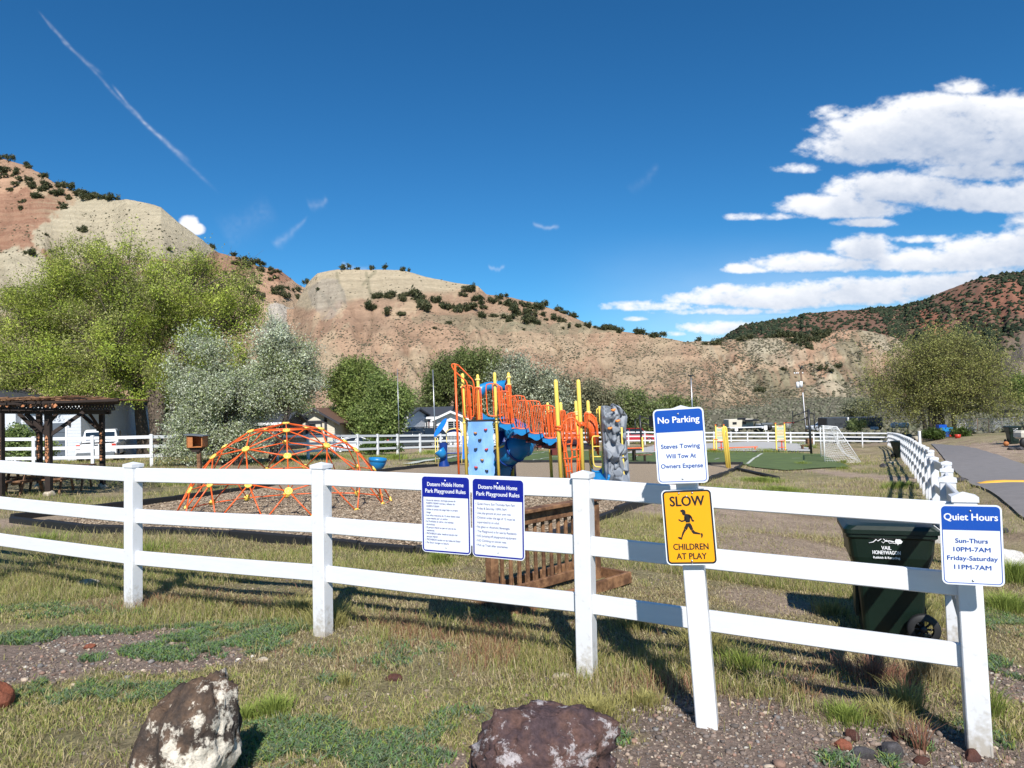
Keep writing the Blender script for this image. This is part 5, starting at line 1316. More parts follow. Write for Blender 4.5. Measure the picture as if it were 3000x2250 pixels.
# ------------------------------------------------------------------ junipers on the hills
def juniper_proto(sd):
    r = np.random.default_rng(sd); m = 46; L3 = r.normal(size=(4, 3)) * np.array([.38, .38, .2]) + np.array([0, 0, .8]); c = r.normal(size=(m, 3)); c /= np.linalg.norm(c, axis=1)[:, None]; c = c * (r.random((m, 1)) ** .4) * np.array([.5, .5, .48]) * r.uniform(.7, 1.25, (m, 1)) + L3[r.choice(4, m)]; c[:, 2] = np.abs(c[:, 2])
    P = np.repeat(c, 15, 0) + r.normal(size=(m * 15, 3)) * .13
    cc = np.array([[.08, .095, .042], [.12, .13, .06], [.05, .065, .032], [.16, .16, .08]]); C = cc[r.choice(4, m)]; C = np.repeat(C, 15, 0) * r.uniform(.75, 1.25, (m * 15, 1))
    return tris_cloud(P, .13, C)
JP = [juniper_proto(500 + k) for k in range(6)]
JMe = []
for k, (V, F_, C) in enumerate(JP):
    o = np_mesh('crown', V, F_, MT['leaf'], C); JMe.append(o.data); D.objects.remove(o)
tm = MB(); tm.tube([(0, 0, -.5), (.03, .02, .3), (-.02, .03, .9)], [.09, .07, .03], 5); _t = tm.build('trunk', MT['bark_dark']); TM = _t.data; D.objects.remove(_t)
def on_hill(h, u, v):
    d = (h.pu - u) ** 2 + (h.pv - v) ** 2 + np.where(h.vis, 0, 1e5); i, j = np.unravel_index(np.argmin(d), d.shape); return Vector(h.P[i, j])
def junipers(h, pts, lab, grp, s0, s1, trunk=True):
    us = sorted(p[0] for p in pts); vs_ = sorted(p[1] for p in pts); n_ = len(pts); sz_ = []
    for (u, v) in pts:
        p = on_hill(h, u, v); s = random.uniform(s0, s1) * random.choice((.5, .68, .8, .95)); root = thing('juniper', jlab(lab, u, v, us, vs_, s / .78, s0, s1), 'juniper', p - Vector((0, 0, .25 * s)), (0, 0, random.random() * 6.28), group=grp)
        root.scale = (s * random.uniform(.85, 1.2), s * random.uniform(.85, 1.2), s * random.uniform(.8, 1.25))
        put('crown', random.choice(JMe), root, (0, 0, 0))
        if trunk: put('trunk', TM, root, (0, 0, 0))
def jlab(lab, u, v, us, vs_, s, s0, s1):
    n = len(us)
    if n < 9: return lab
    h = ('left', 'centre left', 'centre', 'centre right', 'right')[min(4, int(sum(q < u for q in us) / n * 5))]; w = ('upper', 'middle', 'lower')[min(2, int(sum(q < v for q in vs_) / n * 3))]
    z = ('small', 'mid-sized', 'large')[min(2, int((s - s0) / (s1 - s0) * 3))]
    return z + ' ' + lab + ', ' + w + ' row, ' + h
def jit(pts, n, su, sv):
    out = []
    for (u, v) in pts:
        for _ in range(n): out.append((u + random.gauss(0, su), v + random.gauss(0, sv)))
    return out
J1 = [(30, 460), (15, 490), (45, 500), (85, 485), (130, 512), (75, 530), (115, 560), (40, 555), (90, 545), (170, 545), (185, 545), (215, 560), (235, 565), (258, 568), (275, 573), (150, 570), (205, 585), (225, 580), (130, 545), (190, 600), (170, 580), (60, 605), (180, 610), (5, 510), (25, 520), (100, 575), (295, 584), (312, 583), (245, 590)]
junipers(H1, jit(J1, 2, 9, 7), 'juniper on the upper left skyline ridge', 'junipers on the upper left ridge', 2.6, 4.2)
J1b = [(245, 680), (75, 745), (92, 750), (132, 690), (180, 730), (148, 740), (498, 738), (555, 735), (57, 595), (110, 580)]
junipers(H1, J1b, 'lone juniper on the bare left hillside', 'lone junipers on the left hillside', 2.2, 3.6)
J1c = [(640, 715), (680, 745), (700, 755), (720, 765), (735, 770), (750, 775), (770, 790), (790, 790), (800, 800), (820, 805), (770, 810), (740, 800), (710, 790), (690, 775), (810, 860), (820, 845), (840, 850), (830, 870), (850, 860), (870, 870), (880, 885), (900, 880), (925, 890), (945, 885), (960, 900), (900, 895), (870, 850), (760, 830), (740, 860), (760, 870), (680, 800), (700, 830)]
junipers(H1, jit(J1c, 1, 4, 4) + jit(J1c, 1, 9, 6), 'juniper on the ridge left of the bald hill', 'junipers on the descending ridge', 2.2, 3.6)
J2a = [(1010, 785), (1045, 790), (1090, 790), (1130, 788), (1180, 794), (1200, 797), (885, 825), (1052, 790)]
junipers(H2, J2a, 'small juniper standing on the bald top of the centre hill', 'junipers on the bald hilltop', 1.6, 2.6)
J2 = [(1098, 870), (1130, 870), (1150, 865), (1175, 875), (1190, 865), (1210, 870), (1240, 880), (1230, 890), (1270, 890), (1090, 905), (1135, 910), (1180, 920), (1240, 910), (1250, 910), (1305, 905), (1320, 905), (1340, 915), (1370, 910), (1360, 865), (1370, 855), (1395, 880), (1410, 885), (1420, 900), (1440, 885), (1465, 875), (1470, 890), (1490, 900), (1500, 905), (1510, 920), (1480, 930), (1450, 930), (1410, 930), (1530, 890), (1550, 900), (1570, 910), (1580, 895), (1560, 930), (1600, 935), (1540, 945), (1620, 930), (1650, 945), (1670, 960), (1700, 960), (1640, 895), (1600, 885), (1660, 905), (1690, 925), (1740, 960), (1770, 955), (1780, 965), (1800, 960), (1820, 970), (1870, 975), (1895, 975), (1920, 985), (1520, 920), (1500, 930), (1575, 945), (1375, 905), (1350, 905)]
junipers(H2, jit(J2, 1, 3, 3) + jit(J2, 1, 10, 5), 'juniper in the band crossing the centre hill', 'junipers banded across the centre hill', 1.9, 3.2)
junipers(H2, [(1535, 968), (1275, 965), (930, 850), (1320, 950)], 'low isolated juniper on the bare lower slope of the centre hill', 'isolated junipers below the band', 1.5, 2.2)
J3 = [(2050, 994), (2065, 1010), (2085, 1007), (2100, 1010), (1945, 1035), (1968, 1023), (2000, 1022), (1992, 1042), (2170, 995), (2195, 990), (2240, 988), (2275, 985), (2310, 1000), (2330, 1005), (2350, 1010), (2370, 1015), (2385, 980), (2400, 985), (2425, 978), (2390, 1000), (2360, 990), (2345, 995), (2300, 985), (2260, 990), (2380, 1025), (2325, 985), (2370, 1000), (2410, 990)]
junipers(H3, J3 + jit(J3[8:], 1, 8, 4), 'juniper on the badland hill crest', 'junipers on the badland crest', 2.2, 3.6)
junipers(H3, [(2045, 1110), (2150, 1120), (2298, 1085), (2373, 1073), (2230, 1150), (2420, 1085), (2437, 1089), (2453, 1078), (2110, 1168), (2180, 1155), (2215, 1150), (2205, 1160)], 'lone juniper on the gullied badland slope', 'lone junipers on the badland slope', 1.6, 2.8)
# ------------------------------------------------------------------ playground tower
O_, Y_, B_ = MT['orange'], MT['yellow'], MT['blue']
def arc_loop(x0, x1, z0, z1, r, n=5, open_=None):
    "rounded rectangle in local x,z"
    return rrect(x1 - x0, z1 - z0, r, n, (x0 + x1) / 2, (z0 + z1) / 2)
pg = thing('play_structure', 'yellow, orange and blue playground tower with stairs, slide and climbing walls', 'play structure', gp(1500, 1430))
def ppole(u0, v0, u1, v1, Y, r, m=None, clamps=()):
    a = at(u0, v0, Y); b = at(u1, v1, Y); d = b - a; k = (g1(b.x, b.y) - .1 - a.z) / d.z; e = a + d * k
    mb = MB(); t = (a - e).normalized()
    mb.tube([e, a - t * .06, a - t * .02, a], [r, r, r * .8, r * .25], 12); q = mb.build('pole', m or Y_, pg)
    for c in clamps:
        w = (c - v0) / (v1 - v0); p = a + d * w; mb = MB(); mb.lathe(p, [(r, -.032), (r + .010, -.03), (r + .010, .03), (r, .032)], 12); mb.box(p + Vector((r + .012, -.01, 0)), (.035, .03, .04)); mb.box(p - Vector((r + .012, .01, 0)), (.035, .03, .04))
        mb.build('clamp', MT['paleyellow'], q)
    return a, e
ppole(1354.7, 1093.5, 1367.5, 1391.7, 21, .048, clamps=(1134, 1239)); ppole(1399, 1096.6, 1412, 1390, 22.3, .048, clamps=(1112, 1135))
ppole(1448.7, 1090.7, 1461, 1391, 21, .048, clamps=(1128, 1237)); ppole(1489.4, 1091, 1502.7, 1391, 22.3, .048, clamps=(1105, 1127))
ppole(1627.8, 1111.7, 1643, 1389, 17, .05, clamps=()); ppole(1693.8, 1111.7, 1707, 1367.6, 17, .05)
ppole(1604, 1178.7, 1616, 1393, 20.5, .045, clamps=(1212,)); ppole(1642, 1178, 1655, 1390, 19.5, .045, clamps=(1215,)); ppole(1686.5, 1174, 1697, 1368, 19.8, .045, clamps=(1208, 1214)); ppole(1722, 1173, 1732.6, 1371, 18.5, .045, clamps=(1208, 1311))
def T(pts, Y, r, m=None, name='rail', n=7, parent=None, closed=False):
    P = [at(p[0], p[1], p[2] if len(p) > 2 else Y) for p in pts]
    if not closed:                                   # round the corners
        Q = [P[0]]
        for i in range(1, len(P) - 1):
            a, b, c = P[i - 1], P[i], P[i + 1]; s = min(.12, (a - b).length * .4, (c - b).length * .4)
            p0 = b + (a - b).normalized() * s; p2 = b + (c - b).normalized() * s
            Q += [p0, (p0 + b * 2 + p2) / 4, p2]
        P = Q + [P[-1]]
    mb = MB(); mb.tube(P, r, n, closed=closed); return mb.build(name, m or O_, parent or pg)
# fire pole with its loop handrails
a = at(1333, 1067, 20.6); e = at(1344.8, 1392, 20.6); e.z = g1(e.x, e.y) - .1
mb = MB(); mb.cyl(e, a, .032); mb.build('fire_pole', O_, pg)
T([(1345, 1071), (1332, 1066), (1323, 1067), (1324, 1075), (1330, 1084), (1350, 1104), (1367, 1117), (1370, 1132), (1377, 1232)], 20.8, .02, name='handrail')
T([(1335, 1069), (1345, 1072), (1366, 1093), (1386, 1114), (1389, 1130), (1396, 1232)], 21.2, .02, name='handrail')
def loop_panel(c, Y, nb=4, r=.018, dY=0.0, name='guard_rail', m=None):
    "rounded loop given by four photo corners (tl, tr, br, bl) with upright balusters"
    P = [at(u, v, Y + dY * (1 if i in (1, 2) else 0)) for i, (u, v) in enumerate(c)]
    Q = []
    for i in range(4):
        a, b, d = P[i - 1], P[i], P[(i + 1) % 4]; s = min(.14, (a - b).length * .35, (d - b).length * .35); p0 = b + (a - b).normalized() * s; p2 = b + (d - b).normalized() * s
        Q += [p0, (p0 + b * 3 + p2) / 5, p2]
    mb = MB(); mb.tube(Q, r, 7, closed=True); o = mb.build(name, m or O_, pg)
    for k in range(nb):
        f = (k + 1) / (nb + 1); mb = MB(); mb.tube([P[3].lerp(P[2], f), P[0].lerp(P[1], f)], r * .72, 5, cap=False); mb.build('baluster', m or O_, o)
    return o
loop_panel([(1352, 1129), (1385, 1129), (1389, 1222), (1360, 1225)], 20.9, 2); loop_panel([(1368, 1133), (1376, 1133), (1383, 1228), (1374, 1228)], 21.6, 1)
loop_panel([(1390, 1135), (1408, 1135), (1413, 1232), (1396, 1232)], 22.2, 3); loop_panel([(1423, 1124), (1461, 1124), (1466, 1219), (1428, 1219)], 20.9, 1)
loop_panel([(1458, 1129), (1470, 1134), (1474, 1216), (1462, 1219)], 21.3, 1); loop_panel([(1481, 1129), (1496, 1127), (1501, 1236), (1490, 1236)], 22.2, 3)
ST = [((1458, 1146), (1494, 1146), (1507, 1241), (1467, 1241)), ((1495, 1159), (1538, 1159), (1549, 1256), (1509, 1256)), ((1540, 1174), (1582, 1174), (1594, 1270), (1552, 1270)), ((1583, 1187), (1624, 1188), (1630, 1284), (1594, 1284))]
for k, c in enumerate(ST):
    loop_panel(c, 20.4 - .5 * k, 3); off = 14; loop_panel([(a + 17, b + 14) for (a, b) in c], 21.8 - .5 * k, 3)
    (u0, v0), (u1, v1) = c[3], c[2]; Y = 20.3 - .5 * k; p = at(u0 - 4, v0 + 5, Y); q = at(u1 + 2, v1 + 4, Y)
    mb = MB(); n = 10; vs = []; w = 1.15
    for y in (0, w):
        for i in range(n + 1):
            t = i / n; x = p.lerp(q, t) + Vector((0, y, 0)); vs += [x + Vector((0, 0, .02)), x - Vector((0, 0, .05 + .10 * math.sin(math.pi * t) ** 2))]
    m_ = 2 * (n + 1); fs = []
    for i in range(n): a = 2 * i; fs += [(a, a + 1, a + 3, a + 2), (m_ + a, m_ + a + 2, m_ + a + 3, m_ + a + 1), (a, a + 2, m_ + a + 2, m_ + a), (a + 1, m_ + a + 1, m_ + a + 3, a + 3)]
    fs += [(0, m_, m_ + 1, 1), (2 * n, 2 * n + 1, m_ + 2 * n + 1, m_ + 2 * n)]; mb.add(vs, fs); mb.build('stair_pod', B_, pg)
    if k > 0 : mb = MB(); a = at(u1 - 16, v1 + 14, Y + .3); mb.prism([(0, 0), (.26, .05), (.24, -.22), (-.35, -.1)], 0, .9, Matrix.Translation(a)); mb.build('riser', MT['maroon'], pg)
# decks
def deck(ps, Yz, m, name, t=.06):
    P = [at(*q) for q in ps]; z = P[0].z; mb = MB(); vs = [Vector((p.x, p.y, z)) for p in P] + [Vector((p.x, p.y, z - t)) for p in P]
    n = len(P); mb.add(vs, [tuple(range(n)), tuple(range(2 * n - 1, n - 1, -1))] + [(k, (k + 1) % n, n + (k + 1) % n, n + k) for k in range(n)]); return mb.build(name, m, pg)
deck([(1362, 1233, 20.95), (1456, 1233, 20.95), (1500, 1233, 22.4), (1408, 1233, 22.4)], 0, MT['mesh_black'], 'deck')
deck([(1640, 1303, 17.1), (1706, 1303, 17.1), (1700, 1303, 20), (1640, 1303, 20)], 0, MT['mesh_black'], 'deck'); deck([(1612, 1318, 18.3), (1640, 1318, 18.3), (1652, 1318, 20.6), (1614, 1318, 20.6)], 0, MT['maroon'], 'deck', .14)
deck([(1705, 1310, 17.4), (1745, 1310, 17.4), (1738, 1310, 19), (1700, 1310, 19)], 0, MT['mesh_black'], 'deck')
# pale blue climbing panel with holds
Yc = 20.85; tl, trr, bl, br = at(1370, 1236, Yc), at(1444, 1235, Yc), at(1373.5, 1398, Yc), at(1449, 1396, Yc); zb = g1(bl.x, bl.y)
mb = MB(); n = 26; vs = []
for i in range(n + 1):
    t = i / n * ((tl.z - zb) / (tl.z - bl.z)); wv = .018 * math.sin(i * 1.25) + .01 * math.sin(i * 2.7)
    a = tl + (bl - tl) * t; b = trr + (br - trr) * t; nx = 8
    for j in range(nx + 1):
        f = j / nx; p = a.lerp(b, f) + Vector((wv * (1 - 2 * f) if j in (0, nx) else 0, -.025 * math.sin(math.pi * f) - .012 * math.sin(i * .8 + j), 0)); vs.append(p)
fs = [(i * (nx + 1) + j, (i + 1) * (nx + 1) + j, (i + 1) * (nx + 1) + j + 1, i * (nx + 1) + j + 1) for i in range(n) for j in range(nx)]
o = len(vs); vs += [v + Vector((0, .05, 0)) for v in vs]; fs += [tuple(o + q for q in f[::-1]) for f in fs]
mb.add(vs, fs, True); wall_ = mb.build('climbing_panel', MT['panel_blue'], pg)
def hold(u, v, m, Y, s=1.0, par=None, kind=0):
    c = at(u, v, Y); vv, ff = ICO[2]; r = np.random.default_rng(int(u * 7 + v)); V = vv * np.array([.058, .055, .034]) * s; V[:, 0] += V[:, 2] * .4 * (1 if int(u) % 2 else -1); V[:, 2] += np.abs(V[:, 0]) * .25; V *= 1 + (r.random((len(V), 1)) - .5) * .16
    mb = MB(); mb.add([Vector(p) + c for p in V], [tuple(f) for f in ff], True); return mb.build('climbing_hold', m, par or wall_)
for (u, v, m) in ((1392.6, 1269, 'holdbrown'), (1423, 1259, 'red'), (1405.5, 1289, 'holddark'), (1393.5, 1315.7, 'holddark'), (1425, 1317, 'red'), (1412.5, 1347.7, 'holdbrown'), (1394.7, 1369.4, 'red'), (1426, 1379.6, 'holddark')): hold(u, v, MT[m], Yc - .06, .95)
# blue hood, slide sides and spiral tube slide
mb = MB(); P = [at(1406, 1158, 22.6), at(1410, 1140, 22.7), at(1425, 1133, 22.8), at(1450, 1131, 22.9), at(1480, 1128, 23), at(1483, 1150, 23)]
mb.tube(P, [.12, .17, .15, .15, .20, .05], 12); mb.build('slide_hood', B_, pg)
T([(1480, 1128), (1486, 1112), (1489, 1106)], 22.6, .03, MT['maroon'], 'hood_brace')
for (pts, Yq) in ((((1410, 1206), (1416, 1212), (1430, 1222), (1462, 1226), (1478, 1220), (1482, 1204), (1480, 1238), (1412, 1238)), 22.9),):
    Pq = [at(u, v, Yq) for (u, v) in pts]; mb = MB(); n = len(Pq); mb.add(Pq + [p + Vector((0, .05, 0)) for p in Pq], [tuple(range(n))[::-1], tuple(range(n, 2 * n))] + [(k, (k + 1) % n, n + (k + 1) % n, n + k) for k in range(n)]); mb.build('slide_entry', B_, pg)
mb = MB(); SPQ = [(1482, 1254, 22.9), (1502, 1262, 22.6), (1522, 1274, 22.2), (1534, 1288, 21.7), (1528, 1304, 21.3), (1508, 1318, 21.3), (1488, 1330, 21.6), (1474, 1345, 22), (1468, 1362, 22.1), (1462, 1382, 21.8)]
SPp = [at(*q) for q in SPQ]; mb.tube(SPp, [.34, .37, .38, .38, .38, .37, .37, .36, .36, .36], 18); tube_ = mb.build('tube_slide', B_, pg)
for k in range(1, 9):
    d = (SPp[k + 1] - SPp[k - 1]).normalized(); mb = MB(); mb.tube([SPp[k] - d * .03, SPp[k] + d * .03], .40, 18); mb.build('slide_flange', MT['blue'] if k < 5 else MT['blue_dark'], tube_)  # lower flanges darker blue: shade under the deck put into their colour
mb = MB(); a = at(1478, 1262, 22.6); mb.tube([a, Vector((a.x + .04, a.y, g1(a.x, a.y) + .2))], .30, 14); mb.build('shaded_slide_body', MT['blue_dark'], pg)  # dark drum for the slide body under the deck, its shade put into the colour
T([(1461, 1312), (1478, 1306), (1482, 1303)], 21.2, .03, Y_, 'brace')
# front arch climber between the two tall poles
T([(1645, 1262), (1646, 1247), (1655, 1232), (1668, 1224), (1680, 1224), (1690, 1232), (1696, 1244), (1700, 1250)], 16.9, .022, name='arch_rail')
mb = MB(); 
for c in ((1633.5, 1251), (1633.5, 1260)): mb.tube([at(c[0] - 6, c[1], 17), at(c[0] + 11, c[1] - 1, 16.9)], .03, 7)
mb.build('clamp', O_, pg); mb = MB(); mb.tube([at(1694, 1243, 17), at(1709, 1242, 16.9)], .055, 8); mb.build('clamp', O_, pg)
wv = [((1646, 1262), (1648, 1290), (1653, 1310), (1653, 1340), (1659, 1370), (1660, 1400)), ((1658, 1232), (1661, 1280), (1656, 1300), (1660, 1330), (1665, 1352), (1668, 1400)), ((1672, 1224), (1676, 1290), (1672, 1310), (1678, 1330), (1673, 1350), (1677, 1400)), ((1685, 1228), (1688, 1270), (1694, 1300), (1688, 1320), (1692, 1350), (1690, 1400)), ((1697, 1250), (1697, 1300), (1700, 1330), (1697, 1360), (1700, 1400))]
for w in wv: T(list(w), 16.9, .021, name='ladder_upright')
for (a, b, v) in ((1647, 1660, 1293), (1650, 1659, 1325), (1654, 1664, 1366), (1658, 1670, 1268), (1660, 1675, 1302), (1663, 1678, 1344), (1660, 1675, 1382), (1674, 1687, 1262), (1676, 1690, 1282), (1674, 1690, 1318), (1676, 1692, 1340), (1688, 1698, 1276), (1690, 1699, 1318), (1692, 1700, 1350), (1650, 1660, 1345)): T([(a, v), (b, v - 2)], 16.88, .016, name='rung')
# orange panels round the lower decks
loop_panel([(1642, 1202), (1655, 1203), (1662, 1284), (1648, 1286)], 19.4, 2); loop_panel([(1660, 1213), (1684, 1207), (1690, 1300), (1664, 1304)], 19.4, 5); loop_panel([(1603, 1209), (1620, 1209), (1628, 1283), (1612, 1284)], 20.4, 3)
T([(1712, 1215), (1716, 1208), (1722, 1210)], 18.4, .02); loop_panel([(1713, 1212), (1722, 1209), (1727, 1300), (1716, 1290)], 18.2, 1)
T([(1718, 1212), (1730, 1212), (1742, 1222), (1748, 1236), (1753, 1290), (1753, 1334)], 17.6, .022, name='arch_rail')
for k in range(6): T([(1724 + k * 4.5, 1213 + k * 2.0), (1729 + k * 4.2, 1290 + k * 8)], 17.8, .017, name='baluster')
# yellow ladder beside the rock wall
T([(1756, 1229), (1750, 1232), (1748, 1200), (1752, 1197)], 17, .015, Y_, 'handle'); T([(1749, 1232), (1756, 1237)], 17, .015, Y_, 'handle')
T([(1757, 1278), (1737, 1278), (1735, 1285), (1738, 1350), (1741, 1367), (1764, 1369)], 16.8, .016, Y_, 'ladder_upright')
for (a, b, v) in ((1738, 1758, 1308), (1740, 1761, 1338)): T([(a, v), (b, v)], 16.8, .014, Y_, 'rung')
T([(1731, 1330), (1731, 1350), (1736, 1362)], 16.8, .012, MT['blackm'], 'handle')
mb = MB(); W1 = [(1753, 1190, 8), (1756, 1230, 7), (1760, 1260, 7), (1763, 1290, 6), (1763.5, 1330, 6), (1764, 1370, 7), (1767, 1410, 8)]; vs = []
for (u, v, w) in W1:
    for (dw, dy) in ((0, 0), (w, 0), (w, .05), (0, .05)): p = at(u + dw, v, 16.75); p.y += dy; vs.append(p)
fs = [(4 * i + j, 4 * i + (j + 1) % 4, 4 * i + 4 + (j + 1) % 4, 4 * i + 4 + j) for i in range(len(W1) - 1) for j in range(4)]; mb.add(vs, fs + [(0, 1, 2, 3)]); mb.build('side_rail', Y_, pg)
# grey moulded rock wall
def rock_wall():
    nu_, nv = 40, 84; L = [(1180, 1762, 1795), (1190, 1761, 1836), (1215, 1762, 1838), (1260, 1763.5, 1832), (1330, 1768, 1836), (1400, 1772, 1840), (1470, 1776, 1843)]
    a = np.array(L); V = np.zeros((nv + 1, nu_ + 1, 3)); zf = g1(at(1800, 1400, 16.6).x, 16.6)
    for i in range(nv + 1):
        v = 1178 + (1468 - 1178) * i / nv; lo = np.interp(v, a[:, 0], a[:, 1]); hi = np.interp(v, a[:, 0], a[:, 2])
        for j in range(nu_ + 1):
            f = j / nu_; u = lo + (hi - lo) * f; vv = v
            if i < 14:                        # jagged crown, peak at right of centre
                top = np.interp(u, [1760, 1775, 1787, 1790, 1797, 1800, 1805, 1808, 1814, 1818, 1826, 1832, 1838], [1190, 1188, 1192, 1188, 1179, 1182, 1181, 1185, 1183, 1192, 1196, 1208, 1214]); vv = top + (1178 + 290 * 14 / nv - top) * i / 14
            p = at(u, vv, 16.6); V[i, j] = (p.x, p.y, max(p.z, zf - .2))
    x = V[..., 0]; z = V[..., 2]
    # faceted relief: piecewise planes from random cells
    r = np.random.default_rng(5); cx_, cz_ = r.uniform(x.min(), x.max(), 46), r.uniform(z.min(), z.max(), 46); gx_, gz_, h0 = r.normal(0, .75, 46), r.normal(0, .55, 46), r.uniform(.02, .24, 46)
    d = np.sqrt((x[..., None] - cx_) ** 2 * 1.6 + (z[..., None] - cz_) ** 2); k = np.argsort(d, -1); k0 = k[..., 0]; k1 = k[..., 1]
    def pl(kk): return h0[kk] + gx_[kk] * (x - cx_[kk]) + gz_[kk] * (z - cz_[kk])
    d0 = np.take_along_axis(d, k[..., :1], -1)[..., 0]; d1 = np.take_along_axis(d, k[..., 1:2], -1)[..., 0]; t = np.clip((d1 - d0) / .05, 0, 1) * .5 + .5
    rel = pl(k0) * t + pl(k1) * (1 - t) - .09 * (1 - np.clip((d1 - d0) / .04, 0, 1))
    rel = rel * sstep(0, .12, np.linspace(0, 1, nu_ + 1))[None] * sstep(1, .88, np.linspace(0, 1, nu_ + 1))[None]
    lean = np.linspace(0, -.35, nv + 1)[:, None]; V[..., 1] += lean - rel
    Bk = V.copy(); Bk[..., 1] = V[..., 1].max() + .12; Vf = np.concatenate([V.reshape(-1, 3), Bk.reshape(-1, 3)]); N1 = (nv + 1) * (nu_ + 1)
    idx = np.arange(N1).reshape(nv + 1, nu_ + 1); q = np.stack([idx[:-1, :-1], idx[1:, :-1], idx[1:, 1:], idx[:-1, 1:]], -1).reshape(-1, 4); fs = [q, q[:, ::-1] + N1]
    for e in (idx[:, 0], idx[::-1, -1], idx[0, ::-1], idx[-1, :]): fs.append(np.stack([e[:-1], e[:-1] + N1, e[1:] + N1, e[1:]], -1))
    Vf -= np.array(wloc(pg)); return np_mesh('rock_wall', Vf, np.concatenate(fs), MT['rockgrey'], parent=pg, nper=4, smooth=False)
rw = rock_wall(); MT['oh'] = mat('orange_plastic_hold', (.78, .26, .05), .45, var=.05)
for (u, v) in ((1797, 1202), (1809.5, 1234), (1787, 1255.5), (1817.6, 1341), (1819, 1389)): hold(u, v, MT['oh'], 16.35, 1.0, rw)
T([(1821, 1252), (1823, 1300), (1826, 1350), (1828, 1400), (1832, 1450)], 16.3, .022, Y_, 'side_rail')
mb = MB(); a = at(1738, 1392, 16.2); zz = g1(a.x, a.y); n = 10; vs = []
for i in range(n + 1):
    t = math.pi * i / n; vs += [Vector((a.x + .18 - .18 * math.cos(t), a.y, a.z - .24 * math.sin(t))), Vector((a.x + .18 - .18 * math.cos(t), a.y + .9, a.z + .25 - .24 * math.sin(t)))]
mb.add(vs, [(2 * i, 2 * i + 2, 2 * i + 3, 2 * i + 1) for i in range(n)], True); mb.tube([vs[2 * i] for i in range(n + 1)], .03, 6); mb.cyl((a.x + .18, a.y + .3, zz - .05), (a.x + .18, a.y + .3, a.z - .2), .04); mb.build('slide_lip', B_, pg)

# ------------------------------------------------------------------ toddler climber, left of the tower
b = gp(1330, 1368); td = thing('toddler_climber', 'small blue and yellow climber with tilted blue disc and net arch behind the fire pole', 'play structure', b); Yt = b.y
def TT(pts, Y, r, m, name): 
    P = [at(p[0], p[1], Y) for p in pts]; mb = MB(); mb.tube(P, r, 7); return mb.build(name, m, td)
mb = MB(); c = at(1289.5, 1252.5, Yt); ax = (at(1305, 1226, Yt) - at(1274, 1279, Yt)) / 2; bx = Vector((.17, -.04, .03)); n = 28
f_ = [c + ax * math.sin(2 * math.pi * k / n) + bx * math.cos(2 * math.pi * k / n) for k in range(n)]; mb.add(f_ + [p + Vector((.02, .05, 0)) for p in f_], [tuple(range(n)), tuple(range(2 * n - 1, n - 1, -1))] + [(k, n + k, n + (k + 1) % n, (k + 1) % n) for k in range(n)]); mb.build('disc_roof', MT['blue_bright'], td)
for u in (1275, 1282): TT([(u, 1283), (u + 2, 1370)], Yt, .022, MT['paleyellow'], 'leg')
for v in (1290, 1323): TT([(1275, v), (1283, v)], Yt, .015, MT['paleyellow'], 'rung')
for u in (1307, 1352): TT([(u, 1262), (u + 2, 1300), (u + 1, 1345), (u + 1, 1362)], Yt + .9, .022, MT['paleyellow'], 'leg')
TT([(1308, 1264), (1318, 1258), (1330, 1255.5), (1343, 1257), (1355, 1264)], Yt + .9, .03, MT['paleyellow'], 'arch')
mb = MB(); A = [at(1307 + 48 * k / 10, 1268 - 13 * math.sin(math.pi * k / 10), Yt + 1) for k in range(11)]; Bq = [at(1307 + 48 * k / 10, 1270 - 5 * math.sin(math.pi * k / 10), Yt + 1) for k in range(11)]
mb.add(A + Bq, [(k, k + 1, 12 + k, 11 + k) for k in range(10)]); mb.build('arch_panel', MT['blue_dark'], td)
mb = MB()
for k in range(11): mb.tube([at(1310 + 4.2 * k, 1270, Yt + 1), at(1312 + 4.2 * k, 1344, Yt + 1)], .006, 4)
for k in range(17): mb.tube([at(1308, 1273 + 4.4 * k, Yt + 1), at(1353, 1272 + 4.4 * k, Yt + 1)], .006, 4)
mb.build('net', MT['trim_white'], td, kind='stuff')
mb = MB(); mb.box(at(1332, 1327, Yt + .8), (.75, .5, .035)); mb.build('step', MT['blue_dark'], td)
mb = MB(); a = at(1299, 1310, Yt + .2); mb.lathe((a.x, a.y, g1(a.x, a.y)), [(.30, 0), (.30, .1), (.19, .35), (.2, .9), (.22, 1.25)], 16); mb.build('column', MT['blue_dark'], td)
mb = MB(); a = at(1294, 1329, Yt - .1); R_ = Matrix.Rotation(-.6, 3, 'Y'); mb.lathe(a, [(.02, -.2), (.1, -.22), (.22, -.1), (.26, .1), (.27, .22), (.245, .22), (.02, .2)], 18, R=R_); mb.build('bell_seat', B_, td)
mb = MB(); a = at(1352, 1305, Yt + 1); mb.box((a.x + .12, a.y, a.z - .1), (.22, .05, 1.2)); mb.build('side_panel', MT['blue_bright'], td)
# spinner bowl
b = gp(1106, 1382); c = at(1106, 1355, b.y); k_ = b.y / F_PX
sb = thing('spinner_bowl', 'round blue spinner bowl just right of the orange climbing dome', 'spinner', b)
mb = MB(); R_ = Matrix.Rotation(.1, 3, 'Y'); r_ = 26 * k_
mb.lathe(c, [(.02, -r_ * .9), (r_ * .35, -r_ * .85), (r_ * .75, -r_ * .5), (r_ * .95, 0), (r_ * .97, r_ * .18), (r_ * 1.03, r_ * .2), (r_ * 1.0, r_ * .5), (r_ * .94, r_ * .52), (r_ * .93, r_ * .2), (r_ * .6, -r_ * .4), (.02, -r_ * .6)], 28, R=R_); mb.build('bowl', B_, sb)
mb = MB(); mb.cyl(b - Vector((0, 0, .1)), c - Vector((0, 0, r_ * .7)), .05); mb.build('stem', MT['steel'], sb)

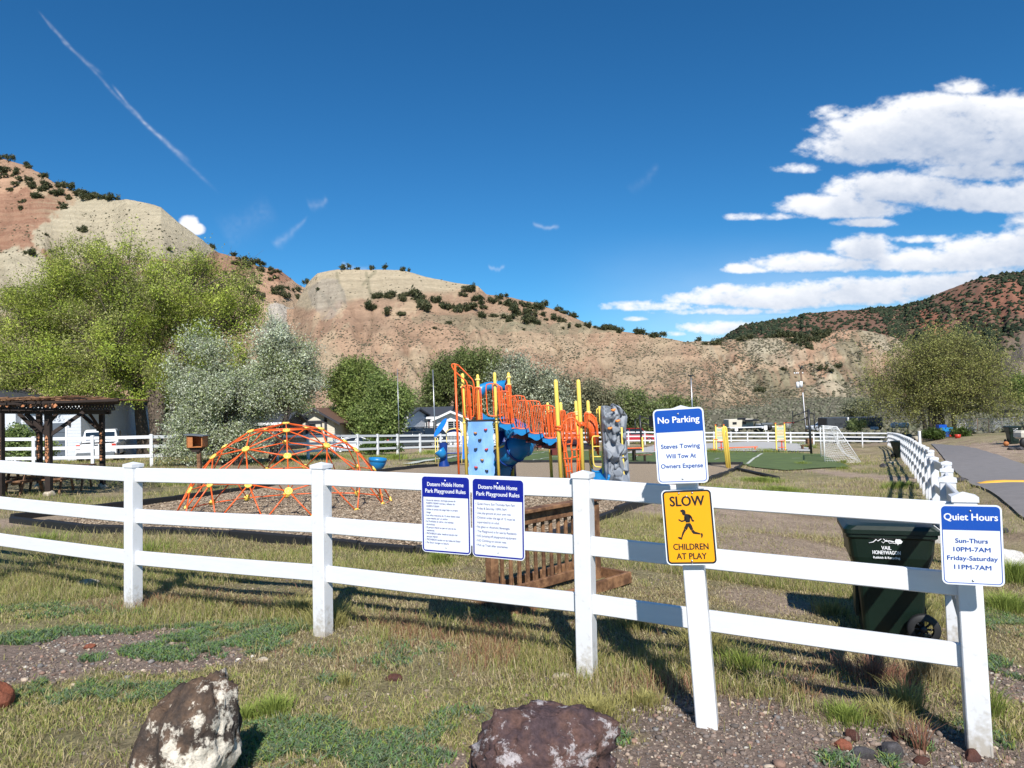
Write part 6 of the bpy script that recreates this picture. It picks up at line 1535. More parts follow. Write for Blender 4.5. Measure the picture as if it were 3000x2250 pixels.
# ------------------------------------------------------------------ geodesic climbing dome
def dome():
    ph = (1 + 5 ** .5) / 2
    v0 = [Vector(p).normalized() for p in ((0, 1, ph), (0, -1, ph), (0, 1, -ph), (0, -1, -ph), (1, ph, 0), (-1, ph, 0), (1, -ph, 0), (-1, -ph, 0), (ph, 0, 1), (-ph, 0, 1), (ph, 0, -1), (-ph, 0, -1))]
    Q = v0[0].rotation_difference(Vector((0, 0, 1))); v0 = [Q @ v for v in v0]; el = (v0[0] - min(v0[1:], key=lambda p: (p - v0[0]).length)).length * 1.05
    fs = [(a, b, c) for a in range(12) for b in range(a + 1, 12) for c in range(b + 1, 12) if (v0[a] - v0[b]).length < el and (v0[b] - v0[c]).length < el and (v0[a] - v0[c]).length < el]
    pts = []; E = set()
    def key(p):
        for i, q in enumerate(pts):
            if (q - p).length < 1e-3: return i
        pts.append(p); return len(pts) - 1
    for (a, b, c) in fs:
        g = {}
        for i in range(4):
            for j in range(4 - i): g[i, j] = key(((v0[a] * (3 - i - j) + v0[b] * i + v0[c] * j) / 3).normalized())
        for (i, j) in g:
            for (di, dj) in ((1, 0), (0, 1), (1, -1)):
                if (i + di, j + dj) in g: E.add(tuple(sorted((g[i, j], g[i + di, j + dj]))))
    c = at(843, 1490, 16.0); c.z = g1(c.x, c.y) + .03; R = 2.28; Hh = 1.85; zmin = min(p.z for p in pts if p.z > .08)
    rt = thing('climbing_dome', 'orange geodesic climbing dome with yellow hubs on the wood chips', 'climbing dome', c); Rz = Matrix.Rotation(.32, 3, 'Z')
    W = {}
    for i, p in enumerate(pts):
        if p.z > .08:
            z = max(0, (p.z - zmin - .05)) / (1 - zmin - .05); f = 1.0 if z > 0 else 1 / math.hypot(p.x, p.y) * 1.0
            q = Rz @ Vector((p.x * f, p.y * f, 0)); W[i] = c + Vector((q.x * R, q.y * R, z * Hh + .04))
    for (i, j) in E:
        if i in W and j in W:
            d = (W[j] - W[i]).normalized(); mb = MB(); mb.tube([W[i] + d * .05, W[j] - d * .05], .0145, 7); mb.build('strut', O_, rt)
    for i, p in W.items():
        n = (p - c - Vector((0, 0, -.6))).normalized(); Rq = Vector((0, 0, 1)).rotation_difference(n).to_matrix(); mb = MB()
        mb.lathe(p, [(.001, .024), (.038, .026), (.042, .018), (.052, .018), (.056, .026), (.075, .022), (.082, .012), (.082, -.012), (.075, -.02), (.001, -.022)], 14, R=Rq); h = mb.build('hub', Y_, rt)
        mb = MB()
        for k in range(6): a = k * math.pi / 3; mb.lathe(p + Rq @ Vector((.052 * math.cos(a), .052 * math.sin(a), 0)), [(.001, .028), (.010, .028), (.010, .018)], 6, R=Rq)
        mb.build('hub_recess', MT['holdbrown'], h)
dome()

# black plastic border timbers of the mulch area
def border():
    P = MULCH_W + [MULCH_W[0]]; n = 0; rt = thing('border_timbers', 'black plastic border timbers edging the wood chip play area', 'edging', MULCH_W[0])
    for a, b in zip(P[:-1], P[1:]):
        L_ = (b - a).length; k = max(1, round(L_ / 1.2))
        for i in range(k):
            if random.random() < .06 and a.y < 12: continue
            p, q = a.lerp(b, i / k), a.lerp(b, (i + 1) / k); hgt = .17 if p.y > 14 else .13
            p = Vector((p.x, p.y, g1(p.x, p.y))); q = Vector((q.x, q.y, g1(q.x, q.y))); d = (q - p); s = Vector((-d.y, d.x, 0)).normalized() * .05; z = Vector((0, 0, 1)); mb = MB(); o = random.uniform(-.02, .02)
            vs = []
            for w in (p + d * .01, q - d * .01): vs += [w - s - z * .05, w + s - z * .05, w + s + z * (hgt - .02 + o), w + s * .6 + z * (hgt + o), w - s * .6 + z * (hgt + o), w - s + z * (hgt - .02 + o)]
            mb.add(vs, [(0, 1, 2, 3, 4, 5), (11, 10, 9, 8, 7, 6)] + [(j, 6 + j, 6 + (j + 1) % 6, (j + 1) % 6) for j in range(6)]); mb.build('border_timber', MT['black'], rt); n += 1
border()
a, b = gp(2162, 1380), gp(2280, 1404); mb = MB(); mb.tube([a + Vector((0, 0, .1)), a.lerp(b, .5) + Vector((0, 0, .07)), b + Vector((0, 0, .05))], .085, 8); tag(mb.build('loose_edging', MT['black']), 'loose black edging tube lying across the weeds right of the mulch corner', 'edging')

# ------------------------------------------------------------------ brown timber railing lying beyond the front fence
def railing():
    c = gp(1560, 1745); rt = thing('timber_railing', 'brown timber balustrade with base frame standing in weeds behind the rules signs', 'railing', c)
    Q1, Q2, Q3 = gp(1530, 1797), gp(1846, 1714), gp(1345, 1752); Q4 = Q2 + Q3 - Q1; A = (Q1 + Q3) / 2; Bp = (Q2 + Q4) / 2; hw = (Q3 - Q1).length / 2
    d = (Bp - A); d.z = 0; L_ = d.length; u = d.normalized(); s = Vector((-u.y, u.x, 0)); A = Vector((A.x, A.y, min(g1(A.x, A.y), g1(Bp.x, Bp.y))))
    yaw = math.atan2(u.y, u.x); Rz = Matrix.Rotation(yaw, 3, 'Z'); z0 = A.z
    def bx(x, y, z, sx, sy, sz, name, tilt=0): mb = MB(); mb.bbox(A + u * x + s * y + Vector((0, 0, z)), (sx, sy, sz), .006, Rz); return mb.build(name, MT['wood'], rt)
    top = .93
    bx(L_ / 2, -.03, top, L_, .14, .04, 'cap_rail'); bx(L_ / 2, 0, top - .09, L_, .045, .12, 'top_rail'); bx(L_ / 2, 0, .12, L_, .045, .10, 'bottom_rail')
    bx(.05, 0, top / 2 - .05, .10, .10, top, 'newel'); bx(L_ - .05, 0, top / 2 - .05, .10, .10, top, 'newel')
    k = .22
    while k < L_ - .12: bx(k, .035, top / 2 + .02, .036, .036, top - .1, 'baluster'); k += .125
    for y in (-hw, hw): bx(L_ / 2, y, .06, L_ + .1, .045, .13, 'base_beam')
    for x in (-.03, L_ + .03): bx(x, 0, .058, .045, 2 * hw - .05, .125, 'cross_beam')
railing()

# ------------------------------------------------------------------ wheelie bins
def bin_(label, p, yaw, s=1.0, text_=True, sd=False):
    rt = thing('wheelie_bin', label, 'bin', p, (0, 0, yaw), group='green wheelie bins'); rt.scale = (s, s, s)
    def loft(secs, n4=True):
        mb = MB(); vs = []
        for (z, w, d, y, r) in secs: vs += [Vector((q[0], q[1] + y, z)) for q in rrect(w, d, r, 3)]
        m = len(vs) // len(secs); mb.add(vs, [tuple(range(m))[::-1], tuple(range(m * (len(secs) - 1), m * len(secs)))] + [(i * m + k, i * m + (k + 1) % m, (i + 1) * m + (k + 1) % m, (i + 1) * m + k) for i in range(len(secs) - 1) for k in range(m)]); return mb
    body = loft([(.02, .46, .52, 0, .05), (.60, .56, .60, 0, .06), (.68, .60, .64, 0, .06), (.80, .66, .72, 0, .06), (.98, .69, .76, 0, .06), (1.0, .73, .80, 0, .05), (1.03, .73, .80, 0, .05)]).build('body', MT['bin'], rt, world=False)
    lid = loft([(1.035, .76, .84, 0, .06), (1.075, .76, .84, 0, .06), (1.11, .70, .76, 0, .08), (1.125, .5, .5, 0, .1)]).build('lid', MT['bin'], rt, world=False)
    for (c_, s_) in (((0, -.30, .35), (.22, .03, .36)), ((-.24, -.345, .86), (.04, .04, .14)), ((.24, -.345, .86), (.04, .04, .14))): mb = MB(); mb.box(c_, s_); mb.build('moulded_rib', MT['bin'], rt, world=False)
    mb = MB(); mb.tube([(-.34, .42, 1.0), (-.34, .50, 1.04), (.34, .50, 1.04), (.34, .42, 1.0)], .018, 7); mb.build('handle', MT['bin'], rt, world=False)
    for sx in (-1, 1):
        mb = MB(); x = sx * .33; mb.lathe((x, .24, .14), [(.085, -.03), (.135, -.03), (.145, -.02), (.145, .02), (.135, .03), (.085, .03)], 20, 'x'); w = mb.build('wheel', MT['black'], rt, world=False)
        mb = MB(); mb.lathe((x, .24, .14), [(.001, .02), (.03, .025), (.035, -.025), (.001, -.02)], 10, 'x')
        for k in range(8): a = k * math.pi / 4; mb.tube([(x, .24 + .03 * math.cos(a), .14 + .03 * math.sin(a)), (x, .24 + .09 * math.cos(a), .14 + .09 * math.sin(a))], .010, 5)
        mb.build('spokes', MT['blackm'], w, world=False)
    if text_:
        y = -.384; mb = MB()
        M_ = [(-.15, .945), (-.11, .955), (-.085, .98), (-.07, .965), (-.03, .995), (.0, .965), (.03, .97), (.07, .962)]
        mb.tube([(a, y, b) for (a, b) in M_], .0045, 5); mb.tube([(a * .8 + .03, y, b - .018) for (a, b) in M_[2:]], .003, 5)
        mb.add([(x, y - .003, z) for (x, z) in ((.075, .965), (.085, .99), (.11, 1.008), (.125, .985), (.142, .968), (.13, .948), (.108, .945), (.10, .93), (.098, .945), (.084, .95))], [tuple(range(10))]); mb.build('mountain_leaf_emblem', MT['ink_white'], rt, world=False)
        k0 = len(rt.children); t1 = [o for o in rt.children if o.name.startswith('mountain')]
        t1 += [text(rt, MT['ink_white'], 'VAIL', 0, .885, .05, .085, y=y, off=.001), text(rt, MT['ink_white'], 'HONEYWAGON', 0, .84, .05, .24, y=y + .002, off=.001), text(rt, MT['ink_white'], 'Rubbish & Recycling', 0, .797, .03, .23, y=y + .006, off=.0008)]
        if sd:
            for o in t1: o.rotation_euler = (0, 0, math.pi / 2); o.location = (-.034, -.05, 0)
    return rt
p = gp(2598, 1800); bin_('large dark green wheelie bin with white emblem close behind the Quiet Hours sign', (at(2606, 1800, 6.7).x, 6.7, g1(3.4, 6.7) + .05), -math.pi / 2 - .34, .93, True, True)
p = gp(2636, 1342); bin_('dark green wheelie bin against the side fence near the soccer goal', p, .2, 1.0)
p = gp(2968, 1300); bin_('dark green wheelie bin standing on the bare dirt across the lane', p, -.2, 1.0)
p = gp(3025, 1298); bin_('dark green wheelie bin cut by the right edge of the picture', p, -.2, 1.0, False)

# ------------------------------------------------------------------ soccer goal
def goal():
    A = gp(2448, 1326); Bq = gp(2416, 1342 - 6); zt = 2.0
    f0 = gp(2416.5, 1355); f1 = gp(2406, 1340)   # near and far front posts
    rt = thing('soccer_goal', 'white soccer goal with net at the right end of the turf', 'goal', f0)
    h = (1355 - 1248) / F_PX * f0.y; b0 = gp(2522, 1354); b1 = gp(2480, 1336); z = Vector((0, 0, h)); t0 = f0.lerp(b0, .38) + z * .97; t1 = f1.lerp(b1, .38) + z * .97
    for nm, pts in (('post', [f0, f0 + z]), ('post', [f1, f1 + z]), ('crossbar', [f0 + z, f1 + z]), ('ground_bar', [f0, b0]), ('ground_bar', [f1, b1]), ('ground_bar', [b0, b1]), ('stay', [f0 + z, t0]), ('stay', [f1 + z, t1]), ('stay', [t0, b0]), ('stay', [t1, b1])):
        mb = MB(); mb.tube(pts, .04 if nm in ('post', 'crossbar') else .025, 8); mb.build(nm, MT['trim_white'], rt)
    mb = MB(); r = .007
    def net(a, b, c, d, n, m, wob=.06):
        def S(s, t): p = a.lerp(b, s).lerp(d.lerp(c, s), t); w = math.sin(math.pi * s) * math.sin(math.pi * t) * wob; return p + Vector((-w * 1.5, w * .5, -w * 1.6))
        for i in range(n + 1): mb.tube([S(i / n, k / 8) for k in range(9)], r, 3, cap=False)
        for j in range(m + 1): mb.tube([S(k / 8, j / m) for k in range(9)], r, 3, cap=False)
    net(t0, t1, b1, b0, 15, 17, .18); net(f0 + z, f1 + z, t1, t0, 15, 7, .1); net(f0, f0 + z, t0, b0, 17, 13, .12); net(f1, f1 + z, t1, b1, 17, 13, .1)
    mb.build('net', MT['trim_white'], rt, kind='stuff')
goal()

# ------------------------------------------------------------------ basketball hoops, exercise stations, bars
def hoop(label, base, u_arm, side, Y, vt, u_b):
    p = at(u_b, vt, Y); zg = g1(p.x, p.y); rt = thing('basketball_hoop', label, 'basketball hoop', (p.x, p.y, zg), group='basketball hoops'); s = side
    mb = MB(); mb.tube([Vector((p.x + .1, p.y, zg - .1)), Vector((p.x, p.y, p.z))], .10, 8); mb.build('pole', MT['blackm'], rt)
    bx = p.x + s * 1.3; mb = MB()
    for dz in (-.1, -.65): mb.tube([Vector((p.x, p.y, p.z + dz)), Vector((bx, p.y, p.z + dz - .45))], .045, 6)
    mb.tube([Vector((p.x - s * .45, p.y, p.z - .4)), Vector((p.x - s * .45, p.y, p.z - 1.6))], .05, 6); mb.tube([Vector((p.x - s * .45, p.y, p.z - .45)), Vector((p.x, p.y, p.z - .2))], .04, 6); mb.build('arm', MT['blackm'], rt)
    mb = MB(); Rb = Matrix.Rotation(s * .9, 3, 'Z'); mb.box((bx, p.y, p.z - .65), (.06, 1.35, 1.05), Matrix.Rotation(-.36 if s < 0 else .5, 3, 'Z')); mb.build('backboard', MT['blackm'], rt)
    if s > 0: mb = MB(); mb.box((bx + .05, p.y - .06, p.z - .6), (.03, 1.1, .85), Matrix.Rotation(.5, 3, 'Z')); mb.build('board_glass', MT['steel'], rt)
    mb = MB(); c = Vector((bx + s * .42, p.y - .2, p.z - 1.05)); mb.tube([c + Vector((.24 * math.cos(k * .52), .24 * math.sin(k * .52), 0)) for k in range(12)], .02, 6, closed=True); mb.tube([c + Vector((-s * .24, 0, 0)), c + Vector((-s * .4, 0, 0))], .05, 6); mb.build('rim', MT['red'], rt)
    mb = MB()
    for k in range(12): a = k * .5236; b2 = a + .5; mb.tube([c + Vector((.24 * math.cos(a), .24 * math.sin(a), 0)), c + Vector((.16 * math.cos(b2), .16 * math.sin(b2), -.25)), c + Vector((.13 * math.cos(a), .13 * math.sin(a), -.45))], .008, 3)
    mb.build('net', MT['trim_white'], rt)
hoop('black basketball hoop seen between the climbing rock and the No Parking sign', 0, 0, 1, 66, 1216, 1874); hoop('black basketball hoop facing left on the concrete court by the soccer goal', 0, 0, -1, 58, 1199, 2368)
def slab_bench():
    a = gp(2362, 1318); rt = thing('park_bench', 'brown wooden bench at the right end of the concrete court', 'bench', a); k = a.y / F_PX
    for (x, y, z, sx, sy, sz, n) in ((0, 0, .45, 1.0, .4, .06, 'seat'), (.35, .1, .8, .5, .5, .5, 'backrest'), (-.35, 0, .22, .1, .4, .44, 'leg'), (.35, 0, .22, .1, .4, .44, 'leg')): mb = MB(); mb.bbox(a + Vector((x, y, z)) * 1.0, (sx, sy, sz), .01); mb.build(n, MT['wood'], rt)
slab_bench()
MT['board'] = mat('instruction_board', (.62, .60, .40), .5, var=.05)
MT['teal'] = mat('teal_print', (.10, .36, .36), .5, var=0); MT['ochre'] = mat('ochre_print', (.5, .28, .08), .5, var=0)
def station(label, u, vb, vt, w):
    a = gp(u, vb); k = a.y / F_PX; W = w * k; Hh = (vb - vt) * k; rt = thing('exercise_station', label, 'exercise station', a, group='outdoor exercise stations')
    for sx in (-1, 1): mb = MB(); mb.bbox(a + Vector((sx * W / 2, 0, Hh / 2)), (.10, .10, Hh), .01); q = mb.build('post', Y_, rt); mb = MB(); mb.bbox(a + Vector((sx * W / 2, 0, Hh + .05)), (.12, .12, .1), .02); mb.build('post_cap', O_, q); mb = MB(); mb.bbox(a + Vector((sx * W / 2, 0, .05)), (.2, .2, .14), .02); mb.build('foot', O_, q)
    mb = MB(); mb.bbox(a + Vector((0, 0, Hh * .68)), (W * .82, .05, Hh * .52), .01); q = mb.build('board', MT['board'], rt)
    for j in range(4):
        mb = MB(); m_ = (MT['ochre'], MT['teal'], MT['teal'], MT['ochre'])[(j * 3 + 1) % 4]; z = Hh * (.84 - .105 * j)
        for i in range(9): mb.box(a + Vector(((i - 4) * W * .083, -.03, z + random.uniform(-.02, .02))), (W * .035, .004, Hh * .05)); mb.box(a + Vector(((i - 4) * W * .083, -.03, z - Hh * .04)), (W * .07, .004, .02))
        mb.build('print_row', m_, q)
    mb = MB(); mb.box(a + Vector((0, -.03, Hh * .92)), (W * .4, .004, .05)); mb.build('print_title', O_, q)
    for z in (.14, .38): mb = MB(); mb.box(a + Vector((0, -.25, Hh * z)), (W * .7, .3, .05)); mb.build('seat', O_, rt)
    mb = MB(); mb.cyl(a + Vector((0, -.25, 0)), a + Vector((0, -.25, Hh * .38)), .05); mb.build('pedestal', MT['red'], rt)
station('yellow exercise station with instruction board on the court, right of the pair', 2288, 1321, 1242, 26); station('yellow exercise station with board right of the No Parking sign, left of the pair', 2111, 1321, 1247, 24)
a = gp(2136, 1374); k = a.y / F_PX; rt = thing('climber_bars', 'two tall narrow yellow loop bars at the corner of the wood chips', 'play bars', a)
for (du, dy) in ((-5, 0), (4, .8)):
    A = at(2124 + du + 5, 1250, a.y + dy); Hh = A.z - a.z
    mb = MB(); n = 12; L0 = [Vector((a.x + du * k, a.y + dy, a.z - .1)), Vector((a.x + du * k - .1, a.y + dy, a.z + Hh * .92))]; W = .14
    pts = [L0[0] + Vector((.05, 0, 0)), L0[1]] + [L0[1] + Vector((W / 2 - W / 2 * math.cos(t), 0, .16 * math.sin(t))) for t in np.linspace(.4, 2.7, 6)] + [L0[1] + Vector((W, 0, 0)), L0[0] + Vector((W * .8 + .05, 0, 0))]
    mb.tube(pts, .042, 8); q = mb.build('loop_bar', Y_, rt); mb = MB(); mb.tube([L0[1] + Vector((W / 2, .02, -.05 - .09 * j + 0)) + Vector((.025 * (j % 2), 0, 0)) for j in range(16)], .012, 4); mb.build('chain', MT['steel'], q)
def small(name, label, cat, parts, group=None):
    rt = thing(name, label, cat, parts[0][1], group=group)
    for (nm, c, s, m) in parts[0][2:]: mb = MB(); mb.bbox(parts[0][1] + Vector(c), s, .008); mb.build(nm, m, rt)
    return rt
a = gp(1883, 1325); small('balance_beam', 'low orange balance beam with yellow end posts behind the climbing rock', 'balance beam', [(0, a, ('post', (0, 0, .6), (.12, .12, 1.2), Y_), ('post', (-1.35, 0, .25), (.12, .12, .55), Y_), ('beam', (-.65, 0, .35), (1.3, .12, .08), O_), ('post', (1.05, .2, .45), (.09, .09, .95), O_))])
a = gp(2175, 1318); small('balance_beam', 'long orange balance beam on the court between the exercise stations', 'balance beam', [(0, a, ('beam', (0, 0, .22), (2.6, .12, .08), O_), ('foot', (-1.1, 0, .1), (.1, .12, .2), O_), ('foot', (1.1, 0, .1), (.1, .12, .2), O_))])
a = gp(2092, 1322); small('step_trainer', 'small yellow and orange step trainer left of the loop bars', 'exercise step', [(0, a, ('post', (0, 0, .5), (.09, .09, 1.0), Y_), ('bar', (.15, 0, .95), (.35, .07, .08), O_), ('step', (-.15, -.2, .15), (.4, .3, .08), O_), ('foot', (0, -.1, .06), (.5, .4, .08), O_))])
a = gp(1858, 1352); small('picnic_table', 'dark brown bench table on the turf behind the climbing rock', 'table', [(0, a, ('tabletop', (0, 0, .72), (.9, .8, .06), MT['wood_dark']), ('seat', (.5, -.5, .42), (1.0, .3, .06), MT['wood']), ('leg', (0, 0, .34), (.12, .7, .7), MT['wood_dark']), ('leg', (.55, -.5, .2), (.1, .25, .4), MT['wood_dark']))])
# ------------------------------------------------------------------ book box on a post
a = gp(577, 1374); Yb = 21.5; c = at(577, 1293, Yb); a = Vector((c.x + .06, Yb, g1(c.x, Yb)))
bh = thing('book_box', 'small orange-brown wooden box with slanted grey roof on a post left of the dome', 'box', a); k = Yb / F_PX
MT['cedar'] = mat('cedar_boards', (.42, .15, .045), .7, var=.25, scale=5, bump=.2, stretch=(1, 1, 4))
MT['grey_metal'] = mat('grey_sheet_metal', (.16, .18, .20), .5, .3)
mb = MB(); mb.bbox((a.x, a.y, (a.z + c.z) / 2 - .15), (.11, .11, c.z - a.z - .1), .008); mb.build('post', MT['wood'], bh)
mb = MB(); mb.prism([(-.09, -.32), (.09, -.32), (.22, -.17), (-.22, -.17)], -.12, .12, Matrix.Translation(c)); mb.build('bracket', MT['wood_dark'], bh)
for (x, y, z, sx, sy, sz) in ((-.21, 0, 0, .03, .4, .36), (.23, 0, 0, .03, .4, .30), (0, .19, 0, .42, .03, .32), (0, 0, -.165, .46, .4, .03)): mb = MB(); mb.bbox(c + Vector((x, y, z)), (sx, sy, sz), .004); mb.build('panel', MT['cedar'], bh)
mb = MB(); mb.bbox(c + Vector((-.13, -.19, 0)), (.17, .02, .31), .004); mb.build('front_panel', MT['cedar'], bh); mb = MB(); mb.box(c + Vector((0, 0, .19)), (.58, .52, .025), Matrix.Rotation(.10, 3, 'Y')); mb.build('roof', MT['grey_metal'], bh)

# ------------------------------------------------------------------ pergola and picnic tables
MT['tile'] = mat('lattice_inlay', (.48, .21, .10), .7, var=.4, scale=12)
def pergola():
    A = at(144, 1455, 19.8); A.z = g1(A.x, A.y); Bq = at(301, 1430, 23.6); Bq.z = g1(Bq.x, Bq.y); Cq = at(117, 1430, 22.8); Cq.z = g1(Cq.x, Cq.y); Dq = at(-140, 1460, 19.3); Dq.z = g1(Dq.x, Dq.y); Eq = at(3, 1450, 19.0); Eq.z = g1(Eq.x, Eq.y)
    rt = thing('pergola', 'dark timber pergola with lattice frieze and branch roof at the left edge', 'pergola', A)
    MAT = MT['wood_dark']
    def post(p, vt, u, w, stone=True):
        t = at(u, vt, p.y); mb = MB(); mb.bbox((p.x, p.y, (p.z + t.z) / 2), (w, w, t.z - p.z), .008); q = mb.build('post', MAT, rt)
        mb = MB(); n = 9
        for i in range(n):
            z = p.z + 1.0 + (t.z - p.z - 1.6) * i / n; dx = (random.random() - .5) * .03
            mb.prism([(-.045, 0), (0, .08), (.045, 0), (0, -.08)], -w / 2 - .006, -w / 2 - .002, Matrix.Translation((p.x + dx, p.y, z)))
        mb.build('inlay', MT['tile'], q)
        if stone: v, f = rock_shape((.17, .16, .15), 3, .15, .03, int(u)); o = np_mesh('stone_base', v, f, MR_pale, parent=rt, smooth=True); o.location = Vector((p.x, p.y, p.z + .06)) - A; p2 = 0
        return Vector((p.x, p.y, t.z))
    tA = post(A, 1212, 148, .15); tB = post(Bq, 1211, 297, .14); tC = post(Cq, 1212, 116, .14); tE = post(Eq, 1212, -60, .15, False)
    def beam(p, q, w, h, name='beam', m=None):
        d = q - p; R = Vector((1, 0, 0)).rotation_difference(d.normalized()).to_matrix(); mb = MB(); mb.bbox((p + q) / 2, (d.length, w, h), .006, R); return mb.build(name, m or MAT, rt)
    ft = at(-250, 1203, 19.2); f1 = at(150, 1205, 19.8); f2 = at(322, 1206, 23.6)
    z0 = at(0, 1204, 19.8).z
    beam(at(-260, 1203, 19.5), at(165, 1204, 19.7), .09, .16); beam(f1, f2, .09, .16); beam(at(-200, 1204, 23), at(322, 1206.5, 23.3), .09, .16)
    # braces
    for (t, dx, dy) in ((tA, .62, .6), (tA, -.62, 0), (tB, -.7, 0), (tC, -.65, 0), (tC, .6, 0), (tB, 0, -.7)): beam(t + Vector((0, 0, -.62)), t + Vector((dx, dy, .02)), .09, .10, 'brace')
    # lattice frieze: crossing slats over an inlaid band, front face and right return
    for (p, q, nm) in ((at(-260, 1188, 19.3), at(158, 1189, 19.5), 0), (at(158, 1189, 19.5), at(336, 1190, 23.4), 1)):
        d = q - p; L_ = d.length; u = d.normalized(); h = .2; R = Vector((1, 0, 0)).rotation_difference(u).to_matrix(); mb = MB(); n = int(L_ / .2)
        for i in range(n):
            c = p + u * (i + .5) * L_ / n
            for s in (-1, 1): mb.box(c, (.31, .02, .05), R @ Matrix.Rotation(s * .785, 3, 'Y'))
        mb.build('lattice', MAT, rt, kind='stuff'); mb = MB()
        for i in range(n):
            if random.random() < .78:
                c = p + u * (i + random.choice((0, .0, 1))) * L_ / n + R @ Vector((0, .03, random.uniform(-.01, .02))); s = random.uniform(.06, .085); mb.prism([(-s, 0), (0, s), (s, 0), (0, -s)], -.01, .01, Matrix.Translation(c) @ R.to_4x4())
        mb.build('inlay', MT['tile'], rt, kind='stuff'); beam(p + Vector((0, 0, .12)), q + Vector((0, 0, .12)), .04, .04, 'trim'); beam(p - Vector((0, 0, .12)), q - Vector((0, 0, .12)), .04, .04, 'trim')
    zr = at(100, 1180, 19.5).z
    for i in range(15): y = 19.3 + i * .3; beam(Vector((-18.5, y, zr - .03)), Vector((at(336, 1190, y).x * .99, y, zr)), .05, .07, 'rafter')
    mb = MB()                                     # brushwood covering
    for i in range(260):
        x = random.uniform(-18.5, -12.6); y = random.uniform(19.2, 23.6); 
        if x / y > at(330, 1190, 20).x / 20: continue
        l = random.uniform(.3, 1.1); a = random.uniform(-.5, .5) + (1.57 if random.random() < .3 else 0); mb.tube([(x - math.cos(a) * l, y - math.sin(a) * l, zr + .05 + random.uniform(0, .1)), (x + math.cos(a) * l, y + math.sin(a) * l, zr + .05 + random.uniform(0, .14))], .018, 4)
    mb.build('brushwood', MT['wood'], rt, kind='stuff')
pergola()
def picnic(label, p, yaw, s=1.0):
    rt = thing('picnic_table', label, 'table', p, (0, 0, yaw), group='picnic tables under the pergola')
    def b(nm, c, sz, R=None): mb = MB(); mb.bbox(c, sz, .006, R); mb.build(nm, MT['wood'], rt, world=False)
    for i in range(5): b('table_plank', (0, -.32 + i * .16, .75), (1.9, .145, .045))
    for y in (-.75, .75):
        for i in range(2): b('seat_plank', (0, y + (i - .5) * .16, .45), (1.9, .145, .045))
    for x in (-.7, .7):
        b('crosspiece', (x, 0, .40), (.05, 1.7, .10)); b('crosspiece', (x, 0, .69), (.05, .75, .08))
        for s_ in (-1, 1): b('leg', (x + .05, s_ * .42, .36), (.05, .10, .80), Matrix.Rotation(s_ * .45, 3, 'X'))
for (lab, u, Y, yaw) in (('wooden picnic table in the shade between the pergola posts', 112, 21.2, .25), ('wooden picnic table with sunlit seat at the left edge', 10, 20.2, .1), ('wooden picnic table nearest the right pergola post', 175, 22.6, .3)):
    q = at(u, 1450, Y); picnic(lab, (q.x, q.y, g1(q.x, q.y)), yaw)

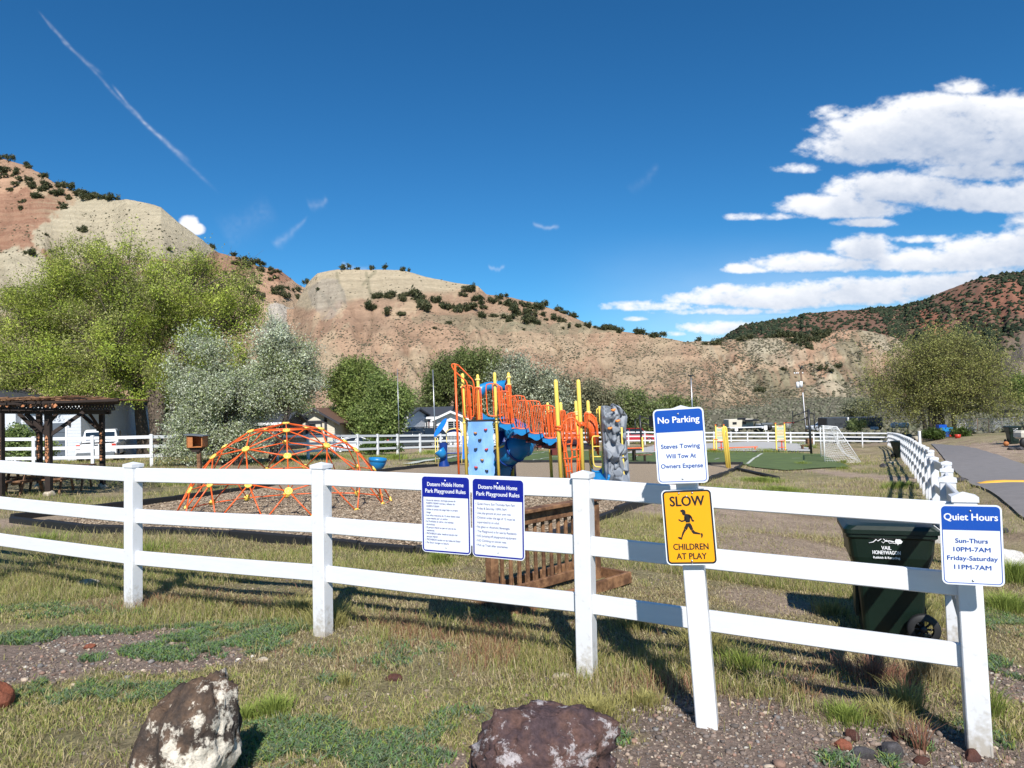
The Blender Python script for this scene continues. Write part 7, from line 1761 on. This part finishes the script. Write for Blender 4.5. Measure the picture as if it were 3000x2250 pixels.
# ------------------------------------------------------------------ mobile homes
def house(name, label, c, w, d, hw, hr, yaw, wall, roof, gable='y', over=.35, openings=(), trim=None, cat='mobile home', lap=True):
    """box house; gable 'y' shows its gable to the viewer. openings: (kind, x, z, w, h) on the front face in metres"""
    rt = thing(name, label, cat, c, (0, 0, yaw)); trim = trim or MT['trim_white']
    def b(nm, ce, s, m, par=None, R=None): mb = MB(); mb.box(ce, s, R); return mb.build(nm, m, par or rt, world=False)
    mb = MB()
    if gable == 'y': mb.prism([(-w / 2, -.3), (w / 2, -.3), (w / 2, hw), (0, hw + hr), (-w / 2, hw)], -d / 2, d / 2)
    else: mb.prism([(-d / 2, -.3), (d / 2, -.3), (d / 2, hw), (0, hw + hr), (-d / 2, hw)], -w / 2, w / 2, Matrix.Rotation(math.pi / 2, 4, 'Z'))
    wl = mb.build('wall', wall, rt, world=False)
    mb = MB(); t = .14
    if gable == 'y':
        s = hr / (w / 2); e = w / 2 + over
        mb.prism([(-e, hw - s * over), (0, hw + hr), (e, hw - s * over), (e, hw - s * over + t), (0, hw + hr + t), (-e, hw - s * over + t)], -d / 2 - over, d / 2 + over); rf = mb.build('roof', roof, rt, world=False)
        mb = MB(); mb.prism([(-e, hw - s * over - .05), (0, hw + hr - .05), (e, hw - s * over - .05), (e, hw - s * over + t + .02), (0, hw + hr + t + .02), (-e, hw - s * over + t + .02)], -d / 2 - over - .03, -d / 2 - over - .004); mb.build('fascia', trim, rf, world=False)
    else:
        s = hr / (d / 2); e = d / 2 + over
        mb.prism([(-e, hw - s * over), (0, hw + hr), (e, hw - s * over), (e, hw - s * over + t), (0, hw + hr + t), (-e, hw - s * over + t)], -w / 2 - over, w / 2 + over, Matrix.Rotation(math.pi / 2, 4, 'Z')); rf = mb.build('roof', roof, rt, world=False)
        b('fascia', (0, -d / 2 - over - .02, hw - s * over + t / 2), (w + 2 * over, .03, t + .06), trim, rf)
    fy = -d / 2
    if lap:
        mb = MB(); z = .1
        while z < hw: mb.prism([(-w / 2, z), (w / 2, z), (w / 2, z + .012), (-w / 2, z + .012)], fy - .012, fy - .001); z += .2
        mb.build('siding_laps', wall, wl, world=False, kind='stuff')
    for (kd, x, z, ow, oh) in openings:
        if kd in ('window', 'blind', 'curtain', 'slider'):
            fr = None; mb = MB(); k = .09
            for (cx_, cz_, sx, sz) in ((x, z + oh / 2, ow + 2 * k, k), (x, z - oh / 2, ow + 2 * k, k), (x - ow / 2 - k / 2, z, k, oh), (x + ow / 2 + k / 2, z, k, oh), (x, z, .05, oh)) + (((x, z, ow, .05),) if kd == 'blind' else ()): mb.box((cx_, fy - .03, cz_), (sx, .05, sz))
            fr = mb.build('window', trim, wl, world=False); b('pane', (x, fy - .006, z), (ow, .01, oh), MT['glass'], fr)
            if kd == 'blind':
                mb = MB(); n = int(oh / .065)
                for i in range(n): mb.box((x, fy - .02, z - oh / 2 + (i + .5) * oh / n), (ow * .98, .012, .038))
                mb.build('blind_slat', MT['house_cream'], fr, world=False)
            if kd == 'curtain': b('curtain', (x, fy - .014, z), (ow * .96, .01, oh * .96), MT['holdbrown'], fr)
            if kd == 'slider': b('shade', (x + ow * .25, fy - .014, z + oh * .3), (ow * .42, .01, oh * .3), MT['house_cream'], fr)
        elif kd == 'garage':
            q = b('garage_door', (x, fy - .02, z), (ow, .04, oh), MT['garage'], wl)
            for i in range(1, 4): b('panel_joint', (x, fy - .045, z - oh / 2 + i * oh / 4), (ow, .01, .02), MT['trim_dark'], q)
        elif kd == 'shutter': b('shutter', (x, fy - .03, z), (ow, .05, oh), MT['shut'], wl)
        elif kd == 'post': b('porch_post', (x, fy - .06, z), (ow, .1, oh), MT['trim_dark'], wl)
        elif kd == 'trim': b('corner_trim', (x, fy - .03, z), (ow, .06, oh), trim, wl)
        elif kd == 'lamp': b('wall_lamp', (x, fy - .06, z), (ow, .1, oh), MT['blackm'], wl)
        elif kd == 'light_gable': mb = MB(); mb.prism([(x - ow / 2, z - oh / 2), (x + ow / 2, z - oh / 2), (x, z + oh / 2)], fy - .03, fy - .004); mb.build('gable_panel', wall, wl, world=False)
    return rt
MT['garage'] = mat('slate_garage_door', (.10, .12, .15), .5, var=.1); MT['shut'] = mat('blue_grey_shutter', (.07, .085, .13), .6); MT['shut2'] = mat('maroon_shutter', (.08, .03, .04), .6)
def base_at(u, v, Y): p = at(u, v, Y); p.z = g1(p.x, p.y); return p
Yh = 46; p = base_at(150, 1350, Yh + 5); k = Yh / F_PX; zz = lambda v: at(150, v, Yh).z - p.z
house('mobile_home', 'light grey mobile home with dark garage door behind the pergola', p, 470 * k, 10, zz(1198), .5, 0, MT['house_grey'], MT['roof_dark'], 'x', openings=(('blind', -115 * k, zz(1254), 48 * k, 64 * k), ('shutter', -77 * k, zz(1246), 22 * k, 72 * k), ('blind', -170 * k, zz(1254), 30 * k, 64 * k), ('trim', -57 * k, zz(1270), 7 * k, 150 * k), ('garage', 122 * k, zz(1296), 136 * k, 112 * k), ('trim', 51 * k, zz(1290), 5 * k, 115 * k), ('trim', 193 * k, zz(1290), 5 * k, 115 * k), ('lamp', 43 * k, zz(1247), 5 * k, 20 * k), ('lamp', 204 * k, zz(1240), 5 * k, 20 * k)))
p = base_at(20, 1350, Yh + 1); rt = house('porch_gable', 'grey gabled porch roof of the light grey home, top left above the pergola', p, 150 * k, 3, zz(1170), .62, 0, MT['house_grey'], MT['roof_dark'], 'y', cat='porch roof', trim=MT['trim_dark'], lap=False)
Yh = 62; k = Yh / F_PX; p = base_at(965, 1335, Yh + 4); z2 = lambda v, u=965: at(u, v, Yh).z - p.z
house('mobile_home', 'cream mobile home with brown gable roof behind the climbing dome', p, 112 * k, 9, z2(1232), 1.0, 0, MT['house_cream'], MT['roof_brown'], 'y', openings=(('slider', 0, z2(1258), 34 * k, 38 * k), ('post', -24 * k, z2(1255), 7 * k, 70 * k), ('post', 31 * k, z2(1255), 7 * k, 70 * k), ('post', 4 * k, z2(1233), 62 * k, 5 * k), ('light_gable', 4 * k, z2(1226), 40 * k, 9 * k)), trim=MT['trim_dark'], over=.6)
Yh = 64; k = Yh / F_PX; p = base_at(1180, 1325, Yh + 3); z3 = lambda v, u=1180: at(u, v, Yh).z - p.z
house('mobile_home', 'light grey mobile home with ochre curtained window behind the white fence', p, 100 * k, 6, z3(1224), .7, -.2, MT['house_grey'], MT['roof_dark'], 'x', openings=(('curtain', 12 * k, z3(1251), 24 * k, 28 * k),))
Yh = 68; k = Yh / F_PX; p = base_at(1262, 1320, Yh + 5); z4 = lambda v, u=1262: at(u, v, Yh).z - p.z
house('mobile_home', 'white mobile home with black roof and maroon shutters left of the blue disc', p, 130 * k, 8, z4(1224), .9, 0, MT['house_white'], MT['roof_dark'], 'x', openings=(('window', 1 * k, z4(1243), 12 * k, 18 * k),))
for du in (-10, 11): mb = MB(); q = p + Vector((du * k, -4.06, z4(1243))); mb.box(q, (4 * k, .06, 20 * k)); mb.build('shutter', MT['shut2'], [o for o in COL.objects if o.name.startswith('mobile_home')][-1])
p = base_at(1332, 1320, Yh + 2); z5 = lambda v: at(1332, v, Yh - 1).z - p.z
house('mobile_home', 'white gabled mobile home end behind the orange fire pole', p, 85 * k, 6, z5(1226), .6, 0, MT['house_white'], MT['roof_dark'], 'y', openings=(('window', 8 * k, z5(1246), 34 * k, 26 * k),), over=.5)
q = base_at(700, 1335, 58); house('shed', 'low dark roofed shed in the shade behind the big tree trunks', q, 9, 5, 2.2, .8, 0, MT['trim_dark'], MT['roof_dark'], 'x', cat='shed', lap=False)

# ------------------------------------------------------------------ vehicles (side outline lofted across the width)
def wheel(rt, x, y, r, w, rim=None):
    mb = MB(); mb.lathe((x, y, r), [(r * .62, -w / 2), (r * .93, -w / 2), (r, -w * .35), (r, w * .35), (r * .93, w / 2), (r * .62, w / 2)], 20, 'y'); q = mb.build('wheel', MT['black'], rt, world=False)
    mb = MB(); s = -1 if y < 0 else 1; mb.lathe((x, y + s * w * .3, r), [(.001, 0), (r * .2, .01 * s), (r * .5, -.01 * s), (r * .62, .02 * s)], 16, 'y')
    for k in range(5): a = k * 1.2566; mb.tube([(x, y + s * w * .42, r), (x + r * .6 * math.cos(a), y + s * w * .42, r + r * .6 * math.sin(a))], r * .07, 5)
    mb.build('rim', rim or MT['steel'], q, world=False)
def car(name, label, loc, yaw, paint, body, cab, L, W, hb, hc, wr=.34, wx=(.18, .80), cat='car', glass_inset=.08, lights=True, group=None):
    """body / cab: side outlines as (x 0..1, z metres); x=0 is the front"""
    rt = thing(name, label, cat, loc, (0, 0, yaw), group=group)
    def hull(pts, wlo, whi, zlo, zhi, m, nm, par=None):
        mb = MB(); P = [((p[0] - .5) * L, p[1]) for p in pts]; n = len(P)
        def ww(z): f = min(1, max(0, (z - zlo) / (zhi - zlo))); return (wlo + (whi - wlo) * f * f) / 2
        vs = [Vector((x, -ww(z), z)) for (x, z) in P] + [Vector((x, -ww(z) + .06 * 0, z)) for (x, z) in P] + [Vector((x, ww(z), z)) for (x, z) in P]
        vs = [Vector((x, -ww(z), z)) for (x, z) in P] + [Vector((x, ww(z), z)) for (x, z) in P]
        mb.add(vs, [tuple(range(n)), tuple(range(2 * n - 1, n - 1, -1))] + [(k, n + k, n + (k + 1) % n, (k + 1) % n) for k in range(n)]); o = mb.build(nm, m, par or rt, world=False)
        bv = o.modifiers.new('bevel', 'BEVEL'); bv.width = .045; bv.segments = 2; bv.limit_method = 'ANGLE'; bv.angle_limit = .5; return o
    bo = hull(body, W, W * .94, hb * .6, hb, paint, 'body'); hull(cab, W * .93, W * .74, hb, hc, MT['glass'], 'windows')
    # roof skin and pillars over the glass
    top = [p for p in cab if p[1] > hc - .14]; xs = sorted(p[0] for p in top); mb = MB(); mb.bbox((((xs[0] + xs[-1]) / 2 - .5) * L, 0, hc + .005), ((xs[-1] - xs[0]) * L + .12, W * .76, .05), .015); mb.build('roof', paint, rt, world=False)
    C = sorted(cab, key=lambda p: p[1]); lo = sorted([p for p in cab if p[1] < hb + .12]); f0, f1 = lo[0], lo[-1]; mb = MB()
    for (a, b) in ((f0, (xs[0], hc)), (f1, (xs[-1], hc)), (((f0[0] + f1[0]) / 2, hb), ((xs[0] + xs[-1]) / 2, hc))):
        for s in (-1, 1): mb.tube([((a[0] - .5) * L, s * W * .465, a[1]), ((b[0] - .5) * L, s * W * .375, b[1])], .035, 5)
    mb.build('pillar', paint, rt, world=False)
    for x in wx:
        for s in (-1, 1): wheel(rt, (x - .5) * L, s * (W / 2 - .10), wr, .22)
    if lights:
        for s in (-1, 1):
            mb = MB(); mb.bbox(((body_front(body) - .5) * L + .03, s * W * .36, hb * .82), (.12, .34, .13), .02); mb.build('headlight', MT['trim_white'], rt, world=False)
            mb = MB(); mb.bbox(((body_back(body) - .5) * L - .03, s * W * .42, hb * .85), (.1, .18, .22), .02); mb.build('taillight', MT['red'], rt, world=False)
    return rt
def body_front(b): return min(p[0] for p in b)
def body_back(b): return max(p[0] for p in b)
SUV_B = [(0, .35), (.0, .75), (.03, .92), (.24, 1.02), (.96, 1.06), (1, .9), (1, .4), (.93, .3), (.05, .28)]; SUV_C = [(.23, 1.0), (.34, 1.62), (.92, 1.66), (.985, 1.05)]
SED_B = [(0, .32), (.0, .6), (.04, .74), (.27, .86), (.80, .92), (.98, .88), (1, .6), (.98, .32), (.5, .25), (.05, .25)]; SED_C = [(.27, .85), (.42, 1.34), (.66, 1.36), (.84, .92)]
SPT_B = [(0, .28), (.0, .42), (.06, .56), (.30, .74), (.55, .86), (.90, .90), (1, .78), (1, .35), (.9, .2), (.05, .18)]; SPT_C = [(.26, .72), (.46, 1.10), (.60, 1.12), (.88, .88)]
MT['car_black'] = mat('black_car_paint', (.012, .013, .016), .2, var=.05, coat=.6); MT['car_grey'] = mat('dark_grey_car_paint', (.05, .055, .06), .2, var=.05, coat=.6); MT['car_red'] = mat('red_car_paint', (.42, .012, .02), .2, var=.03, coat=.6); MT['car_silver'] = mat('silver_car_paint', (.45, .50, .56), .22, .3, var=.03, coat=.5)
q = base_at(1048, 1330, 53); car('sports_car', 'low white sports car parked behind the white fence', q, math.pi + .35, MT['white_paint'], SPT_B, SPT_C, 4.4, 1.9, .86, 1.12, .34, (.2, .82))
q = base_at(1262, 1318, 62); car('parked_suv', 'black sport utility vehicle with tinted windows parked left of the blue disc', q, math.pi + .2, MT['car_black'], SUV_B, SUV_C, 5.0, 1.95, 1.05, 1.7, .38)
q = base_at(1208, 1322, 58); car('parked_car', 'dark grey sedan parked in front of the curtained mobile home', q, math.pi + .5, MT['car_grey'], SED_B, SED_C, 4.7, 1.85, .9, 1.38, .34)
q = base_at(1405, 1318, 66); car('parked_suv', 'white pickup-like vehicle half hidden behind the blue climbing panel', q, .1, MT['white_paint'], SUV_B, SUV_C, 5.0, 1.95, 1.05, 1.6, .38)
q = base_at(1858, 1306, 79); car('parked_suv', 'red sport utility vehicle behind the fence right of the climbing rock', q, math.pi, MT['car_red'], SUV_B, SUV_C, 4.8, 1.9, 1.05, 1.7, .37)
q = base_at(2415, 1263, 105); q.z = at(2415, 1262, 105).z; car('parked_car', 'pale silver car parked beyond the fence behind the soccer goal', q, .1, MT['car_silver'], SED_B, SED_C, 4.9, 1.85, .9, 1.42, .34)
# pickup truck seen from behind
def truck():
    q = base_at(300, 1345, 41); ps = thing('pickup_truck', 'white extended-cab pickup truck parked facing the grey garage', 'pickup truck', q, (0, 0, math.pi / 2 + .42)); W = 1.95; L = 5.6; P = MT['white_paint']
    def bx(nm, c, s, m, par=None, b=.03): mb = MB(); mb.bbox(c, s, b); return mb.build(nm, m, par or ps, world=False)
    # +x is forward
    mb = MB(); prof = [(-2.8, .55), (-2.8, 1.12), (-1.0, 1.14), (-.9, 1.12), (1.3, 1.12), (2.5, 1.05), (2.75, .95), (2.8, .5), (2.3, .42), (-2.6, .45)]
    mb.prism(prof, -W / 2, W / 2); o = mb.build('body', P, ps, world=False); bv = o.modifiers.new('bevel', 'BEVEL'); bv.width = .05; bv.segments = 2; bv.limit_method = 'ANGLE'
    mb = MB(); n = [(-.95, 1.12), (-.85, 1.80), (-.6, 1.86), (.6, 1.86), (1.25, 1.12)]
    for y in (-1, 1): pass
    vs = [Vector((x, -(.92 - .16 * (z - 1.12) / .74), z)) for (x, z) in n] + [Vector((x, .92 - .16 * (z - 1.12) / .74, z)) for (x, z) in n]; k = len(n)
    mb.add(vs, [tuple(range(k)), tuple(range(2 * k - 1, k - 1, -1))] + [(j, k + j, k + (j + 1) % k, (j + 1) % k) for j in range(k)]); o = mb.build('cab', P, ps, world=False); bv = o.modifiers.new('bevel', 'BEVEL'); bv.width = .07; bv.segments = 2; bv.limit_method = 'ANGLE'
    mb = MB(); mb.box((-.925, 0, 1.50), (.03, 1.42, .42), Matrix.Rotation(.15, 3, 'Y')); mb.build('rear_window', MT['glass'], ps, world=False)
    for s in (-1, 1):
        mb = MB(); mb.prism([(-.55, 1.2), (-.5, 1.72), (-.12, 1.74), (-.12, 1.2)], s * .88 - .02, s * .88 + .02); mb.prism([(-.02, 1.2), (-.02, 1.74), (.55, 1.74), (.98, 1.2)], s * .89 - .02, s * .89 + .02); mb.build('side_window', MT['glass'], ps, world=False)
        bx('taillight', (-2.80, s * .84, .97), (.06, .2, .26), MT['red'], b=.01); bx('mirror', (.9, s * 1.08, 1.25), (.15, .2, .2), P)
        for x in (-1.75, 1.75): wheel(ps, x, s * (W / 2 - .1), .40, .26); mb = MB(); mb.lathe((x, s * (W / 2 - .01), .44), [(.42, -.02), (.50, -.02), (.50, .02), (.42, .02)], 20, 'y'); mb.build('wheel_arch', MT['blackm'], ps, world=False)
    bx('bed_opening', (-1.85, 0, 1.13), (1.7, 1.6, .06), MT['blackm']); bx('tailgate', (-2.815, 0, .90), (.03, 1.48, .46), P); bx('tailgate_handle', (-2.84, 0, 1.05), (.02, .2, .06), MT['blackm'], b=.005); bx('tailgate_emblem', (-2.84, 0, .90), (.02, .22, .08), MT['sign_blue'], b=.005)
    bx('rear_bumper', (-2.92, 0, .56), (.22, 1.8, .22), MT['grey_metal']); bx('licence_plate', (-3.035, 0, .60), (.015, .42, .18), MT['trim_white'], b=.003); bx('roof_light', (-.86, 0, 1.82), (.06, .4, .05), MT['blackm'], b=.01); bx('lower_body', (0, 0, .42), (4.6, 1.5, .2), MT['blackm'])
truck()
# trailers, camper, tank beyond the back fence
def boxything(name, label, cat, u0, u1, vt, vb, Y, dep, m, parts=(), b=.08):
    A = at(u0, vb, Y); Bq = at(u1, vb, Y); t = at((u0 + u1) / 2, vt, Y); zb_ = A.z; zt_ = t.z; c = (A + Bq) / 2; k = Y / F_PX; rt = thing(name, label, cat, (c.x, c.y, zb_)); fl = .35 if name != 'tank' else 0
    mb = MB(); mb.bbox((c.x, c.y + dep / 2, (zb_ + zt_) / 2 + fl / 2), ((u1 - u0) * k, dep, zt_ - zb_ - fl), b); mb.build('body', m, rt)
    for (nm, u, v, wu, hv, mm, pr) in parts: mb = MB(); p = at(u, v, Y); mb.bbox((p.x, c.y - pr / 2, p.z), (wu * k, pr + .02, hv * k), .01); mb.build(nm, mm, rt)
    for du in (.78, .86):
        if name == 'tank': break
        mb = MB(); x = A.x + (Bq.x - A.x) * du; mb.lathe((x, c.y + .1, zb_ + .36), [(.001, -.12), (.36, -.12), (.38, 0), (.36, .12), (.001, .12)], 14, 'y'); mb.build('wheel', MT['black'], rt)
    return rt
MT['trailer'] = mat('dark_grey_trailer_skin', (.045, .052, .06), .45, var=.06)
boxything('cargo_trailer', 'long dark grey cargo trailer behind the soccer goal, left one', 'trailer', 2424, 2505, 1223, 1262, 98, 3, MT['trailer'], (('roof_hatch', 2493, 1228, 26, 11, MT['trim_white'], .3),))
boxything('cargo_trailer', 'dark grey enclosed trailer with white fender in front of the willow, right one', 'trailer', 2506, 2588, 1222, 1262, 96, 3, MT['trailer'], (('fender', 2560, 1254, 22, 8, MT['house_grey'], .3),))
boxything('camper', 'pale camper trailer with dark awning beyond the back fence', 'camper', 2136, 2208, 1228, 1262, 120, 3, MT['house_cream'], (('awning', 2196, 1231, 42, 5, MT['blackm'], 1.2), ('window', 2152, 1240, 12, 7, MT['glass'], .05), ('window', 2180, 1240, 12, 7, MT['glass'], .05), ('roof_unit', 2172, 1226, 24, 5, MT['blackm'], .1)))
q = at(2215, 1254, 112); boxything('flatbed_trailer', 'long white flatbed trailer in front of the pale camper', 'trailer', 2140, 2275, 1251, 1262, 112, 2, MT['house_white'], b=.03)
boxything('utility_shed', 'small grey-roofed cabin right of the camper', 'shed', 2232, 2258, 1243, 1262, 118, 3, MT['house_white'], (('roof', 2245, 1241, 32, 5, MT['grey_metal'], .5),), b=.03)
for (u, v, lab) in ((2157, 1257, 'small white notice on a post left of the right exercise station'), (2243, 1253, 'small white notice on a post just left of the right exercise board')):
    Yq = 84; p = at(u, v, Yq); z = g1(p.x, Yq); rt = thing('notice_board', lab, 'notice', (p.x, Yq, z)); mb = MB(); mb.cyl((p.x, Yq, z - .1), (p.x, Yq, p.z), .03); mb.build('post', MT['steel'], rt); mb = MB(); mb.bbox((p.x, Yq - .04, p.z), (.38, .03, .5), .005); mb.build('panel', MT['trim_white'], rt)
def tank():
    Y = 92; a = at(2609, 1246, Y); b = at(2663, 1246, Y); rt = thing('propane_tank', 'white horizontal propane tank on stands in front of the willow', 'tank', (a.x, Y, g1(a.x, Y))); r = .36; mb = MB(); d = (b - a).normalized()
    mb.tube([a, a + d * .12, a + d * .3, b - d * .3, b - d * .12, b], [.05, r * .8, r, r, r * .8, .05], 18); mb.build('shell', MT['trim_white'], rt)
    for f in (.02, .88): p = a.lerp(b, f + .05); mb = MB(); mb.box((p.x, Y, p.z - .75), (.1, .1, 1.1)); mb.build('stand', MT['blackm'], rt)
tank()

# ------------------------------------------------------------------ poles
def pole_thing(name, label, cat, u0, v0, u1, v1, Y, r, m, group=None):
    t = at(u0, v0, Y); b = at(u1, v1, Y); z = g1(b.x, b.y); rt = thing(name, label, cat, (b.x, b.y, z), group=group); mb = MB(); mb.tube([Vector((b.x, b.y, z - .2)), t], [r, r * .75], 8); mb.build('pole', m, rt); return rt, t
rt, t = pole_thing('flagpole', 'thin bare metal flagpole left of the blue disc', 'pole', 1268, 1083, 1277, 1345, 40, .035, MT['steel'], 'thin bare flagpoles')
pole_thing('flagpole', 'thin bare metal flagpole in front of the pale green bushy tree', 'pole', 1164, 1080, 1171, 1344, 42, .022, MT['steel'], 'thin bare flagpoles')
rt, t = pole_thing('light_pole', 'grey light pole with flat lamp head rising behind the No Parking sign', 'light pole', 2024, 1100, 2032, 1290, 95, .11, MT['steel']); mb = MB(); mb.bbox(t, (.7, .5, .16), .03); mb.bbox(t - Vector((0, 0, .3)), (.14, .14, .5), .02); mb.build('lamp_head', MT['blackm'], rt)
MT['pole_wood'] = mat('brown_utility_pole', (.16, .10, .065), .85, var=.3, scale=3)
rt, t = pole_thing('power_pole', 'wooden power pole with transformers standing before the badland hill', 'power pole', 2345, 1078, 2363, 1262, 108, .17, MT['pole_wood']); k = 108 / F_PX
for i, (du, dv) in enumerate(((-8, 50), (2, 48))): p = at(2345 + du, 1078 + dv, 107.6); mb = MB(); mb.lathe(p, [(.001, -.45), (.22, -.45), (.24, 0), (.22, .45), (.001, .5)], 12); mb.build('transformer', MT['house_white'], rt)
p = at(2343, 1095, 108); mb = MB(); mb.box(p, (1.1, .12, .12)); mb.build('crossarm', MT['pole_wood'], rt); mb = MB()
for x in (-.8, -.5, -.25, .45): mb.lathe(p + Vector((x, 0, .12)), [(.001, -.15), (.09, -.08), (.09, .08), (.001, .14)], 8)
mb.build('insulator', MT['trim_white'], rt); mb = MB(); mb.tube([at(2346, 1080, 107.8), at(2349, 1072, 107.8)], .12, 8); mb.build('lamp', MT['blackm'], rt)
mb = MB(); mb.tube([at(2352, 1150, 107.7), at(2361, 1258, 107.7)], .07, 6); mb.build('conduit', MT['house_white'], rt)
q = at(2693, 1263, 42); z = g1(q.x, 42); mb = MB(); mb.bbox((q.x, 42, (q.z + z) / 2), (.125, .125, q.z - z), .01); o = mb.build('marker_post', MT['trim_white']); tag(o, 'single tall white post standing by the lane beyond the side fence', 'post')
# speed bump
a, b, c, d = gp(2858, 1424), gp(2878, 1417), gp(3190, 1413), gp(3190, 1425); mb = MB(); A = a; ex = (gp(3190, 1421) - gp(2862, 1421)); L_ = ex.length; u = ex.normalized(); s = Vector((-u.y, u.x, 0)); vs = []; n = 9; st = gp(2866, 1421)
for i in range(13):
    p = st + u * (L_ * i / 12); p.z = g1(p.x, p.y) + .045
    for j in range(n): t = math.pi * j / (n - 1); vs.append(p + s * (-.16 * math.cos(t)) + Vector((0, 0, (.07 if i > 0 else .02) * math.sin(t))))
mb.add(vs, [(i * n + j, (i + 1) * n + j, (i + 1) * n + j + 1, i * n + j + 1) for i in range(12) for j in range(n - 1)], True)
MT['bumpy'] = mat('worn_yellow_paint', (.78, .42, .05), .6, var=.25, scale=4, color2=(.70, .36, .05)); tag(mb.build('speed_bump', MT['bumpy']), 'yellow painted speed bump across the paved lane', 'speed bump')
# chain link fence at the far right
def chain():
    ps = [gp(2790, 1262), gp(2828, 1268), gp(2865, 1270), gp(2898, 1268), gp(2936, 1262), gp(2972, 1256), gp(3060, 1250)]; rt = thing('chain_link_fence', 'rusty chain link fence on the rough ground right of the willow', 'fence', ps[0])
    for p in ps: mb = MB(); mb.cyl(p - Vector((0, 0, .1)), p + Vector((0, 0, 1.75)), .035); mb.build('post', MT['pole_wood'], rt)
    mb = MB()
    for a, b in zip(ps[:-1], ps[1:]):
        mb.tube([a + Vector((0, 0, 1.7)), b + Vector((0, 0, 1.7))], .02, 4); n = int((b - a).length / .35)
        for i in range(n):
            for q in (0, 1): p = a.lerp(b, i / n); r = a.lerp(b, min(1, (i + 1.6) / n)); mb.tube([p + Vector((0, 0, 1.7 * q)), r + Vector((0, 0, 1.7 * (1 - q)))], .006, 3, cap=False)
    mb.build('wire_mesh', MT['steel'], rt, kind='stuff')
chain()
# logs, toys and barrels under the willow
MT['log'] = mat('pale_weathered_log', (.42, .37, .28), .9, var=.25, scale=5, bump=.5)
for (u0, v0, u1, v1, lab) in ((2709, 1290, 2750, 1288, 'pale cut log lying at the end of the lane, right of the white marker post'), (2672, 1289, 2688, 1288, 'short pale log seen past the side fence, left of the white marker post')):
    a, b = gp(u0, v0), gp(u1, v1); mb = MB(); mb.tube([a + Vector((0, 0, .2)), b + Vector((0, 0, .2))], [.24, .22], 10); tag(mb.build('log', MT['log']), lab, 'log')
a = gp(2765, 1281); small('stacked_crates', 'stack of blue crates with red trim under the willow', 'crates', [(0, a, ('crate', (0, 0, .3), (1.5, .9, .5), MT['sign_blue']), ('crate', (.1, 0, .8), (1.3, .8, .42), MT['blue']), ('crate', (-.15, .1, 1.15), (.8, .6, .3), MT['sign_blue']), ('tray', (.7, -.3, .18), (.8, .5, .25), MT['red']))])
a = gp(2806, 1284); mb = MB(); mb.lathe(a, [(.001, 0), (.22, 0), (.27, .35), (.25, .36), (.001, .3)], 12); tag(mb.build('bucket', MT['red']), 'small red bucket on the ground right of the blue crates', 'bucket')
a = gp(2948, 1307); v, f = ICO[2]; o = np_mesh('ball', v * .16, f, MT['cedar'], smooth=True); o.location = a + Vector((0, 0, .15)); tag(o, 'orange ball lying on the dirt near the far right bin', 'ball')
a = gp(3000, 1312); rt = thing('cart', 'beige utility cart with a tyre, cut by the right edge', 'cart', a); mb = MB(); mb.lathe(a + Vector((.1, 0, .3)), [(.12, -.1), (.3, -.1), (.32, 0), (.3, .1), (.12, .1)], 16, 'y'); mb.build('wheel', MT['black'], rt); mb = MB(); mb.bbox(a + Vector((.6, .3, .75)), (1.5, .9, .5), .12); mb.build('body', MT['house_cream'], rt)
for (u, v) in ((2965, 1317), (2990, 1318)): a = gp(u, v); rock('dark clod of earth on the dirt beside the far right bin', MR_grey, (a.x, a.y, a.z + .05), (.25, .2, .13), 3, .3, .1, int(u), name='clod', cat='clod', group='dark clods on the dirt')
